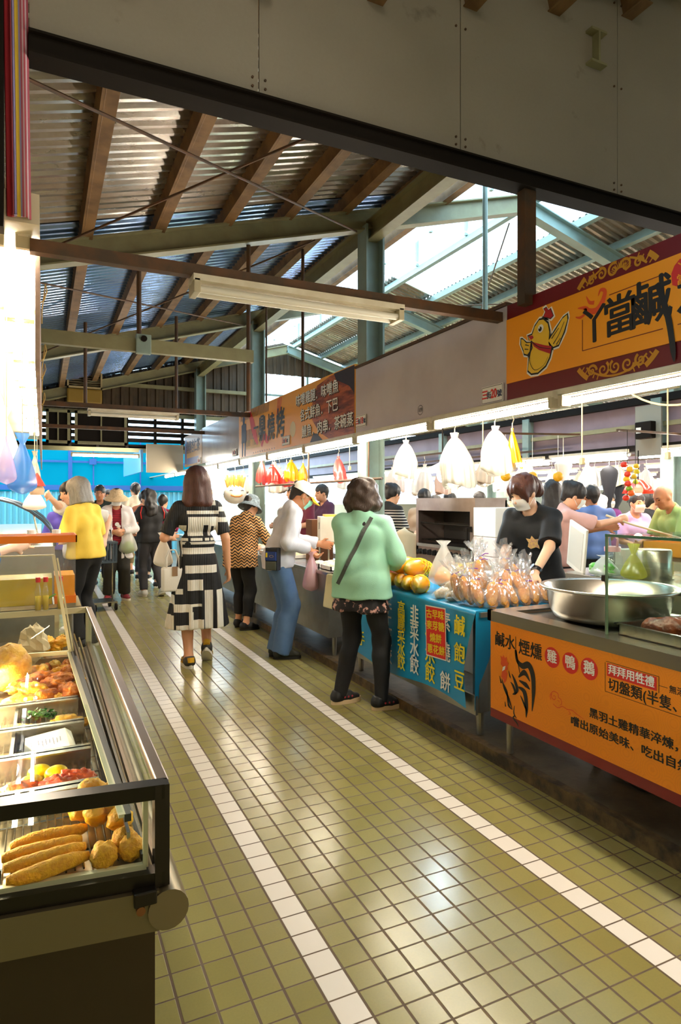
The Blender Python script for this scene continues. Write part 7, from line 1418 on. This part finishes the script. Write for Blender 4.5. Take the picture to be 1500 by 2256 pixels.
# ---------- trolley
ca = thing('shopping_trolley', 'small upright wheeled trolley with a dark basket on the left white line', 'trolley', (.70, 8.80, 0), R(10))
for sx in (-.13, .13):
    MB().tube([(sx, 0, .08), (sx, 0, .60), (sx, .03, .90), (sx, .10, 1.02)], .010, 8).build('upright', STEEL, ca, True)
    for y in (-.16, .14): w_ = MB().cyl((sx - .012, y, .045), (sx + .012, y, .045), .045, n=18).build('wheel', DARK, ca); MB().box((sx - .018, y - .01, .045), (sx + .018, y + .01, .11)).build('fork', STEEL, w_)
MB().box((-.14, -.18, .10), (.14, .16, .115)).build('deck', STEEL, ca); MB().cyl((-.13, .10, 1.02), (.13, .10, 1.02), .012).build('grip', DARK, ca)
BSK = M('basket_dark', '#3c4a52', .5); mb = MB()
for k in range(8): x = -.13 + k*.037; mb.bar((x, -.16, .62), (x, -.18, .88), .016, .006, (0, 1, 0)); mb.bar((x, .02, .62), (x, .02, .88), .016, .006, (0, 1, 0))
for k in range(6): y = -.16 + k*.036; mb.bar((-.14, y, .62), (-.145, y, .88), .006, .016, (0, 1, 0)); mb.bar((.14, y, .62), (.145, y, .88), .006, .016, (0, 1, 0))
mb.box((-.15, -.19, .86), (.15, .03, .885)).box((-.14, -.17, .61), (.14, .02, .63)); mb.build('basket', BSK, ca)
# ---------- black jacket walking
loc, hd = (1.45, 9.75, 0), R(12)
p = Person('person with long wavy black hair in a black jacket with red piping, walking away', loc, hd, 1.58, head=(8, 40), skin=SKINL, feet=((-.10, .0, 0, 8, 0), (.12, -.16, .03, -6, 22)), hands=((-.20, .20, .98, -.9, -.6, -.3), (.20, .18, .98, .9, -.6, -.3)), vox=.011, wide=1.06)
p.body(); p.face(); p.top(M('black_jacket', '#1f1e20', .75, 0., bump=(60, .1)), hem=-.06, off=.028, sleeve='long', name='jacket', hipw=.012, sl_off=.012, collar=.3); p.pants(M('grey_trouser', '#3c3a3e', .8), .98, .012, .004); p.hair(H_BLACK, HS['long'], cutz=-.30, fold=(.012, 40, 7)); p.shoes(M('white_shoe'))
for i in (0, 1): MB().tube([p.sh[i] + Vector((0, -.05, .06)), p.sh[i] + Vector(((-.03, .03)[i], -.075, -.03)), p.sh[i] + Vector(((-.02, .02)[i], -.085, -.12))], .008, 6).build('piping', RINK, p.root, True)
MB().grid(lambda u, v: (.178*p.S*math.cos(2*math.pi*u)*.95, .122*p.S*math.sin(2*math.pi*u), .795 + .015*v), 28, 1).build('hem_band', WINK, p.root, True)
# ---------- seller in black T-shirt
loc, hd = (3.11, 3.42, .066), R(110)
p = Person('person in a black T-shirt and white mask with a ponytail, selling behind the bread', loc, hd, 1.55, lean=10, head=(26, -8), skin=SKINL, hands=(WL(loc, hd, (2.80, 3.09, .965), (-.95, -.5, -.2)), WL(loc, hd, (2.75, 3.36, .955), (.5, -.9, -.2))), vox=.0085)
p.hand(0, 30, (0, -.3, -1)); p.hand(1, 30, (0, -.3, -1)); p.body(); p.face(); p.mask()
p.top(M('navy_black_tee', '#0e1116', .85, 0., bump=(200, .1)), hem=-.06, off=.026, sleeve='half', hipw=.012, fold=(.008, 22, 11), sl_off=.012); p.pants(BLACK); p.shoes(SHOEB)
p.hair(H_BROWN, HS['pony'] + [('c', (-.062, .06, .06), (-.07, .07, -.04), .016, .008), ('c', (.062, .06, .06), (.068, .065, -.03), .016, .008), ('c', (-.03, .085, .085), (-.066, .07, .0), .020, .010)], carve=(.012, .135, -.045, .056, .085, .098))
mb = MB(); pa = plane_mat(p.up(-.065, .132, .27), p.U @ Vector((-1, 0, 0)), p.U @ Vector((0, .12, 1)))
poly(mb, [(-.04, -.03), (-.02, -.045), (.02, -.03), (.045, -.04), (.04, 0), (.05, .03), (.02, .025), (0, .05), (-.015, .025), (-.045, .03), (-.03, 0)], pa, .002); mb.build('chest_emblem', M('emblem_gold', '#e2c070', .6, noise=(60, '#c08a80', .8)), p.root)
wa = MB(); d = (p.wr[0] - p.el[0]).normalized(); c = p.wr[0] - d*.02; wa.cyl(c - d*.012, c + d*.012, .034, n=18); wo = wa.build('watch', M('watch_black', '#101012', .35), p.root); nn = Vector((.3, -.2, 1)); nn = (nn - d*nn.dot(d)).normalized(); MB().cyl(c + nn*.030, c + nn*.042, .019, n=16).build('watch_face', M('watch_black'), wo)
MB().cyl(p.hd(-.079, .0, -.045), p.hd(-.083, .0, -.045), .006, n=8).build('earring', M('pearl', '#f4ead8', .3), p.root)
# ---------- cook in pink
loc, hd = (4.36, 4.50, 0), R(-122)
p = Person('person in a pink shirt and striped apron with a bun, stirring with a long ladle', loc, hd, 1.60, lean=8, head=(22, -4), skin=SKIN, hands=(WL(loc, hd, (4.80, 4.36, 1.16), (-.6, -.8, -.3)), WL(loc, hd, (4.76, 4.18, 1.24), (.7, -.6, -.4))), vox=.010)
p.body(); p.face(); p.mask(M('mask_pale_green', '#dfeae4', .7)); p.top(cloth_m('pink_tee', '#d8a79c', '#caa096'), hem=-.05, off=.022, sleeve='half', hipw=.01, sl_off=.01); p.pants(M('dark_grey_cloth')); p.hair(H_BLACK, HS['bun']); p.shoes(SHOEB)
for sx in (-1, 1): MB().tube([p.up(sx*.080, -.03, .482), p.up(sx*.085, .055, .455), p.up(sx*.075, .118, .36), p.up(sx*.07, .135, .25)], .010, 6).build('apron_strap', M('apron_grey', '#6a625e', .8), p.root, True)
MB().grid(lambda u, v: p.up(-.13 + .26*u, .135 + .012*math.sin(u*math.pi) + .03*v, .27 - .62*v), 10, 8).build('apron', M('apron_grey'), p.root, True)
ldl = thing('ladle', 'long pale-handled ladle held by the cook in pink', 'ladle', (0, 0, 0)); MB().tube([(4.70, 4.26, 1.28), (4.86, 4.12, 1.20), (5.28, 3.78, 1.04)], [.011, .010, .007]).build('handle', M('pale_wood', '#d8c8a0', .5), ldl, True); MB().ell((5.33, 3.74, 1.03), (.05, .04, .02)).build('bowl', STEEL, ldl, True)
# ---------- people farther off
def extra(label, loc, hd, H, top, hair='short', hm=None, skin=SKIN, bottom=None, head=(8, 0), mask=None, sleeve='half', hands=None, lean=4, male=False, wide=1., hem=-.06, vox=.014):
    p = Person(label, loc, R(hd), H, male, lean=lean, head=head, skin=skin, hands=hands, vox=vox, wide=wide); p.body(); p.face(); p.top(top, hem=hem, off=.026, sleeve=sleeve, hipw=.012, sl_off=.008); p.pants(bottom or M('dark_grey_cloth'))
    if hair: p.hair(hm or H_BLACK, HS[hair], cutz=-.2 if hair == 'bob' else (-.28 if hair == 'long' else None))
    if mask: p.mask(mask)
    p.shoes(SHOEB); return p
FW_ = ((-.14, .30, .98), (.14, .30, .98))
p = Person('person in a cream shirt and khaki shorts, back turned near the aisle end', (1.60, 12.6, 0), R(8), 1.74, True, head=(4, 0), skin=SKIN, vox=.014); p.body(); p.face(); p.top(cloth_m('cream_shirt', '#e9dcc4', '#ddd0b8'), hem=-.08, off=.03, sleeve='half', collar=.3, hipw=.014, sl_off=.012); p.pants(M('khaki', '#8d7a56', .8), .56, .026); p.hair(H_BLACK, HS['short']); p.shoes(SHOEB)
extra('dark-haired person in a dark green shirt beyond the yellow shirt, facing us', (.86, 11.2, 0), 170, 1.66, M('dark_green_top', '#23302a', .8), skin=SKINT, male=True)
extra('person in a purple top with a child-sized build before the cyan screen', (.25, 9.4, 0), 190, 1.50, M('purple_top', '#5a4aa8', .8), skin=SKINL, sleeve='long')
extra('person with dark hair and grey-green top standing just before the cyan screen', (1.15, 13.2, 0), 175, 1.62, M('grey_green_top', '#4a5a50', .8), skin=SKINT)
extra('person in a magenta jacket between the black jacket and the dress', (1.75, 10.6, 0), -30, 1.50, M('magenta_jacket', '#8a1446', .8), sleeve='long', hands=FW_)
extra('person in a peach sleeveless top past the black jacket', (1.62, 11.8, 0), -20, 1.56, M('peach_top', '#d88868', .8), skin=SKINL, sleeve='none', hands=FW_)
extra('masked stallholder in a maroon and grey shirt behind the wave-print shirt', (3.2, 8.05, .06), 110, 1.62, M('maroon_top', '#6a1c34', .8), mask=MASKG, male=True, hands=FW_, head=(15, 0))
extra('dark-haired stallholder deep behind the hanging red bags', (3.5, 9.0, .06), 90, 1.60, M('navy_top', '#22283c', .8), hands=FW_); extra('dark-haired stallholder deep behind the yellow bags', (3.7, 8.4, .06), 100, 1.58, M('plum_top', '#4c2440', .8), hands=FW_)
def bstripe():
    t = NT('striped_tee'); q = t.xyz(); s_ = t.math('MULTIPLY', t.math('GREATER_THAN', t.math('SINE', t.math('MULTIPLY', q[2], 190.)), .55), t.math('LESS_THAN', q[2], 1.30)); t.pbr(t.mix(s_, lin('#141416'), lin('#d8d0c4')), .8); return t.m
extra('person in a black and white striped T-shirt right of the green column', (3.78, 6.72, 0), -75, 1.62, bstripe(), 'bun', hands=FW_, head=(14, 0), vox=.011, bottom=M('tan_skirt', '#8a5a3c', .8))
extra('person in a beige top behind the striped T-shirt', (4.45, 7.0, 0), -60, 1.56, M('beige_top', '#cbb094', .8), hands=FW_)
for x, y, H, c, lab in ((6.05, 9.0, 1.50, '#7a2a64', 'person with dark hair in magenta far behind the oven, leftmost'), (5.62, 7.97, 1.53, '#2a3448', 'person with black hair in navy far behind the oven'), (6.5, 8.4, 1.55, '#1c1c20', 'person with black hair in black far behind the oven'), (6.8, 7.9, 1.50, '#3a2620', 'person with dark brown hair far behind the oven corner')):
    extra(lab, (x, y, 0), 80, H, M('far_top_' + c, c, .8), vox=.018, skin=SKINL)
extra('masked person with tied hair far between the cartons and the seller', (6.6, 6.7, 0), 150, 1.50, M('brown_top', '#5a4438', .8), 'bun', mask=MASKW, vox=.016, skin=SKINL)
extra('person with black hair in black right behind the seller', (4.75, 4.95, 0), -20, 1.62, M('black_top', '#101012', .8), 'bob', hands=FW_)
extra('person in a blue T-shirt behind the cook in pink', (5.40, 5.05, 0), -20, 1.58, M('blue_tee', '#5a78b0', .8), skin=SKINT, male=True, hands=FW_)
extra('masked person in a lavender top and apron behind the red gourds', (6.05, 5.10, 0), 165, 1.50, M('lavender_top', '#b8a0c8', .8), mask=M('mask_pink', '#f0cfc4', .7), hands=FW_)
extra('masked person in a purple top deep behind the orange placard', (6.95, 6.3, 0), 160, 1.54, M('violet_top', '#8a3f86', .8), mask=MASKW, sleeve='long')
extra('bald person in a light green T-shirt bending at the right picture edge', (5.98, 4.42, 0), 75, 1.62, cloth_m('leaf_green_tee', '#93ad62', '#86a058'), None, skin=SKINT, male=True, lean=18, head=(28, 0), hands=((-.14, .40, .95), (.14, .40, .95)), vox=.011, wide=1.1)
extra('dark-haired person in black facing the bald one', (6.55, 5.32, 0), -80, 1.52, M('black_top'), hands=FW_)
# seller of the left stall, arm reaching in from the picture edge
loc, hd = (-.62, 4.42, 0), R(-70)
p = Person('person of the left stall in a pale top, forearm reaching in from the picture edge', loc, hd, 1.62, lean=14, head=(20, 0), skin=SKINL, hands=(WL(loc, hd, (-.14, 4.66, 1.16), (-.6, -.8, -.4)), WL(loc, hd, (-.17, 4.38, 1.13), (.6, -.8, -.4))), vox=.011); p.body(); p.face(); p.top(cloth_m('white_tee', '#f4efe8'), hem=-.08, off=.024, sleeve='half'); p.pants(M('dark_grey_cloth')); p.hair(H_BLACK, HS['bun']); p.mask(); p.shoes(SHOEB)
